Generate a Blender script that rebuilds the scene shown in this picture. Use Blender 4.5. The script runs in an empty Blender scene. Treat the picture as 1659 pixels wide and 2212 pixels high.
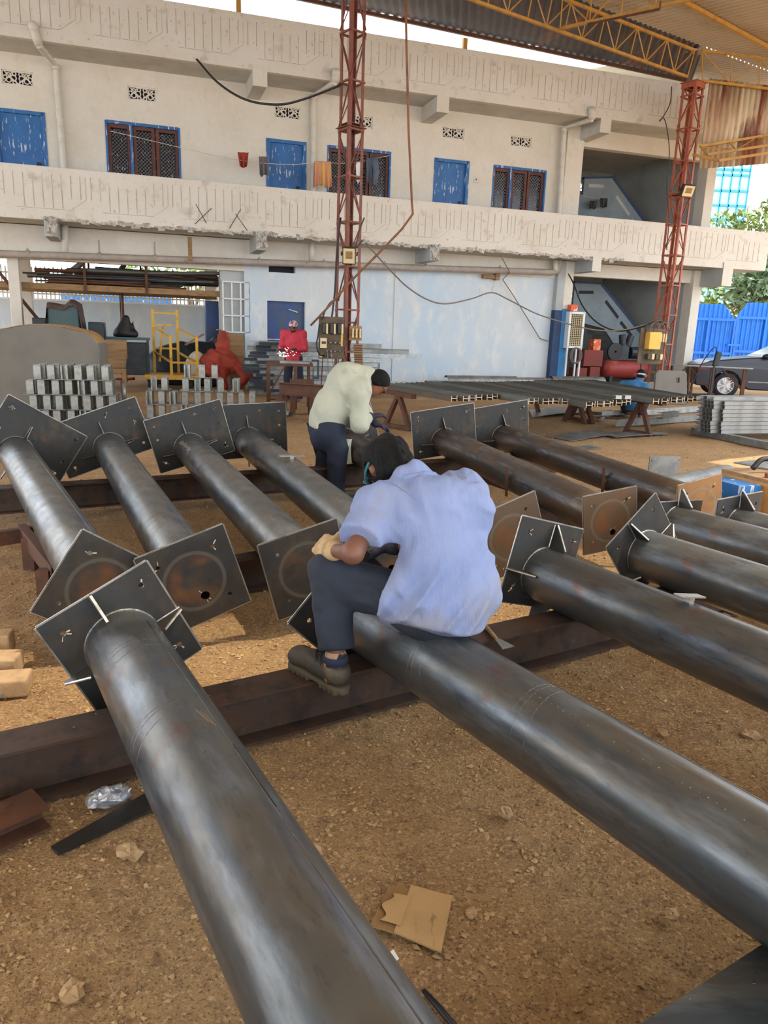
import bpy, bmesh, math, random
import numpy as np
from mathutils import Vector, Matrix, Quaternion
from mathutils.geometry import tessellate_polygon
random.seed(7); RNG = np.random.default_rng(11)
PI = math.pi
SC = bpy.context.scene
COL = SC.collection

# ---------------------------------------------------------------- camera
FPX, CXP, CYP, HCAM = 1600.0, 829.5, 1106.0, 1.5
_D = Vector((608 - CXP, 7600 - CYP, FPX)).normalized()      # straight down, in camera axes (x right, y down, z forward)
_U = -_D
_Z = Vector((0, 0, 1)); _Y = (_Z - _Z.dot(_U) * _U).normalized(); _X = _Y.cross(_U)
CM = Matrix((_X, _Y, _U))                                    # world = CM @ camera axes
CAMP = Vector((0, 0, HCAM))
cam = bpy.data.cameras.new('camera'); camo = bpy.data.objects.new('camera', cam); COL.objects.link(camo)
R = Matrix((CM @ Vector((1, 0, 0)), CM @ Vector((0, -1, 0)), CM @ Vector((0, 0, -1)))).transposed()
camo.matrix_world = Matrix.Translation(CAMP) @ R.to_4x4()
cam.sensor_fit = 'VERTICAL'; cam.sensor_height = 24.0; cam.lens = 24.0 * FPX / 2212.0
cam.clip_start = 0.05; cam.clip_end = 500
SC.camera = camo

# ---------------------------------------------------------------- sky, sun, exposure
W = bpy.data.worlds.new('sky'); SC.world = W; W.use_nodes = True
wn = W.node_tree.nodes; wl = W.node_tree.links; wn.clear()
sky = wn.new('ShaderNodeTexSky'); sky.sky_type = 'HOSEK_WILKIE'; sky.turbidity = 4.5; sky.ground_albedo = 0.35
SUN_EL, SUN_AZ = math.radians(66), math.radians(-3)          # azimuth measured from +X towards +Y
sdir = Vector((math.cos(SUN_EL) * math.cos(SUN_AZ), math.cos(SUN_EL) * math.sin(SUN_AZ), math.sin(SUN_EL)))
sky.sun_direction = sdir
mixw = wn.new('ShaderNodeMix'); mixw.data_type = 'RGBA'; mixw.inputs[0].default_value = 0.62
mixw.inputs[7].default_value = (0.93, 0.965, 1.0, 1)
bg = wn.new('ShaderNodeBackground'); bg.inputs['Strength'].default_value = 4.1
outw = wn.new('ShaderNodeOutputWorld')
wl.new(sky.outputs[0], mixw.inputs[6]); wl.new(mixw.outputs[2], bg.inputs['Color']); wl.new(bg.outputs[0], outw.inputs['Surface'])
sl = bpy.data.lights.new('sun', 'SUN'); sl.energy = 5.5; sl.angle = math.radians(0.6); sl.color = (1.0, 0.93, 0.82)
so = bpy.data.objects.new('sun', sl); COL.objects.link(so)
so.rotation_euler = (-sdir).to_track_quat('-Z', 'Y').to_euler(); so.location = (30, -10, 40)
SC.view_settings.view_transform = 'Standard'; SC.view_settings.look = 'None'
SC.view_settings.gamma = 1.0; SC.view_settings.exposure = 0.5; SC.view_settings.use_curve_mapping = False
SC.cycles.max_bounces = 8; SC.cycles.diffuse_bounces = 5; SC.cycles.use_denoising = True

# ---------------------------------------------------------------- measuring helpers (pixel of the photo -> point on a known plane of the place)
def ray(px, py): return (CM @ Vector((px - CXP, py - CYP, FPX))).normalized()
def onz(px, py, z=0.0):
    d = ray(px, py); return CAMP + d * ((z - HCAM) / d.z)
def ony(px, py, y):
    d = ray(px, py); return CAMP + d * (y / d.y)
FO = Vector((4.579, 20.965, 0)); FU = Vector((0.949, 0.315, 0)).normalized(); FN = Vector((FU.y, -FU.x, 0))
FACM = Matrix.Translation(FO) @ Matrix.Rotation(math.atan2(FU.y, FU.x), 4, 'Z')   # facade frame: x along, y into the building, z up
def fac(px, py, y=0.0):
    d = ray(px, py); p = FO - FN * y; t = (p - CAMP).dot(FN) / d.dot(FN); q = CAMP + d * t - FO
    return (q.dot(FU), -q.dot(FN), q.z)
def onray(px, py, c, L, far=False):
    d = ray(px, py); v = CAMP - c; b = d.dot(v); D = b * b - (v.dot(v) - L * L)
    return CAMP + d * (-b + (math.sqrt(D) if far else -math.sqrt(D)) if D > 0 else -b)

# ---------------------------------------------------------------- mesh helpers
V = Vector
def frame(axis, up=(0, 0, 1)):
    x = V(axis).normalized(); u = V(up)
    if abs(x.dot(u)) > 0.98: u = V((0, 1, 0)) if abs(x.y) < 0.9 else V((1, 0, 0))
    y = u.cross(x).normalized(); z = x.cross(y)
    return x, y, z
WM = {}
class MB:
    def __init__(s, m=None): s.v = []; s.f = []; s.m = m or Matrix.Identity(4)
    def add(s, vs, fs):
        n = len(s.v); s.v += [s.m @ V(a) for a in vs]; s.f += [tuple(i + n for i in f) for f in fs]; return s
    def box(s, c, d, rot=None):
        x, y, z = d[0] / 2, d[1] / 2, d[2] / 2
        vs = [V(p) for p in ((-x, -y, -z), (x, -y, -z), (x, y, -z), (-x, y, -z), (-x, -y, z), (x, -y, z), (x, y, z), (-x, y, z))]
        if rot: vs = [rot @ p for p in vs]
        return s.add([V(c) + p for p in vs], [(0, 3, 2, 1), (4, 5, 6, 7), (0, 1, 5, 4), (1, 2, 6, 5), (2, 3, 7, 6), (3, 0, 4, 7)])
    def bb(s, x0, x1, y0, y1, z0, z1): return s.box(((x0 + x1) / 2, (y0 + y1) / 2, (z0 + z1) / 2), (x1 - x0, y1 - y0, z1 - z0))
    def bar(s, a, b, w, h, up=(0, 0, 1)):
        a, b = V(a), V(b); x, y, z = frame(b - a, up); q = [(-w / 2, -h / 2), (w / 2, -h / 2), (w / 2, h / 2), (-w / 2, h / 2)]
        return s.add([p + y * i + z * j for p in (a, b) for i, j in q], [(0, 3, 2, 1), (4, 5, 6, 7), (0, 1, 5, 4), (1, 2, 6, 5), (2, 3, 7, 6), (3, 0, 4, 7)])
    def prof(s, a, b, pts, up=(0, 0, 1), caps=True):          # extrude a 2D outline (across, up) from a to b
        a, b = V(a), V(b); x, y, z = frame(b - a, up); n = len(pts)
        vs = [p + y * i + z * j for p in (a, b) for i, j in pts]
        fs = [(i, (i + 1) % n, n + (i + 1) % n, n + i) for i in range(n)]
        if caps:
            tri = tessellate_polygon([[V((i, j, 0)) for i, j in pts]])
            fs += [tuple(reversed(t)) for t in tri] + [tuple(n + k for k in t) for t in tri]
        return s.add(vs, fs)
    def tube(s, pts, r, seg=10, caps=True, up=None):
        pts = [V(p) for p in pts]; n = len(pts); rs = r if isinstance(r, (list, tuple)) else [r] * n; vs = []; fs = []
        t = [(pts[min(i + 1, n - 1)] - pts[max(i - 1, 0)]).normalized() for i in range(n)]
        x, y, z = frame(t[0], up or (0, 0, 1))
        for i in range(n):
            y = (y - t[i] * y.dot(t[i])).normalized(); z = t[i].cross(y)
            vs += [pts[i] + (y * math.cos(2 * PI * k / seg) + z * math.sin(2 * PI * k / seg)) * rs[i] for k in range(seg)]
        for i in range(n - 1):
            fs += [(i * seg + k, i * seg + (k + 1) % seg, (i + 1) * seg + (k + 1) % seg, (i + 1) * seg + k) for k in range(seg)]
        if caps: fs += [tuple(range(seg - 1, -1, -1)), tuple((n - 1) * seg + k for k in range(seg))]
        return s.add(vs, fs)
    def lathe(s, c, axis, prof, seg=24, up=(0, 0, 1)):        # prof: (distance along axis, radius)
        x, y, z = frame(axis, up); c = V(c); vs = []; fs = []
        for a, r in prof: vs += [c + x * a + (y * math.cos(2 * PI * k / seg) + z * math.sin(2 * PI * k / seg)) * r for k in range(seg)]
        for i in range(len(prof) - 1):
            fs += [(i * seg + k, i * seg + (k + 1) % seg, (i + 1) * seg + (k + 1) % seg, (i + 1) * seg + k) for k in range(seg)]
        return s.add(vs, fs)
    def plate(s, outer, holes, t, o=(0, 0, 0), ax=(1, 0, 0), ay=(0, 1, 0)):   # flat plate with real holes, thickness t along ax x ay
        o, ax, ay = V(o), V(ax), V(ay); n = ax.cross(ay); loops = [outer] + list(holes)
        flat = [p for l in loops for p in l]; N = len(flat)
        vs = [o + ax * p[0] + ay * p[1] + n * h for h in (-t / 2, t / 2) for p in flat]
        tri = tessellate_polygon([[V((p[0], p[1], 0)) for p in l] for l in loops]); fs = []
        for k in tri:
            a, b, c = (flat[i] for i in k)
            if (b[0] - a[0]) * (c[1] - a[1]) - (b[1] - a[1]) * (c[0] - a[0]) < 0: k = tuple(reversed(k))
            fs += [tuple(N + i for i in k), tuple(reversed(k))]
        b0 = 0
        for l in loops:
            m = len(l); fs += [(b0 + i, b0 + (i + 1) % m, N + b0 + (i + 1) % m, N + b0 + i) for i in range(m)]; b0 += m
        return s.add(vs, fs)
    def grid(s, fn, nu, nv, thick=None):                       # fn(u,v)->point; thick gives the sheet a real thickness
        vs = [V(fn(i / nu, j / nv)) for j in range(nv + 1) for i in range(nu + 1)]; w = nu + 1
        fs = [(j * w + i, j * w + i + 1, (j + 1) * w + i + 1, (j + 1) * w + i) for j in range(nv) for i in range(nu)]
        if thick:
            n = len(vs); off = V(thick); vs += [p + off for p in vs]; fs += [tuple(n + k for k in reversed(f)) for f in list(fs)]
            ed = [(i, i + 1) for i in range(nu)] + [(j * w + nu, (j + 1) * w + nu) for j in range(nv)] + [(nv * w + i + 1, nv * w + i) for i in range(nu)] + [((j + 1) * w, j * w) for j in range(nv)]
            fs += [(b, a, n + a, n + b) for a, b in ed]
        return s.add(vs, fs)
    def ball(s, c, r, seg=12, rings=8, rot=None):
        c = V(c); r = r if isinstance(r, (tuple, list)) else (r, r, r); vs = []; fs = []
        for j in range(rings + 1):
            a = -PI / 2 + PI * j / rings
            for k in range(seg):
                p = V((r[0] * math.cos(a) * math.cos(2 * PI * k / seg), r[1] * math.cos(a) * math.sin(2 * PI * k / seg), r[2] * math.sin(a)))
                vs.append(c + (rot @ p if rot else p))
        for j in range(rings): fs += [(j * seg + k, j * seg + (k + 1) % seg, (j + 1) * seg + (k + 1) % seg, (j + 1) * seg + k) for k in range(seg)]
        return s.add(vs, fs)
    def build(s, name, mat, parent=None, loc=None, smooth=False, bevel=0, local=False, fix=True, auto=None):
        o = mesh_obj(name, s.v, s.f, mat, parent, loc, smooth, bevel, local, fix, auto); return o
def mesh_obj(name, vs, fs, mat, parent=None, loc=None, smooth=False, bevel=0, local=False, fix=True, auto=None):
    me = bpy.data.meshes.new(name)
    inv = None
    if parent is not None and not local: inv = WM[parent.name].inverted()
    elif loc is not None: inv = (loc if isinstance(loc, Matrix) else Matrix.Translation(V(loc))).inverted() if not local else None
    if inv is not None: vs = [inv @ V(p) for p in vs]
    me.from_pydata([tuple(p) for p in vs], [], fs)
    if fix:
        bm = bmesh.new(); bm.from_mesh(me); bmesh.ops.remove_doubles(bm, verts=bm.verts, dist=1e-5)
        bmesh.ops.recalc_face_normals(bm, faces=bm.faces); bm.to_mesh(me); bm.free()
    me.materials.append(mat)
    if smooth:
        me.polygons.foreach_set('use_smooth', [True] * len(me.polygons))
    if auto: me.set_sharp_from_angle(angle=math.radians(auto))
    o = bpy.data.objects.new(name, me); COL.objects.link(o)
    if parent is not None: o.parent = parent; WM[o.name] = WM[parent.name]
    else:
        m = loc if isinstance(loc, Matrix) else Matrix.Translation(V(loc)) if loc is not None else Matrix.Identity(4)
        o.matrix_world = m; WM[o.name] = m
    if bevel:
        b = o.modifiers.new('bevel', 'BEVEL'); b.width = bevel; b.segments = 2; b.limit_method = 'ANGLE'; b.angle_limit = math.radians(40)
    return o
def thing(name, label, cat, m=(0, 0, 0), group=None):
    o = bpy.data.objects.new(name, None); COL.objects.link(o); o.empty_display_size = 0.1
    m = m if isinstance(m, Matrix) else Matrix.Translation(V(m))
    o.matrix_world = m; WM[o.name] = m; o['label'] = label; o['category'] = cat
    if group: o['group'] = group
    return o
def tag(o, label, cat, group=None, kind=None):
    o['label'] = label; o['category'] = cat
    if group: o['group'] = group
    if kind: o['kind'] = kind
    return o
def struct(o): o['kind'] = 'structure'; return o
def dup(root, m, label=None, group=None):
    r = root.copy(); COL.objects.link(r); r.matrix_world = m; WM[r.name] = m
    if label: r['label'] = label
    if group: r['group'] = group
    for ch in [c for c in root.children]:
        c = ch.copy(); COL.objects.link(c); c.parent = r; WM[c.name] = m
        for g in list(ch.children):
            d = g.copy(); COL.objects.link(d); d.parent = c; WM[d.name] = m
    return r
def atr(x, y, z=0, rz=0): return Matrix.Translation((x, y, z)) @ Matrix.Rotation(rz, 4, 'Z')
def ipf(h, w, tf=0.009, tw=0.007):                             # I outline, base at 0
    return [(-w / 2, 0), (w / 2, 0), (w / 2, tf), (tw / 2, tf), (tw / 2, h - tf), (w / 2, h - tf), (w / 2, h), (-w / 2, h), (-w / 2, h - tf), (-tw / 2, h - tf), (-tw / 2, tf), (-w / 2, tf)]
def chf(h, w, t=0.006): return [(0, 0), (w, 0), (w, t), (t, t), (t, h - t), (w, h - t), (w, h), (0, h)]   # channel outline, web on the left
def circ(cx, cy, r, n=14): return [(cx + r * math.cos(2 * PI * k / n), cy + r * math.sin(2 * PI * k / n)) for k in range(n)]
def rectp(w, h, cx=0, cy=0, a=0):
    c, s_ = math.cos(a), math.sin(a); return [(cx + x * c - y * s_, cy + x * s_ + y * c) for x, y in ((-w / 2, -h / 2), (w / 2, -h / 2), (w / 2, h / 2), (-w / 2, h / 2))]
def sag(a, b, drop, n=14): 
    a, b = V(a), V(b); return [a.lerp(b, i / n) - V((0, 0, drop * 4 * (i / n) * (1 - i / n))) for i in range(n + 1)]
def smoothpath(pts, n=6):                                      # Catmull-Rom through points
    p = [V(q) for q in pts]; p = [p[0] * 2 - p[1]] + p + [p[-1] * 2 - p[-2]]; out = []
    for i in range(1, len(p) - 2):
        for k in range(n):
            t = k / n; a, b, c, d = p[i - 1], p[i], p[i + 1], p[i + 2]
            out.append(0.5 * ((2 * b) + (c - a) * t + (2 * a - 5 * b + 4 * c - d) * t * t + (3 * b - a - 3 * c + d) * t ** 3))
    return out + [p[-2]]

# ---------------------------------------------------------------- materials (all procedural, object coordinates)
def srgb(r, g, b):
    f = lambda c: (c / 255 / 12.92) if c / 255 <= 0.04045 else ((c / 255 + 0.055) / 1.055) ** 2.4
    return (f(r), f(g), f(b), 1)
def mat(name, base, rough=0.6, metal=0.0, layers=(), bump=None, rvar=0.0, spec=None, extra=None):
    """layers: (colour, scale, lo, hi, amount[, stretch xyz]) noise blotches over the base; bump: (scale, strength, distance[, stretch])"""
    m = bpy.data.materials.new(name); m.use_nodes = True; nt = m.node_tree; N, L = nt.nodes, nt.links
    p = N['Principled BSDF']; p.inputs['Roughness'].default_value = rough; p.inputs['Metallic'].default_value = metal
    if spec is not None: p.inputs['Specular IOR Level'].default_value = spec
    tc = N.new('ShaderNodeTexCoord'); cur = None
    def noise(scale, stretch=None, detail=6, rg=0.6):
        n = N.new('ShaderNodeTexNoise'); n.inputs['Scale'].default_value = scale; n.inputs['Detail'].default_value = detail; n.inputs['Roughness'].default_value = rg
        if stretch:
            mp = N.new('ShaderNodeMapping'); mp.inputs['Scale'].default_value = stretch; L.new(tc.outputs['Object'], mp.inputs[0]); L.new(mp.outputs[0], n.inputs['Vector'])
        else: L.new(tc.outputs['Object'], n.inputs['Vector'])
        return n.outputs['Fac']
    c = N.new('ShaderNodeRGB'); c.outputs[0].default_value = base; cur = c.outputs[0]
    for l in layers:
        col, sc, lo, hi, amt = l[:5]; st = l[5] if len(l) > 5 else None
        mr = N.new('ShaderNodeMapRange'); mr.inputs['From Min'].default_value = lo; mr.inputs['From Max'].default_value = hi; mr.inputs['To Max'].default_value = amt
        L.new(noise(sc, st), mr.inputs['Value'])
        mx = N.new('ShaderNodeMix'); mx.data_type = 'RGBA'; L.new(mr.outputs[0], mx.inputs[0]); L.new(cur, mx.inputs[6]); mx.inputs[7].default_value = col; cur = mx.outputs[2]
    if extra: cur = extra(N, L, tc, cur, p)
    L.new(cur, p.inputs['Base Color'])
    if rvar:
        mr = N.new('ShaderNodeMapRange'); mr.inputs['To Min'].default_value = rough - rvar; mr.inputs['To Max'].default_value = rough + rvar; mr.inputs['From Min'].default_value = 0.3; mr.inputs['From Max'].default_value = 0.7
        L.new(noise(9), mr.inputs['Value']); L.new(mr.outputs[0], p.inputs['Roughness'])
    if bump:
        b = N.new('ShaderNodeBump'); b.inputs['Strength'].default_value = bump[1]; b.inputs['Distance'].default_value = bump[2]
        L.new(noise(bump[0], bump[3] if len(bump) > 3 else None), b.inputs['Height']); L.new(b.outputs[0], p.inputs['Normal'])
    return m
M = {}
def ringmark(inner, outer):
    def fn(N, L, tc, cur, p):                                  # weld burn ring round the plate's centre, rust inside it
        sp = N.new('ShaderNodeSeparateXYZ'); L.new(tc.outputs['Object'], sp.inputs[0])
        cb = N.new('ShaderNodeCombineXYZ'); L.new(sp.outputs[1], cb.inputs[1]); L.new(sp.outputs[2], cb.inputs[2])
        le = N.new('ShaderNodeVectorMath'); le.operation = 'LENGTH'; L.new(cb.outputs[0], le.inputs[0])
        nz = N.new('ShaderNodeTexNoise'); nz.inputs['Scale'].default_value = 7; nz.inputs['Detail'].default_value = 8; L.new(tc.outputs['Object'], nz.inputs['Vector'])
        def rng(a, b, src):
            r = N.new('ShaderNodeMapRange'); r.inputs['From Min'].default_value = a; r.inputs['From Max'].default_value = b; L.new(src, r.inputs['Value']); return r.outputs[0]
        def mul(a, b):
            r = N.new('ShaderNodeMath'); r.operation = 'MULTIPLY'
            L.new(a, r.inputs[0]); 
            if isinstance(b, float): r.inputs[1].default_value = b
            else: L.new(b, r.inputs[1])
            return r.outputs[0]
        rust = mul(mul(rng(0.15, 0.09, le.outputs['Value']), rng(0.44, 0.64, nz.outputs['Fac'])), inner)
        ring = mul(mul(rng(0.128, 0.134, le.outputs['Value']), rng(0.152, 0.145, le.outputs['Value'])), outer)
        a = N.new('ShaderNodeMix'); a.data_type = 'RGBA'; L.new(rust, a.inputs[0]); L.new(cur, a.inputs[6]); a.inputs[7].default_value = srgb(128, 82, 44)
        b = N.new('ShaderNodeMix'); b.data_type = 'RGBA'; L.new(ring, b.inputs[0]); L.new(a.outputs[2], b.inputs[6]); b.inputs[7].default_value = srgb(128, 124, 112)
        return b.outputs[2]
    return fn
M['tube'] = mat('mill_scale_tube', srgb(82, 87, 89), 0.36, 0.6, [(srgb(110, 100, 86), 2.2, .42, .7, .8, (.5, 1.5, 1.5)), (srgb(62, 72, 82), 5, .48, .62, .7, (.25, 2, 2)), (srgb(146, 154, 164), 8, .52, .74, .45, (.35, 1.6, 1.6)), (srgb(60, 62, 66), 55, .56, .66, .35, (.3, 1, 1)), (srgb(96, 58, 36), 3.5, .64, .74, .7)], (90, .05, .002, (.25, 1, 1)), .10)
M['tube_far'] = mat('brown_scale_tube', srgb(78, 74, 70), 0.40, 0.6, [(srgb(106, 86, 66), 2.0, .42, .68, .85, (.6, 1.5, 1.5)), (srgb(52, 58, 68), 5, .48, .62, .7, (.25, 2, 2)), (srgb(122, 132, 146), 16, .56, .68, .55, (.3, 2.2, 2.2)), (srgb(104, 60, 36), 3.5, .6, .72, .6)], (90, .05, .002, (.25, 1, 1)), .10)
M['plate'] = mat('dark_steel_plate', srgb(58, 58, 57), 0.46, 0.55, [(srgb(84, 74, 62), 4, .45, .7, .8), (srgb(44, 50, 56), 9, .5, .66, .7), (srgb(104, 66, 40), 7, .62, .72, .5)], (40, .08, .003), .1)
M['plate_ring'] = mat('cap_plate_rusted', srgb(56, 54, 52), 0.5, 0.5, [(srgb(88, 76, 62), 4, .45, .7, .8), (srgb(46, 52, 58), 9, .5, .66, .6)], (40, .08, .003), .1, extra=ringmark(0.6, 0.28))
M['plate_rust'] = mat('cap_plate_orange_rust', srgb(132, 100, 66), 0.55, 0.4, [(srgb(150, 112, 70), 3, .4, .65, .8), (srgb(98, 82, 62), 6, .5, .66, .6)], (40, .1, .003), .1, extra=ringmark(0.5, 0.45))
M['plate_warm'] = mat('cap_plate_brown', srgb(96, 80, 64), 0.52, 0.45, [(srgb(112, 82, 54), 3, .42, .66, .8), (srgb(78, 74, 66), 6, .5, .66, .6)], (40, .1, .003), .1, extra=ringmark(0.7, 0.35))
M['weld'] = mat('weld_bead', srgb(120, 118, 114), 0.32, 0.8, [(srgb(70, 70, 72), 40, .45, .6, .8)], (90, .5, .004))
M['bright'] = mat('bright_steel_and_lit_edge', srgb(176, 172, 164), 0.35, 0.75, [(srgb(110, 104, 96), 12, .5, .65, .7)], (80, .3, .003))  # bare bright steel, also the painted light on plate edges
M['chalk'] = mat('chalk_scrape', srgb(178, 166, 142), 0.9)
M['beam'] = mat('rusty_beam', srgb(72, 58, 50), 0.62, 0.35, [(srgb(84, 58, 42), 5, .42, .66, .8), (srgb(40, 38, 38), 9, .5, .66, .7), (srgb(96, 94, 90), 22, .6, .72, .35)], (50, .2, .004), .1)
M['rust'] = mat('brown_rust_steel', srgb(96, 62, 44), 0.75, 0.2, [(srgb(70, 48, 38), 6, .42, .62, .8), (srgb(130, 84, 54), 12, .55, .7, .5)], (50, .25, .004))
M['tower'] = mat('red_oxide_paint', srgb(128, 74, 60), 0.6, 0.1, [(srgb(92, 58, 50), 4, .45, .65, .8), (srgb(150, 104, 88), 20, .58, .7, .5)], (60, .15, .003))
M['tower2'] = mat('orange_oxide_paint', srgb(158, 84, 58), 0.6, 0.1, [(srgb(112, 62, 50), 4, .45, .65, .7), (srgb(176, 120, 96), 20, .58, .7, .5)], (60, .15, .003))
M['yellow'] = mat('yellow_truss_paint', srgb(178, 136, 62), 0.55, 0.0, [(srgb(150, 106, 48), 5, .48, .66, .8), (srgb(96, 70, 46), 14, .62, .72, .5)], (60, .15, .003))
M['galv'] = mat('galvanized', srgb(160, 164, 164), 0.42, 0.7, [(srgb(124, 130, 132), 8, .42, .62, .8), (srgb(176, 164, 140), 16, .56, .7, .5)], (60, .1, .002), .12)
M['stub'] = mat('smoky_galvanized_box', srgb(150, 152, 146), 0.36, 0.7, [(srgb(112, 114, 110), 9, .42, .6, .8), (srgb(172, 150, 118), 14, .54, .68, .6), (srgb(190, 196, 196), 20, .58, .7, .6)], (60, .1, .002), .12)
M['galv_dark'] = mat('dull_galvanized', srgb(140, 142, 140), 0.5, 0.5, [(srgb(108, 110, 110), 5, .42, .62, .8), (srgb(170, 164, 148), 9, .56, .7, .5)], (60, .1, .002), .1)
M['hsec'] = mat('black_steel_section', srgb(88, 88, 82), 0.55, 0.4, [(srgb(66, 70, 68), 3, .42, .62, .8), (srgb(112, 98, 78), 6, .56, .7, .6)], (50, .1, .003))
M['hsec2'] = mat('black_section_light_stripe', srgb(112, 112, 104), 0.5, 0.4, [(srgb(90, 92, 88), 3, .42, .62, .8)], (50, .1, .003)); M['hsec3'] = mat('browned_steel_section', srgb(92, 80, 66), 0.6, 0.3, [(srgb(70, 68, 62), 3, .42, .62, .8)], (50, .1, .003))  # lighter and browner copies, alternated to paint light stripes between sections
M['cut'] = mat('fresh_cut_ends', srgb(206, 186, 160), 0.5, 0.2)
M['cream'] = mat('lime_washed_plaster', srgb(214, 211, 202), 0.88, 0, [(srgb(206, 201, 188), 1.2, .42, .66, .8), (srgb(190, 182, 166), 5, .56, .72, .4, (1, 1, .5)), (srgb(226, 222, 212), 9, .5, .7, .4)], (22, .35, .012))
M['parapet'] = mat('stained_parapet_plaster', srgb(216, 213, 205), 0.9, 0, [(srgb(208, 203, 192), 1.0, .42, .66, .8), (srgb(172, 160, 142), 3, .56, .72, .6), (srgb(140, 128, 112), 12, .61, .68, .5)], (26, .5, .015))
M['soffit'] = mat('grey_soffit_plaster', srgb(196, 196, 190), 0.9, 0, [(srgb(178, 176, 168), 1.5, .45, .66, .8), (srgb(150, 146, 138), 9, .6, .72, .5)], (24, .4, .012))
M['lowwall'] = mat('pale_blue_wall', srgb(204, 212, 216), 0.88, 0, [(srgb(184, 206, 224), .7, .40, .6, .8, (1, 1, .4)), (srgb(222, 224, 222), 3, .5, .66, .7, (1, 1, .6)), (srgb(180, 176, 166), 6, .62, .74, .5, (1, 1, .4))], (30, .4, .012))  # bluish and off-white patches mixed into the wall colour
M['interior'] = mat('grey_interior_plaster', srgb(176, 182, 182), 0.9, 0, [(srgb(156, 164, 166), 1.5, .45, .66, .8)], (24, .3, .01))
M['broken'] = mat('broken_concrete', srgb(206, 202, 192), 0.95, 0, [(srgb(150, 142, 132), 9, .45, .62, .9)], (24, 1.0, .05))
M['bluedoor'] = mat('blue_door_paint', srgb(38, 104, 168), 0.5, 0, [(srgb(28, 88, 148), 2, .42, .66, .8), (srgb(206, 216, 226), 13, .585, .62, .8, (1.4, 1, .3))], (30, .1, .003))
M['bluegate'] = mat('bright_blue_gate_paint', srgb(14, 118, 226), 0.45, 0, [(srgb(10, 104, 206), 2, .45, .66, .6)], (20, .05, .003))
M['navy'] = mat('navy_coping_and_column_shade', srgb(30, 62, 104), 0.6, 0, [(srgb(24, 46, 80), 3, .45, .66, .8)], (24, .2, .008))  # stair coping paint; on the column it paints the shaded left side
M['colblue'] = mat('blue_column_paint', srgb(48, 128, 186), 0.6, 0, [(srgb(62, 116, 158), 3, .5, .66, .8)], (24, .2, .008))
M['bluedark'] = mat('dark_blue_steel_door', srgb(36, 66, 120), 0.45, 0.1, [(srgb(62, 78, 98), 1.6, .45, .6, .8), (srgb(28, 70, 150), 2.2, .5, .64, .8), (srgb(150, 156, 160), 24, .67, .7, .7)], (30, .05, .003))
M['winframe'] = mat('brown_window_wood', srgb(96, 52, 44), 0.6, 0, [(srgb(76, 42, 38), 6, .45, .62, .8), (srgb(190, 186, 180), 26, .66, .7, .6)], (40, .2, .003))
M['glass'] = mat('dark_window_glass', srgb(22, 28, 42), 0.12, 0.0, [(srgb(210, 214, 220), 24, .6, .63, .7, (1.2, 1, .5))])
M['mesh'] = mat('window_mesh_wire', srgb(122, 126, 132), 0.5, 0.4)
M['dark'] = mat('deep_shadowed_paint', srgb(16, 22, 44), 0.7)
M['black'] = mat('black_rubber', srgb(22, 22, 24), 0.55)
M['pvc'] = mat('painted_pvc_pipe', srgb(206, 204, 194), 0.55, 0, [(srgb(178, 172, 158), 4, .5, .68, .7)], (20, .1, .004))
M['drain'] = mat('dusty_drain_pipe', srgb(158, 148, 140), 0.6, 0, [(srgb(178, 168, 156), 4, .45, .66, .7), (srgb(116, 104, 96), 7, .58, .7, .6)], (20, .1, .004))
M['rustroof'] = mat('rusted_roof_sheet', srgb(88, 80, 80), 0.7, 0.25, [(srgb(62, 54, 58), 1.0, .42, .62, .8, (1, .25, 1)), (srgb(142, 88, 58), 1.6, .54, .66, .8, (1, .2, 1)), (srgb(180, 160, 144), 3, .64, .74, .6, (1, .2, 1))], (30, .1, .003))
M['roof'] = mat('weathered_roof_sheet', srgb(196, 184, 164), 0.6, 0.2, [(srgb(170, 156, 134), 1.2, .42, .64, .8, (.3, 1, 1)), (srgb(140, 112, 84), 2, .62, .74, .5, (.3, 1, 1))], (30, .05, .003))
M['clad'] = mat('rusted_cladding', srgb(176, 152, 124), 0.7, 0.1, [(srgb(128, 70, 52), 1.6, .48, .58, .9, (1, 1, .25)), (srgb(212, 198, 168), 2.6, .52, .62, .8, (1, 1, .15)), (srgb(84, 52, 46), 2.4, .6, .7, .8, (1, 1, .3))], (30, .1, .003))
M['foliage'] = mat('leaves', srgb(86, 112, 48), 0.6, 0, [(srgb(128, 146, 62), 3, .45, .62, .8), (srgb(54, 78, 38), 5, .5, .65, .8)])
M['foliage2'] = mat('dark_leaves', srgb(72, 96, 62), 0.6, 0, [(srgb(104, 124, 84), 3, .45, .62, .8), (srgb(46, 66, 44), 5, .5, .65, .8)])
M['bark'] = mat('bark', srgb(98, 78, 60), 0.9, 0, [(srgb(70, 56, 44), 9, .45, .62, .8)], (30, .5, .01))
M['wood'] = mat('dusty_timber', srgb(150, 120, 84), 0.85, 0, [(srgb(120, 92, 62), 8, .45, .64, .8, (.2, 2, 2))], (30, .3, .004))
M['card'] = mat('corrugated_card', srgb(176, 142, 96), 0.9, 0, [(srgb(160, 128, 86), 8, .45, .64, .6), (srgb(74, 62, 50), 14, .62, .7, .6, (2, .6, 1))], (90, .3, .003, (1, .05, 1)))
M['white'] = mat('white_plastic', srgb(224, 226, 226), 0.5)
M['greymach'] = mat('grey_dusty_casing', srgb(118, 114, 106), 0.8, 0, [(srgb(104, 102, 98), 2, .45, .64, .7)], (20, .1, .004))
M['dust'] = mat('settled_sand', srgb(178, 138, 86), 0.95, 0, [(srgb(150, 112, 68), 8, .45, .64, .8)], (60, .6, .006))
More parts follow.
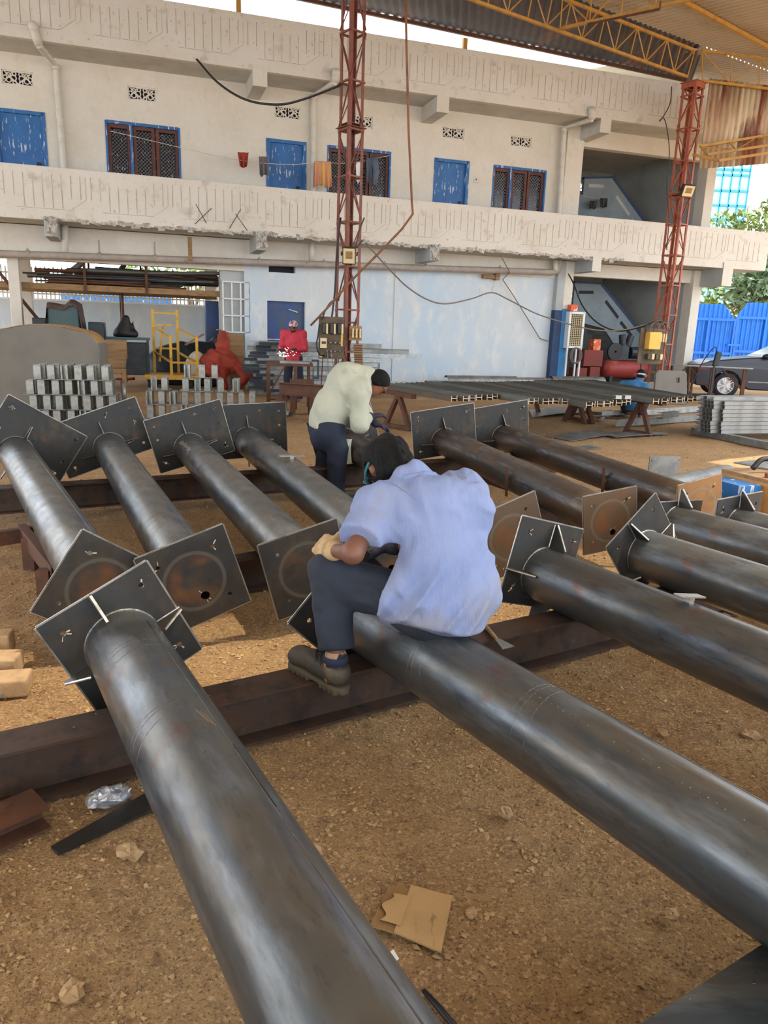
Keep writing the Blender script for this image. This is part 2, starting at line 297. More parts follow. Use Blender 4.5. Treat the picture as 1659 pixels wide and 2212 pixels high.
M['trolley'] = mat('yellow_trolley_paint', srgb(206, 160, 42), 0.5, 0, [(srgb(140, 100, 44), 6, .55, .68, .7)], (40, .1, .003))
M['redcloth'] = mat('faded_red_tarpaulin', srgb(158, 58, 40), 0.8, 0, [(srgb(118, 44, 34), 4, .45, .64, .8), (srgb(182, 84, 58), 9, .58, .7, .5)], (40, .3, .006))
M['orange'] = mat('orange_carton', srgb(222, 96, 42), 0.6, 0, [(srgb(236, 226, 214), 8, .56, .6, .8)])
M['redbox'] = mat('dusty_red_box', srgb(126, 52, 42), 0.7, 0, [(srgb(104, 52, 44), 3, .45, .64, .8), (srgb(190, 176, 168), 20, .68, .71, .6)], (20, .1, .004))
M['redtank'] = mat('faded_red_tank', srgb(150, 54, 50), 0.55, 0, [(srgb(176, 128, 112), 2, .52, .66, .8)], (20, .05, .004))
M['machine'] = mat('dark_machine_steel', srgb(44, 52, 58), 0.5, 0.3, [(srgb(66, 68, 66), 5, .5, .66, .7)], (30, .1, .004))
M['teal'] = mat('teal_machine_paint', srgb(52, 80, 84), 0.5, 0, [(srgb(66, 84, 84), 3, .45, .64, .8)], (20, .05, .004))
M['tarp'] = mat('brown_tarpaulin', srgb(84, 64, 58), 0.8, 0, [(srgb(64, 50, 48), 5, .45, .64, .8)], (40, .3, .006))
M['panel'] = mat('oily_panel_board', srgb(96, 80, 60), 0.6, 0.1, [(srgb(66, 56, 44), 4, .42, .62, .9), (srgb(142, 112, 66), 7, .6, .72, .6)], (40, .2, .004))
M['ivory'] = mat('ivory_switchgear', srgb(214, 196, 150), 0.5)
M['bakelite'] = mat('dark_bakelite', srgb(40, 36, 34), 0.4)
M['boxyellow'] = mat('yellow_switch_box', srgb(226, 182, 78), 0.5, 0, [(srgb(200, 160, 72), 5, .5, .66, .6)])
M['cable'] = mat('dusty_black_cable', srgb(70, 60, 54), 0.6)
M['cablegrey'] = mat('grey_cable', srgb(120, 110, 102), 0.6)
M['cablerust'] = mat('brown_conduit', srgb(130, 84, 56), 0.6, 0, [(srgb(90, 62, 46), 6, .5, .64, .8)])
M['carpaint'] = mat('navy_car_paint', srgb(22, 29, 46), 0.3, 0.0); M['carglass'] = mat('car_glass', srgb(70, 100, 116), 0.12)
M['tyre'] = mat('tyre_rubber', srgb(34, 34, 36), 0.8); M['alloy'] = mat('alloy_wheel', srgb(190, 190, 192), 0.3, 0.8)
M['stone'] = mat('pale_stone', srgb(176, 146, 108), 0.9, 0, [(srgb(146, 118, 84), 12, .45, .64, .8)], (40, .4, .006))
M['foil'] = mat('crumpled_silver_bag', srgb(190, 194, 200), 0.3, 0.6, [(srgb(140, 146, 152), 14, .45, .6, .7)], (30, .5, .01))
M['stair'] = mat('grey_blue_stair_paint', srgb(128, 142, 150), 0.85, 0, [(srgb(112, 126, 134), 2, .45, .64, .8)])
M['perf'] = mat('orange_perforated_board', srgb(196, 140, 76), 0.7, 0, [(srgb(170, 116, 62), 5, .48, .64, .8)])
M['teaglass'] = mat('teal_curtain_glass', srgb(150, 214, 232), 0.15); M['tealframe'] = mat('teal_mullion', srgb(40, 140, 170), 0.4)
M['paleblock'] = mat('pale_rendered_block', srgb(236, 238, 240), 0.9)
def ground_mat():
    return mat('sandy_gravel', srgb(178, 142, 97), 0.95, 0, [(srgb(154, 118, 77), 1.1, .42, .62, .8), (srgb(190, 152, 102), 5, .5, .66, .7), (srgb(118, 92, 66), 26, .52, .66, .6), (srgb(214, 180, 132), 75, .53, .62, .75), (srgb(84, 62, 44), 120, .55, .63, .7)], (120, 1.0, .016))
M['ground'] = ground_mat()
M['gravel'] = mat('gravel_chips', srgb(176, 144, 102), 0.9, 0, [(srgb(130, 102, 72), 4, .4, .6, .9), (srgb(214, 180, 132), 7, .55, .68, .8)])
M['slab'] = mat('dusty_concrete_floor', srgb(150, 136, 112), 0.9, 0, [(srgb(126, 108, 84), 1.5, .45, .64, .8)], (30, .2, .006))

# ================================================================ THE SETTING: yard floor, building, shed roof
def vnoise(x, y, seed=0):
    def h(i, j):
        n = (i * 374761393 + j * 668265263 + seed * 1442695041) & 0xffffffff; n = ((n ^ (n >> 13)) * 1274126177) & 0xffffffff
        return ((n ^ (n >> 16)) & 0xffff) / 65535.0
    xi, yi = np.floor(x).astype(np.int64), np.floor(y).astype(np.int64); fx, fy = x - xi, y - yi
    fx, fy = fx * fx * (3 - 2 * fx), fy * fy * (3 - 2 * fy)
    return (h(xi, yi) * (1 - fx) + h(xi + 1, yi) * fx) * (1 - fy) + (h(xi, yi + 1) * (1 - fx) + h(xi + 1, yi + 1) * fx) * fy
def gheight(x, y):
    near = np.clip((7.0 - y) / 4.0, 0.15, 1)
    return (vnoise(x * 1.3, y * 1.3, 1) - .5) * .03 + (vnoise(x * 7, y * 7, 2) - .5) * .012 + near * ((vnoise(x * 24, y * 24, 3) - .5) * .010 + (vnoise(x * 55, y * 55, 4) - .5) * .006) - 0.012
def axis_samples(a, b, step, lo, hi, g=1.16):
    c = list(np.arange(a, b, step)); s = step
    while c[-1] < hi: s *= g; c.append(c[-1] + s)
    l = []; s = step; x = a
    while x > lo: s *= g; x -= s; l.append(x)
    return np.array(l[::-1] + c)
gx = axis_samples(-2.6, 3.2, .026, -45, 60); gy = axis_samples(0.9, 6.4, .026, -12, 75)
X, Y = np.meshgrid(gx, gy); Zg = gheight(X, Y)
nx, ny = len(gx), len(gy)
vs = np.stack([X.ravel(), Y.ravel(), Zg.ravel()], 1)
i0 = (np.arange(ny - 1)[:, None] * nx + np.arange(nx - 1)[None, :]).ravel()
gm = bpy.data.meshes.new('floor'); gm.from_pydata(vs.tolist(), [], np.stack([i0, i0 + 1, i0 + nx + 1, i0 + nx], 1).tolist())
gm.polygons.foreach_set('use_smooth', [True] * len(gm.polygons)); gm.materials.append(M['ground'])
fl = bpy.data.objects.new('floor', gm); COL.objects.link(fl); struct(fl)
# loose gravel chips: nobody could count them
def chips(n, xr, yr, smin, smax, seed):
    r = np.random.default_rng(seed)
    px = r.uniform(*xr, n); py = yr[0] + (yr[1] - yr[0]) * r.uniform(0, 1, n) ** 1.5; s = smin + (smax - smin) * r.uniform(0, 1, n) ** 4
    pz = gheight(px, py) + s * .25
    base = np.array([(1, 0, 0), (-1, 0, 0), (0, 1, 0), (0, -1, 0), (0, 0, 1), (0, 0, -1)], float); bf = np.array([(0, 2, 4), (2, 1, 4), (1, 3, 4), (3, 0, 4), (2, 0, 5), (1, 2, 5), (3, 1, 5), (0, 3, 5)])
    a = r.uniform(0, 2 * PI, n); ca, sa = np.cos(a), np.sin(a)
    p = base[None] * r.uniform(.6, 1.2, (n, 6, 1)) * (s[:, None, None]) * np.array([1, .75, .55])
    p = p + r.normal(0, .12, (n, 6, 3)) * s[:, None, None]
    q = np.stack([p[..., 0] * ca[:, None] - p[..., 1] * sa[:, None] + px[:, None], p[..., 0] * sa[:, None] + p[..., 1] * ca[:, None] + py[:, None], p[..., 2] + pz[:, None]], -1)
    f = bf[None] + (np.arange(n) * 6)[:, None, None]
    return q.reshape(-1, 3), f.reshape(-1, 3)
q1, f1 = chips(30000, (-2.3, 2.6), (1.0, 4.6), .0025, .014, 5)
q2, f2 = chips(11000, (-5, 6.5), (4.5, 14), .005, .02, 6)
me = bpy.data.meshes.new('gravel'); me.from_pydata(np.vstack([q1, q2]).tolist(), [], np.vstack([f1, f2 + len(q1)]).tolist()); me.materials.append(M['gravel'])
o = bpy.data.objects.new('gravel', me); COL.objects.link(o); tag(o, 'loose orange gravel chips scattered over the sandy yard', 'gravel', kind='stuff')

def wall_holes(mb, x0, x1, z0, z1, y0, y1, holes):
    xs = sorted({x0, x1, *[h[0] for h in holes], *[h[1] for h in holes]}); zs = sorted({z0, z1, *[h[2] for h in holes], *[h[3] for h in holes]})
    xs = [x for x in xs if x0 <= x <= x1]; zs = [z for z in zs if z0 <= z <= z1]
    for a, b in zip(xs, xs[1:]):
        for c, d in zip(zs, zs[1:]):
            if any(h[0] - 1e-6 <= a and b <= h[1] + 1e-6 and h[2] - 1e-6 <= c and d <= h[3] + 1e-6 for h in holes): continue
            mb.add([(a, y0, c), (b, y0, c), (b, y0, d), (a, y0, d)], [(0, 1, 2, 3)]); mb.add([(a, y1, c), (b, y1, c), (b, y1, d), (a, y1, d)], [(3, 2, 1, 0)])
    for h in holes + [(x0, x1, z0, z1)]:
        a, b, c, d = h
        for p, q in (((a, c), (b, c)), ((b, c), (b, d)), ((b, d), (a, d)), ((a, d), (a, c))): mb.add([(p[0], y0, p[1]), (q[0], y0, q[1]), (q[0], y1, q[1]), (p[0], y1, p[1])], [(0, 1, 2, 3)])
DOORS = [(-13.56, -12.63, 3.58, 5.64), (-7.94, -7.06, 3.58, 5.63), (-3.80, -2.92, 3.58, 5.61)]
WINS = [(-11.40, -9.90, 4.30, 5.64), (-6.5, -4.98, 4.30, 5.63), (-2.2, -.74, 4.30, 5.60)]
VENTS = [(-13.37, -12.78, 6.13, 6.40), (-10.93, -10.35, 6.12, 6.39), (-7.77, -7.18, 6.11, 6.37), (-6.03, -5.44, 6.12, 6.38), (-3.66, -3.07, 6.11, 6.37), (-1.80, -1.20, 6.11, 6.36)]
mb = MB(FACM); wall_holes(mb, -17, -.2, 3.45, 6.80, 0, .2, DOORS + WINS + VENTS)
struct(mb.build('wall_back', M['cream'], loc=FACM))
GD = (-7.96, -7.03, 0, 2.08); GV = (-7.92, -7.28, 2.74, 3.11)
mb = MB(FACM); wall_holes(mb, -8.5, -.2, -.05, 3.2, 0, .22, [GD, GV]); mb.bb(-8.5, -8.28, .22, 4.2, -.05, 3.2); mb.bb(-4.75, -4.6, -.03, 0, 0, 2.95)
struct(mb.build('wall_back', M['lowwall'], loc=FACM))
M['groove'] = mat('weathered_groove', srgb(164, 156, 140), 0.9, 0, [(srgb(196, 190, 176), 3, .45, .6, .9)])
# slabs and parapets with their incised line pattern
def groove_pattern(mb, x0, x1, z0, z1, y):
    x = x0; k = 0; pitch = 1.62
    while x < x1:
        e = min(x + pitch, x1); c = (x + e) / 2
        n = 9
        for i in range(n):
            px = x + .1 + (pitch - .2) * i / (n - 1)
            if px > x1: break
            a, b = (z0 + (.20 if i < 2 or i > n - 3 else 0), z1 - (.16 if 1 < i < n - 2 and k % 2 else .02))
            mb.box((px, y, (a + b) / 2), (.014, .006, b - a))
        mb.box((c, y, z0 - .02), (pitch * .62, .006, .009))
        for sx in (-1, 1):
            if x < c + sx * pitch * .5 < x1: mb.bar((c + sx * pitch * .31, y, z0 - .02), (c + sx * pitch * .5, y, z0 + .2), .006, .009, (0, 1, 0)); mb.bar((c + sx * pitch * .5, y, z0 + .2), (c + sx * pitch * .5, y, z1 - .04), .006, .009, (0, 1, 0))
        x = e; k += 1
for (x0, x1, z0, z1, lip) in ((-17, 4.55, 6.72, 7.76, 6.95), (-17, 5.86, 3.44, 4.46, 3.66)):
    mb = MB(FACM); mb.bb(x0, x1, -1.0, -.86, z0, z1); struct(mb.build('trim_1' if z0 > 5 else 'trim_2', M['parapet'], loc=FACM, bevel=.012))
    mb = MB(FACM); groove_pattern(mb, x0 + .3, x1 - .3, lip + .02, z1 - .12, -1.001)
    g = mb.build('trim_3' if z0 > 5 else 'trim_4', M['groove'], loc=FACM, fix=False); struct(g)
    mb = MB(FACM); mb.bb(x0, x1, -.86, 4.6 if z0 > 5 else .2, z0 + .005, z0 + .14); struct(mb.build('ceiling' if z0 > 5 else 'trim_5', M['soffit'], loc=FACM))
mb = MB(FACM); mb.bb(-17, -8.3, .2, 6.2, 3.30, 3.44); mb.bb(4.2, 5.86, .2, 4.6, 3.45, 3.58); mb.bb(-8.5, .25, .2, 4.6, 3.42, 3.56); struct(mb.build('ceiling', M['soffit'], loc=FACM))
# beam under the balcony and over the stair bays
mb = MB(FACM); mb.bb(-17, -8.5, -.02, .22, 2.72, 3.43); mb.bb(-8.5, -.2, -.04, -.001, 2.98, 3.43); mb.bb(.25, 4.2, -.02, .22, 3.08, 3.43); mb.bb(.25, 4.2, -.02, .22, 6.30, 6.73); struct(mb.build('trim_6', M['cream'], loc=FACM, bevel=.01))
# broken edge of render along the underside of the balcony
mb = MB(FACM); r = random.Random(3); x = -12.5
while x < 1.2:
    w = r.uniform(.06, .2); mb.box((x, -.985 + r.uniform(-.01, .01), 3.45 + r.uniform(-.02, .03)), (w, .05, r.uniform(.03, .1)), Matrix.Rotation(r.uniform(-.3, .3), 3, 'Y')); x += w * r.uniform(.7, 1.3)
struct(mb.build('trim_7', M['broken'], loc=FACM))
# cantilever brackets
for i, (x, top, h, rough, w) in enumerate(((-12.55, 3.52, .40, 1, .24), (-8.25, 3.52, .40, 1, .24), (-4.12, 3.52, .38, 1, .24), (.38, 3.52, .38, 0, .25), (4.55, 3.62, .64, 0, .32), (-8.26, 6.84, .42, 0, .3), (-4.08, 6.74, .36, 0, .29), (.25, 6.74, .34, 0, .29))):
    mb = MB(FACM); y1 = .2; front = -1.02 if not rough else -1.06
    def f(u, v, x=x, top=top, h=h, w=w): return (x - w / 2 + w * u, 0, 0)
    pr = [(-w / 2, 0), (w / 2, 0), (w / 2, h), (-w / 2, h)]
    mb.bb(x - w / 2, x + w / 2, front, y1, top - h, top - .02)
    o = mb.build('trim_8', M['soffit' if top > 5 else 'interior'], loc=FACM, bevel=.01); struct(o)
    mb = MB(FACM)
    if rough:
        rr = random.Random(i)
        for k in range(26): mb.box((x + rr.uniform(-w / 2, w / 2) * .9, front - .012 + rr.uniform(-.02, .01), top - rr.uniform(.03, h - .03)), (rr.uniform(.03, .09), .04, rr.uniform(.03, .1)), Matrix.Rotation(rr.uniform(-.6, .6), 3, 'Y'))
    else: mb.bb(x - w / 2 - .005, x + w / 2 + .005, front - .015, front, top - h - .003, top - .02)
    struct(mb.build('trim_9', M['broken'] if rough else M['cream'], loc=FACM))
# columns
mb = MB(FACM); mb.bb(-.22, .0, -.18, .22, 2.55, 3.43); mb.bb(-.22, .0, -.18, .22, -.05, 2.55); struct(mb.build('trim_10', M['interior'], loc=FACM, bevel=.01))
mb = MB(FACM); mb.bb(-.228, -.004, -.19, .2, -.05, 2.16); struct(mb.build('trim_11', M['navy'], loc=FACM))  # shade of the column's left side, painted as a navy face
mb = MB(FACM); mb.bb(.0, .26, -.18, .22, 2.2, 3.43); struct(mb.build('trim_12', M['cream'], loc=FACM, bevel=.01))
mb = MB(FACM); mb.bb(.0, .265, -.188, .22, -.05, 2.2); struct(mb.build('trim_13', M['colblue'], loc=FACM, bevel=.008))
mb = MB(FACM); mb.bb(-.26, .24, -.14, .2, 3.58, 6.73); struct(mb.build('trim_14', M['cream'], loc=FACM, bevel=.01))
for z0, z1 in ((-.05, 3.43), (3.58, 6.73)):
    mb = MB(FACM); mb.bb(4.18, 4.48, -.16, .24, z0, z1); struct(mb.build('trim_15', M['cream'], loc=FACM, bevel=.01))
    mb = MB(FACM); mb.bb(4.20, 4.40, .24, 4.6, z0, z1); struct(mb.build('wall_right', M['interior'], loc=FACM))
# stair bay: floor, back wall with pierced grilles, two flights with solid parapets
BV = [(x, x + .5, z, z + .3) for z in (2.86, 6.30) for x in (4.9 - 4.4 + 4.4 - 1.95, 4.9 - 1.25)]
BV = [(2.75, 3.2, 2.75, 3.05), (3.4, 3.85, 2.75, 3.05), (2.75, 3.2, 6.1, 6.38), (3.4, 3.9, 6.14, 6.42)]
mb = MB(FACM); mb.bb(-.2, 4.2, -.12, 4.5, -.05, .2); struct(mb.build('floor', M['slab'], loc=FACM))
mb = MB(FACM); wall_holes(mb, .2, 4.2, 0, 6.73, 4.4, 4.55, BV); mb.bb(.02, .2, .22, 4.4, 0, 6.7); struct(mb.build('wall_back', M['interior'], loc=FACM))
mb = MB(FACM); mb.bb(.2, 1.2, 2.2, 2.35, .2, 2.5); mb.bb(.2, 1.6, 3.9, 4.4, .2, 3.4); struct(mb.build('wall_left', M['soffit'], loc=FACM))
for z in (0, 2.93):
    st = thing('staircase', 'grey stair flight with solid parapet, ' + ('upper floor of the open stair bay' if z else 'ground floor of the open stair bay'), 'stairs', FACM @ Matrix.Translation((2.2, 1.6, .2 + z)))
    st['kind'] = 'structure'; st.name = 'trim_16'
    WM[st.name] = FACM @ Matrix.Translation((2.2, 1.6, .2 + z))
    L = [(1.35, 3.02), (2.26, 3.02), (4.1, 1.38), (4.1, .75), (3.4, .75), (2.5, 1.75), (1.35, 1.95)] if z == 0 else [(1.35, 2.93), (2.30, 3.03), (4.1, 1.38), (4.1, .65), (.3, .65), (.3, 2.5), (1.35, 2.5)]
    mb = MB(FACM)
    tri = tessellate_polygon([[V((a, b, 0)) for a, b in L]]); n = len(L)
    mb.add([(a, y, b + z) for y in (1.5, 1.6) for a, b in L], [t for t in tri] + [tuple(n + k for k in reversed(t)) for t in tri] + [(i, (i + 1) % n, n + (i + 1) % n, n + i) for i in range(n)])
    mb.build('parapet', M['stair'], st)
    mb = MB(FACM); mb.bar((1.33, 1.55, L[0][1] + z + .02), (L[1][0], 1.55, L[1][1] + z + .02), .13, .05); mb.bar((L[1][0], 1.55, L[1][1] + z), (4.12, 1.55, 1.4 + z), .13, .07); mb.build('coping', M['navy'], st)
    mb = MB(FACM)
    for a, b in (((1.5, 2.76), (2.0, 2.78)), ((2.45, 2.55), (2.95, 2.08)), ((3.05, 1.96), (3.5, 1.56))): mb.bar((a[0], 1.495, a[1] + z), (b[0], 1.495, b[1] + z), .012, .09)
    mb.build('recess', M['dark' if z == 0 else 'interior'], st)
    mb = MB(FACM)
    for k in range(10): mb.bb(2.3 + k * .2, 2.52 + k * .2, 1.6, 2.7, max(.2, 2.1 - k * .19) + z - .15, 2.2 - k * .19 + z)
    mb.build('steps', M['interior'], st)
# doors, windows, grilles
for i, (a, b, c, d) in enumerate(DOORS):
    mb = MB(FACM); mb.bb(a, b, .06, .1, c, d); o = struct(mb.build('door_%d' % (i + 1), M['bluedoor'], loc=FACM @ Matrix.Translation((a, .06, c)), bevel=.004))
    mb = MB(FACM)
    for q in ((a - .03, a + .05), (b - .05, b + .03)): mb.bb(q[0], q[1], -.015, .06, c, d + .03)
    mb.bb(a, b, -.015, .06, d - .04, d + .03); mb.build('door_frame', M['bluedoor'], o)
    mb = MB(FACM); mb.bb(b - .2, b - .12, .03, .06, c + 1.0, c + 1.12); mb.build('latch', M['black'], o)
mb = MB(FACM); mb.bb(GD[0], GD[1], .14, .18, 0, 2.08); o = struct(mb.build('door_4', M['bluedark'], loc=FACM @ Matrix.Translation((GD[0], .14, 0))))
mb = MB(FACM); mb.bb(GD[0], GD[1], .125, .14, 1.16, 1.19); mb.bar((-7.42, .1, 1.9), (-7.2, .1, 1.84), .02, .02); mb.build('hasp', M['bright'], o)
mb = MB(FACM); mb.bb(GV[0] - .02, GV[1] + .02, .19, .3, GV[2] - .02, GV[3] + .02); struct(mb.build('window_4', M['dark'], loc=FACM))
for i, (a, b, c, d) in enumerate(WINS):
    mb = MB(FACM); mb.bb(a, b, .13, .15, c, d); o = struct(mb.build('window_%d' % (i + 1), M['glass'], loc=FACM @ Matrix.Translation((a, .13, c))))
    w3 = (b - a) / 3; mb = MB(FACM)
    for k in range(3):
        l, r2 = a + k * w3 + (.03 if k == 1 else 0), a + (k + 1) * w3
        for q in ((l + .012, l + .08), (r2 - .08, r2 - .012)): mb.bb(q[0], q[1], .05, .1, c, d - .03)
        mb.bb(l + .08, r2 - .08, .052, .098, d - .1, d - .03); mb.bb(l + .08, r2 - .08, .052, .098, c, c + .08)
    mb.build('window_frame', M['winframe'], o)
    mb = MB(FACM); mb.bb(a + w3 - .03, a + w3 + .03, .01, .11, c, d); mb.bb(a - .03, a + .012, -.012, .1, c, d + .02); mb.bb(b - .012, b + .03, -.012, .1, c, d + .02); mb.bb(a, b, -.012, .1, d - .03, d + .03); mb.build('blue_surround', M['bluedoor'], o)
    mb = MB(FACM)
    for k in range(3):
        l, r2 = a + k * w3 + .09, a + (k + 1) * w3 - .09; hh = d - c - .2; x = l - hh
        while x < r2:
            for sgn in (1, -1):
                x0, z0, x1, z1 = (x, c + .08, x + hh, c + .08 + hh) if sgn > 0 else (x, c + .08 + hh, x + hh, c + .08)
                ta, tb = max(0, (l - x0) / hh), min(1, (r2 - x0) / hh)
                if tb > ta: mb.bar((x0 + hh * ta, .075, z0 + (z1 - z0) * ta), (x0 + hh * tb, .075, z0 + (z1 - z0) * tb), .006, .008, (0, 1, 0))
            x += .075
    mb.build('mesh_grille', M['mesh'], o)
def grille(a, b, c, d, y, m, nm='window_5'):
    mb = MB(m); mb.bb(a - .05, b + .05, y + .115, y + .13, c - .05, d + .05) if y < 1 else None
    w, h = b - a, d - c
    o = None
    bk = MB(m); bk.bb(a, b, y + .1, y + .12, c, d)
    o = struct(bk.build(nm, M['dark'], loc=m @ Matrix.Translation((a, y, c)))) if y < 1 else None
    mb = MB(m)
    for q in ((a, a + .025, c, d), (b - .025, b, c, d), (a, b, c, c + .025), (a, b, d - .025, d)): mb.bb(q[0], q[1], y + .02, y + .06, q[2], q[3])
    for sx in (-1, 1):
        cx = (a + b) / 2
        for (dx, dz, r) in ((.08, .5, .055), (.17, .36, .05), (.17, .68, .045), (.235, .5, .04), (.06, .2, .035), (.06, .8, .035)):
            mb.tube([(cx + sx * dx + r * math.cos(t * PI / 4), y + .04, c + h * dz + r * math.sin(t * PI / 4)) for t in range(9)], .013, 5, False)
        mb.bar((cx, y + .04, c + .03), (cx + sx * .24, y + .04, d - .03), .02, .016, (0, 1, 0)); mb.bar((cx + sx * .27, y + .04, c + .03), (cx + sx * .1, y + .04, d - .03), .018, .016, (0, 1, 0))
    if o: mb.build('pierced_screen', M['cream'], o)
    else: struct(mb.build(nm, M['cream'], loc=m))
for v in VENTS: grille(*v, 0, FACM)
for v in BV: grille(*v, 4.4, FACM, 'window_6')
# left open bay: columns, brace, low boundary wall
for (x, y, w, z1) in ((-13.45, -.05, .22, 2.75), (-13.7, 3.9, .24, 3.3), (-8.75, 5.6, .4, 3.3)):
    mb = MB(FACM); mb.bb(x - w / 2, x + w / 2, y, y + .26, -.05, z1); struct(mb.build('trim_17', M['cream'], loc=FACM, bevel=.01))
mb = MB(FACM); mb.bb(-9.05, -8.5, .1, .5, -.05, 3.3); struct(mb.build('trim_18', M['interior'], loc=FACM))
mb = MB(FACM); mb.bb(-22, -8.3, 6, 6.2, -.05, 2.0); struct(mb.build('wall_left', M['lowwall'], loc=FACM))
mb = MB(FACM); mb.bb(-22, -8.3, 5.95, 6.25, 2.0, 2.05); struct(mb.build('trim_19', M['paleblock'], loc=FACM))

# ---- shed roof
AX1 = V((math.cos(math.radians(33)), math.sin(math.radians(33)), 0)); AX2 = V((AX1.y, -AX1.x, 0))
T1 = V((-.85, 15.0, 0)); T2 = V((6.62, 18.5, 0)); ZT = ony(1500, 180, 18.5).z
SL = math.tan(math.radians(6)); ZR = ZT + .78
def roofz(p): return ZR - SL * max(0.0, (V((p[0], p[1], 0)) - T2).dot(AX2))
RN = V((SL * AX2.x, SL * AX2.y, 1)).normalized()
def onroof(px, py, off):                                        # point seen at a pixel, lying off metres under the roof sheet
    d = ray(px, py); P = V((T2.x, T2.y, ZR - off)); return CAMP + d * ((P - CAMP).dot(RN) / d.dot(RN))
RT = onroof(1659, 125, .1); GE = (V((RT.x, RT.y, 0)) - V((T2.x, T2.y, 0))).normalized()      # gable-end truss runs this way from the right tower
def corr(P, along, across, na, wave, amp, length, thick=.004):   # corrugated sheet: waves across, straight along
    n = int(across.length / wave * 6); u = across / n; up = V((0, 0, 1)); vs = []; fs = []
    for j in range(na + 1):
        for i in range(n + 1): vs.append(P + along * (j / na) + u * i + up * (amp * math.sin(2 * PI * i / 6)))
    w = n + 1
    fs = [(j * w + i, j * w + i + 1, (j + 1) * w + i + 1, (j + 1) * w + i) for j in range(na) for i in range(n)]
    return vs, fs
mb = MB()
L1, DN = 30.0, 18.0
dn = V((AX2.x, AX2.y, -SL)) * DN
P0 = T2 + V((0, 0, ZR)) - AX1 * L1
SK0, SK1 = .563, .612                                            # a strip of translucent sheet lets some sun through
for a, b, ex in ((0, .28, 11), (.28, .45, 3), (.45, SK0, -4.5), (SK1, 1, -10.2)):                # unseen right edge, stepped back so side light reaches the near poles
    vs_, fs_ = corr(P0 + dn * a, dn * (b - a), AX1 * (L1 + ex), 3, .16, .018, 0); mb.add(vs_, fs_)
struct(mb.build('ceiling', M['roof'], loc=FACM, fix=False, smooth=True))
mb = MB(); vs_, fs_ = corr(T2 + V((0, 0, ZR)) + AX1 * .2 - dn * .3, dn * .3, AX1 * 11, 2, .16, .018, 0); mb.add(vs_, fs_); struct(mb.build('ceiling', M['roof'], loc=FACM, fix=False, smooth=True))
m_ = bpy.data.materials.new('translucent_roof_sheet'); m_.use_nodes = True; N_, L_ = m_.node_tree.nodes, m_.node_tree.links; N_.clear()
t_ = N_.new('ShaderNodeBsdfTransparent'); t_.inputs[0].default_value = (1, .93, .8, 1); d_ = N_.new('ShaderNodeBsdfTranslucent'); d_.inputs[0].default_value = (.8, .7, .5, 1); x_ = N_.new('ShaderNodeMixShader'); x_.inputs[0].default_value = .55; o_ = N_.new('ShaderNodeOutputMaterial')
L_.new(t_.outputs[0], x_.inputs[1]); L_.new(d_.outputs[0], x_.inputs[2]); L_.new(x_.outputs[0], o_.inputs[0])
mb = MB(); vs_, fs_ = corr(P0 + dn * SK0, dn * (SK1 - SK0), AX1 * (L1 - 5), 1, .16, .018, 0); mb.add(vs_, fs_); struct(mb.build('ceiling', m_, loc=FACM, fix=False, smooth=True))
eav = lambda s: FACM @ V((s, -1.08, 7.96 - .035 * s))
mb = MB(); n = 620; w = n + 1; s0, s1 = -20.0, 2.6; vs_ = []
rr = random.Random(8)
for j in range(5):
    for i in range(n + 1):
        f = i / n; a = eav(s0 + (s1 - s0) * f); e = T2 + V((0, 0, ZR + .05)) - AX1 * (24.5 * (1 - f)) + AX1 * .2
        b = a + (a - e).normalized() * ((.18 + .14 * math.sin(f * 61) * math.sin(f * 17)) if j == 0 else 0)
        p = e.lerp(b if j == 0 else a, 1 - j / 4) if j else b
        vs_.append(p + V((0, 0, .018 * math.sin(i * 1.15))))
mb.add(vs_, [(j * w + i, j * w + i + 1, (j + 1) * w + i + 1, (j + 1) * w + i) for j in range(4) for i in range(n)])
struct(mb.build('ceiling', M['rustroof'], loc=FACM, fix=False, smooth=True))
mb = MB(); mb.bar(eav(-20) - V((0, 0, .06)), eav(2.4) - V((0, 0, .06)), .06, .07); struct(mb.build('trim_20', M['rust'], loc=FACM))
for px in ((515, 10), (1004, 90)):
    x, y, z = fac(*px, -.93); mb = MB(FACM); mb.bb(x - .05, x + .05, -.98, -.88, 7.74, 7.96 - .035 * x - .1); o = mb.build('eave_post', M['yellow'], loc=FACM @ Matrix.Translation((x, -.93, 7.74)))
    tag(o, 'short orange post on the upper parapet holding the roof eave, ' + ('left of the lattice tower' if px[0] < 700 else 'between the two lattice towers'), 'post', 'eave posts on the parapet')

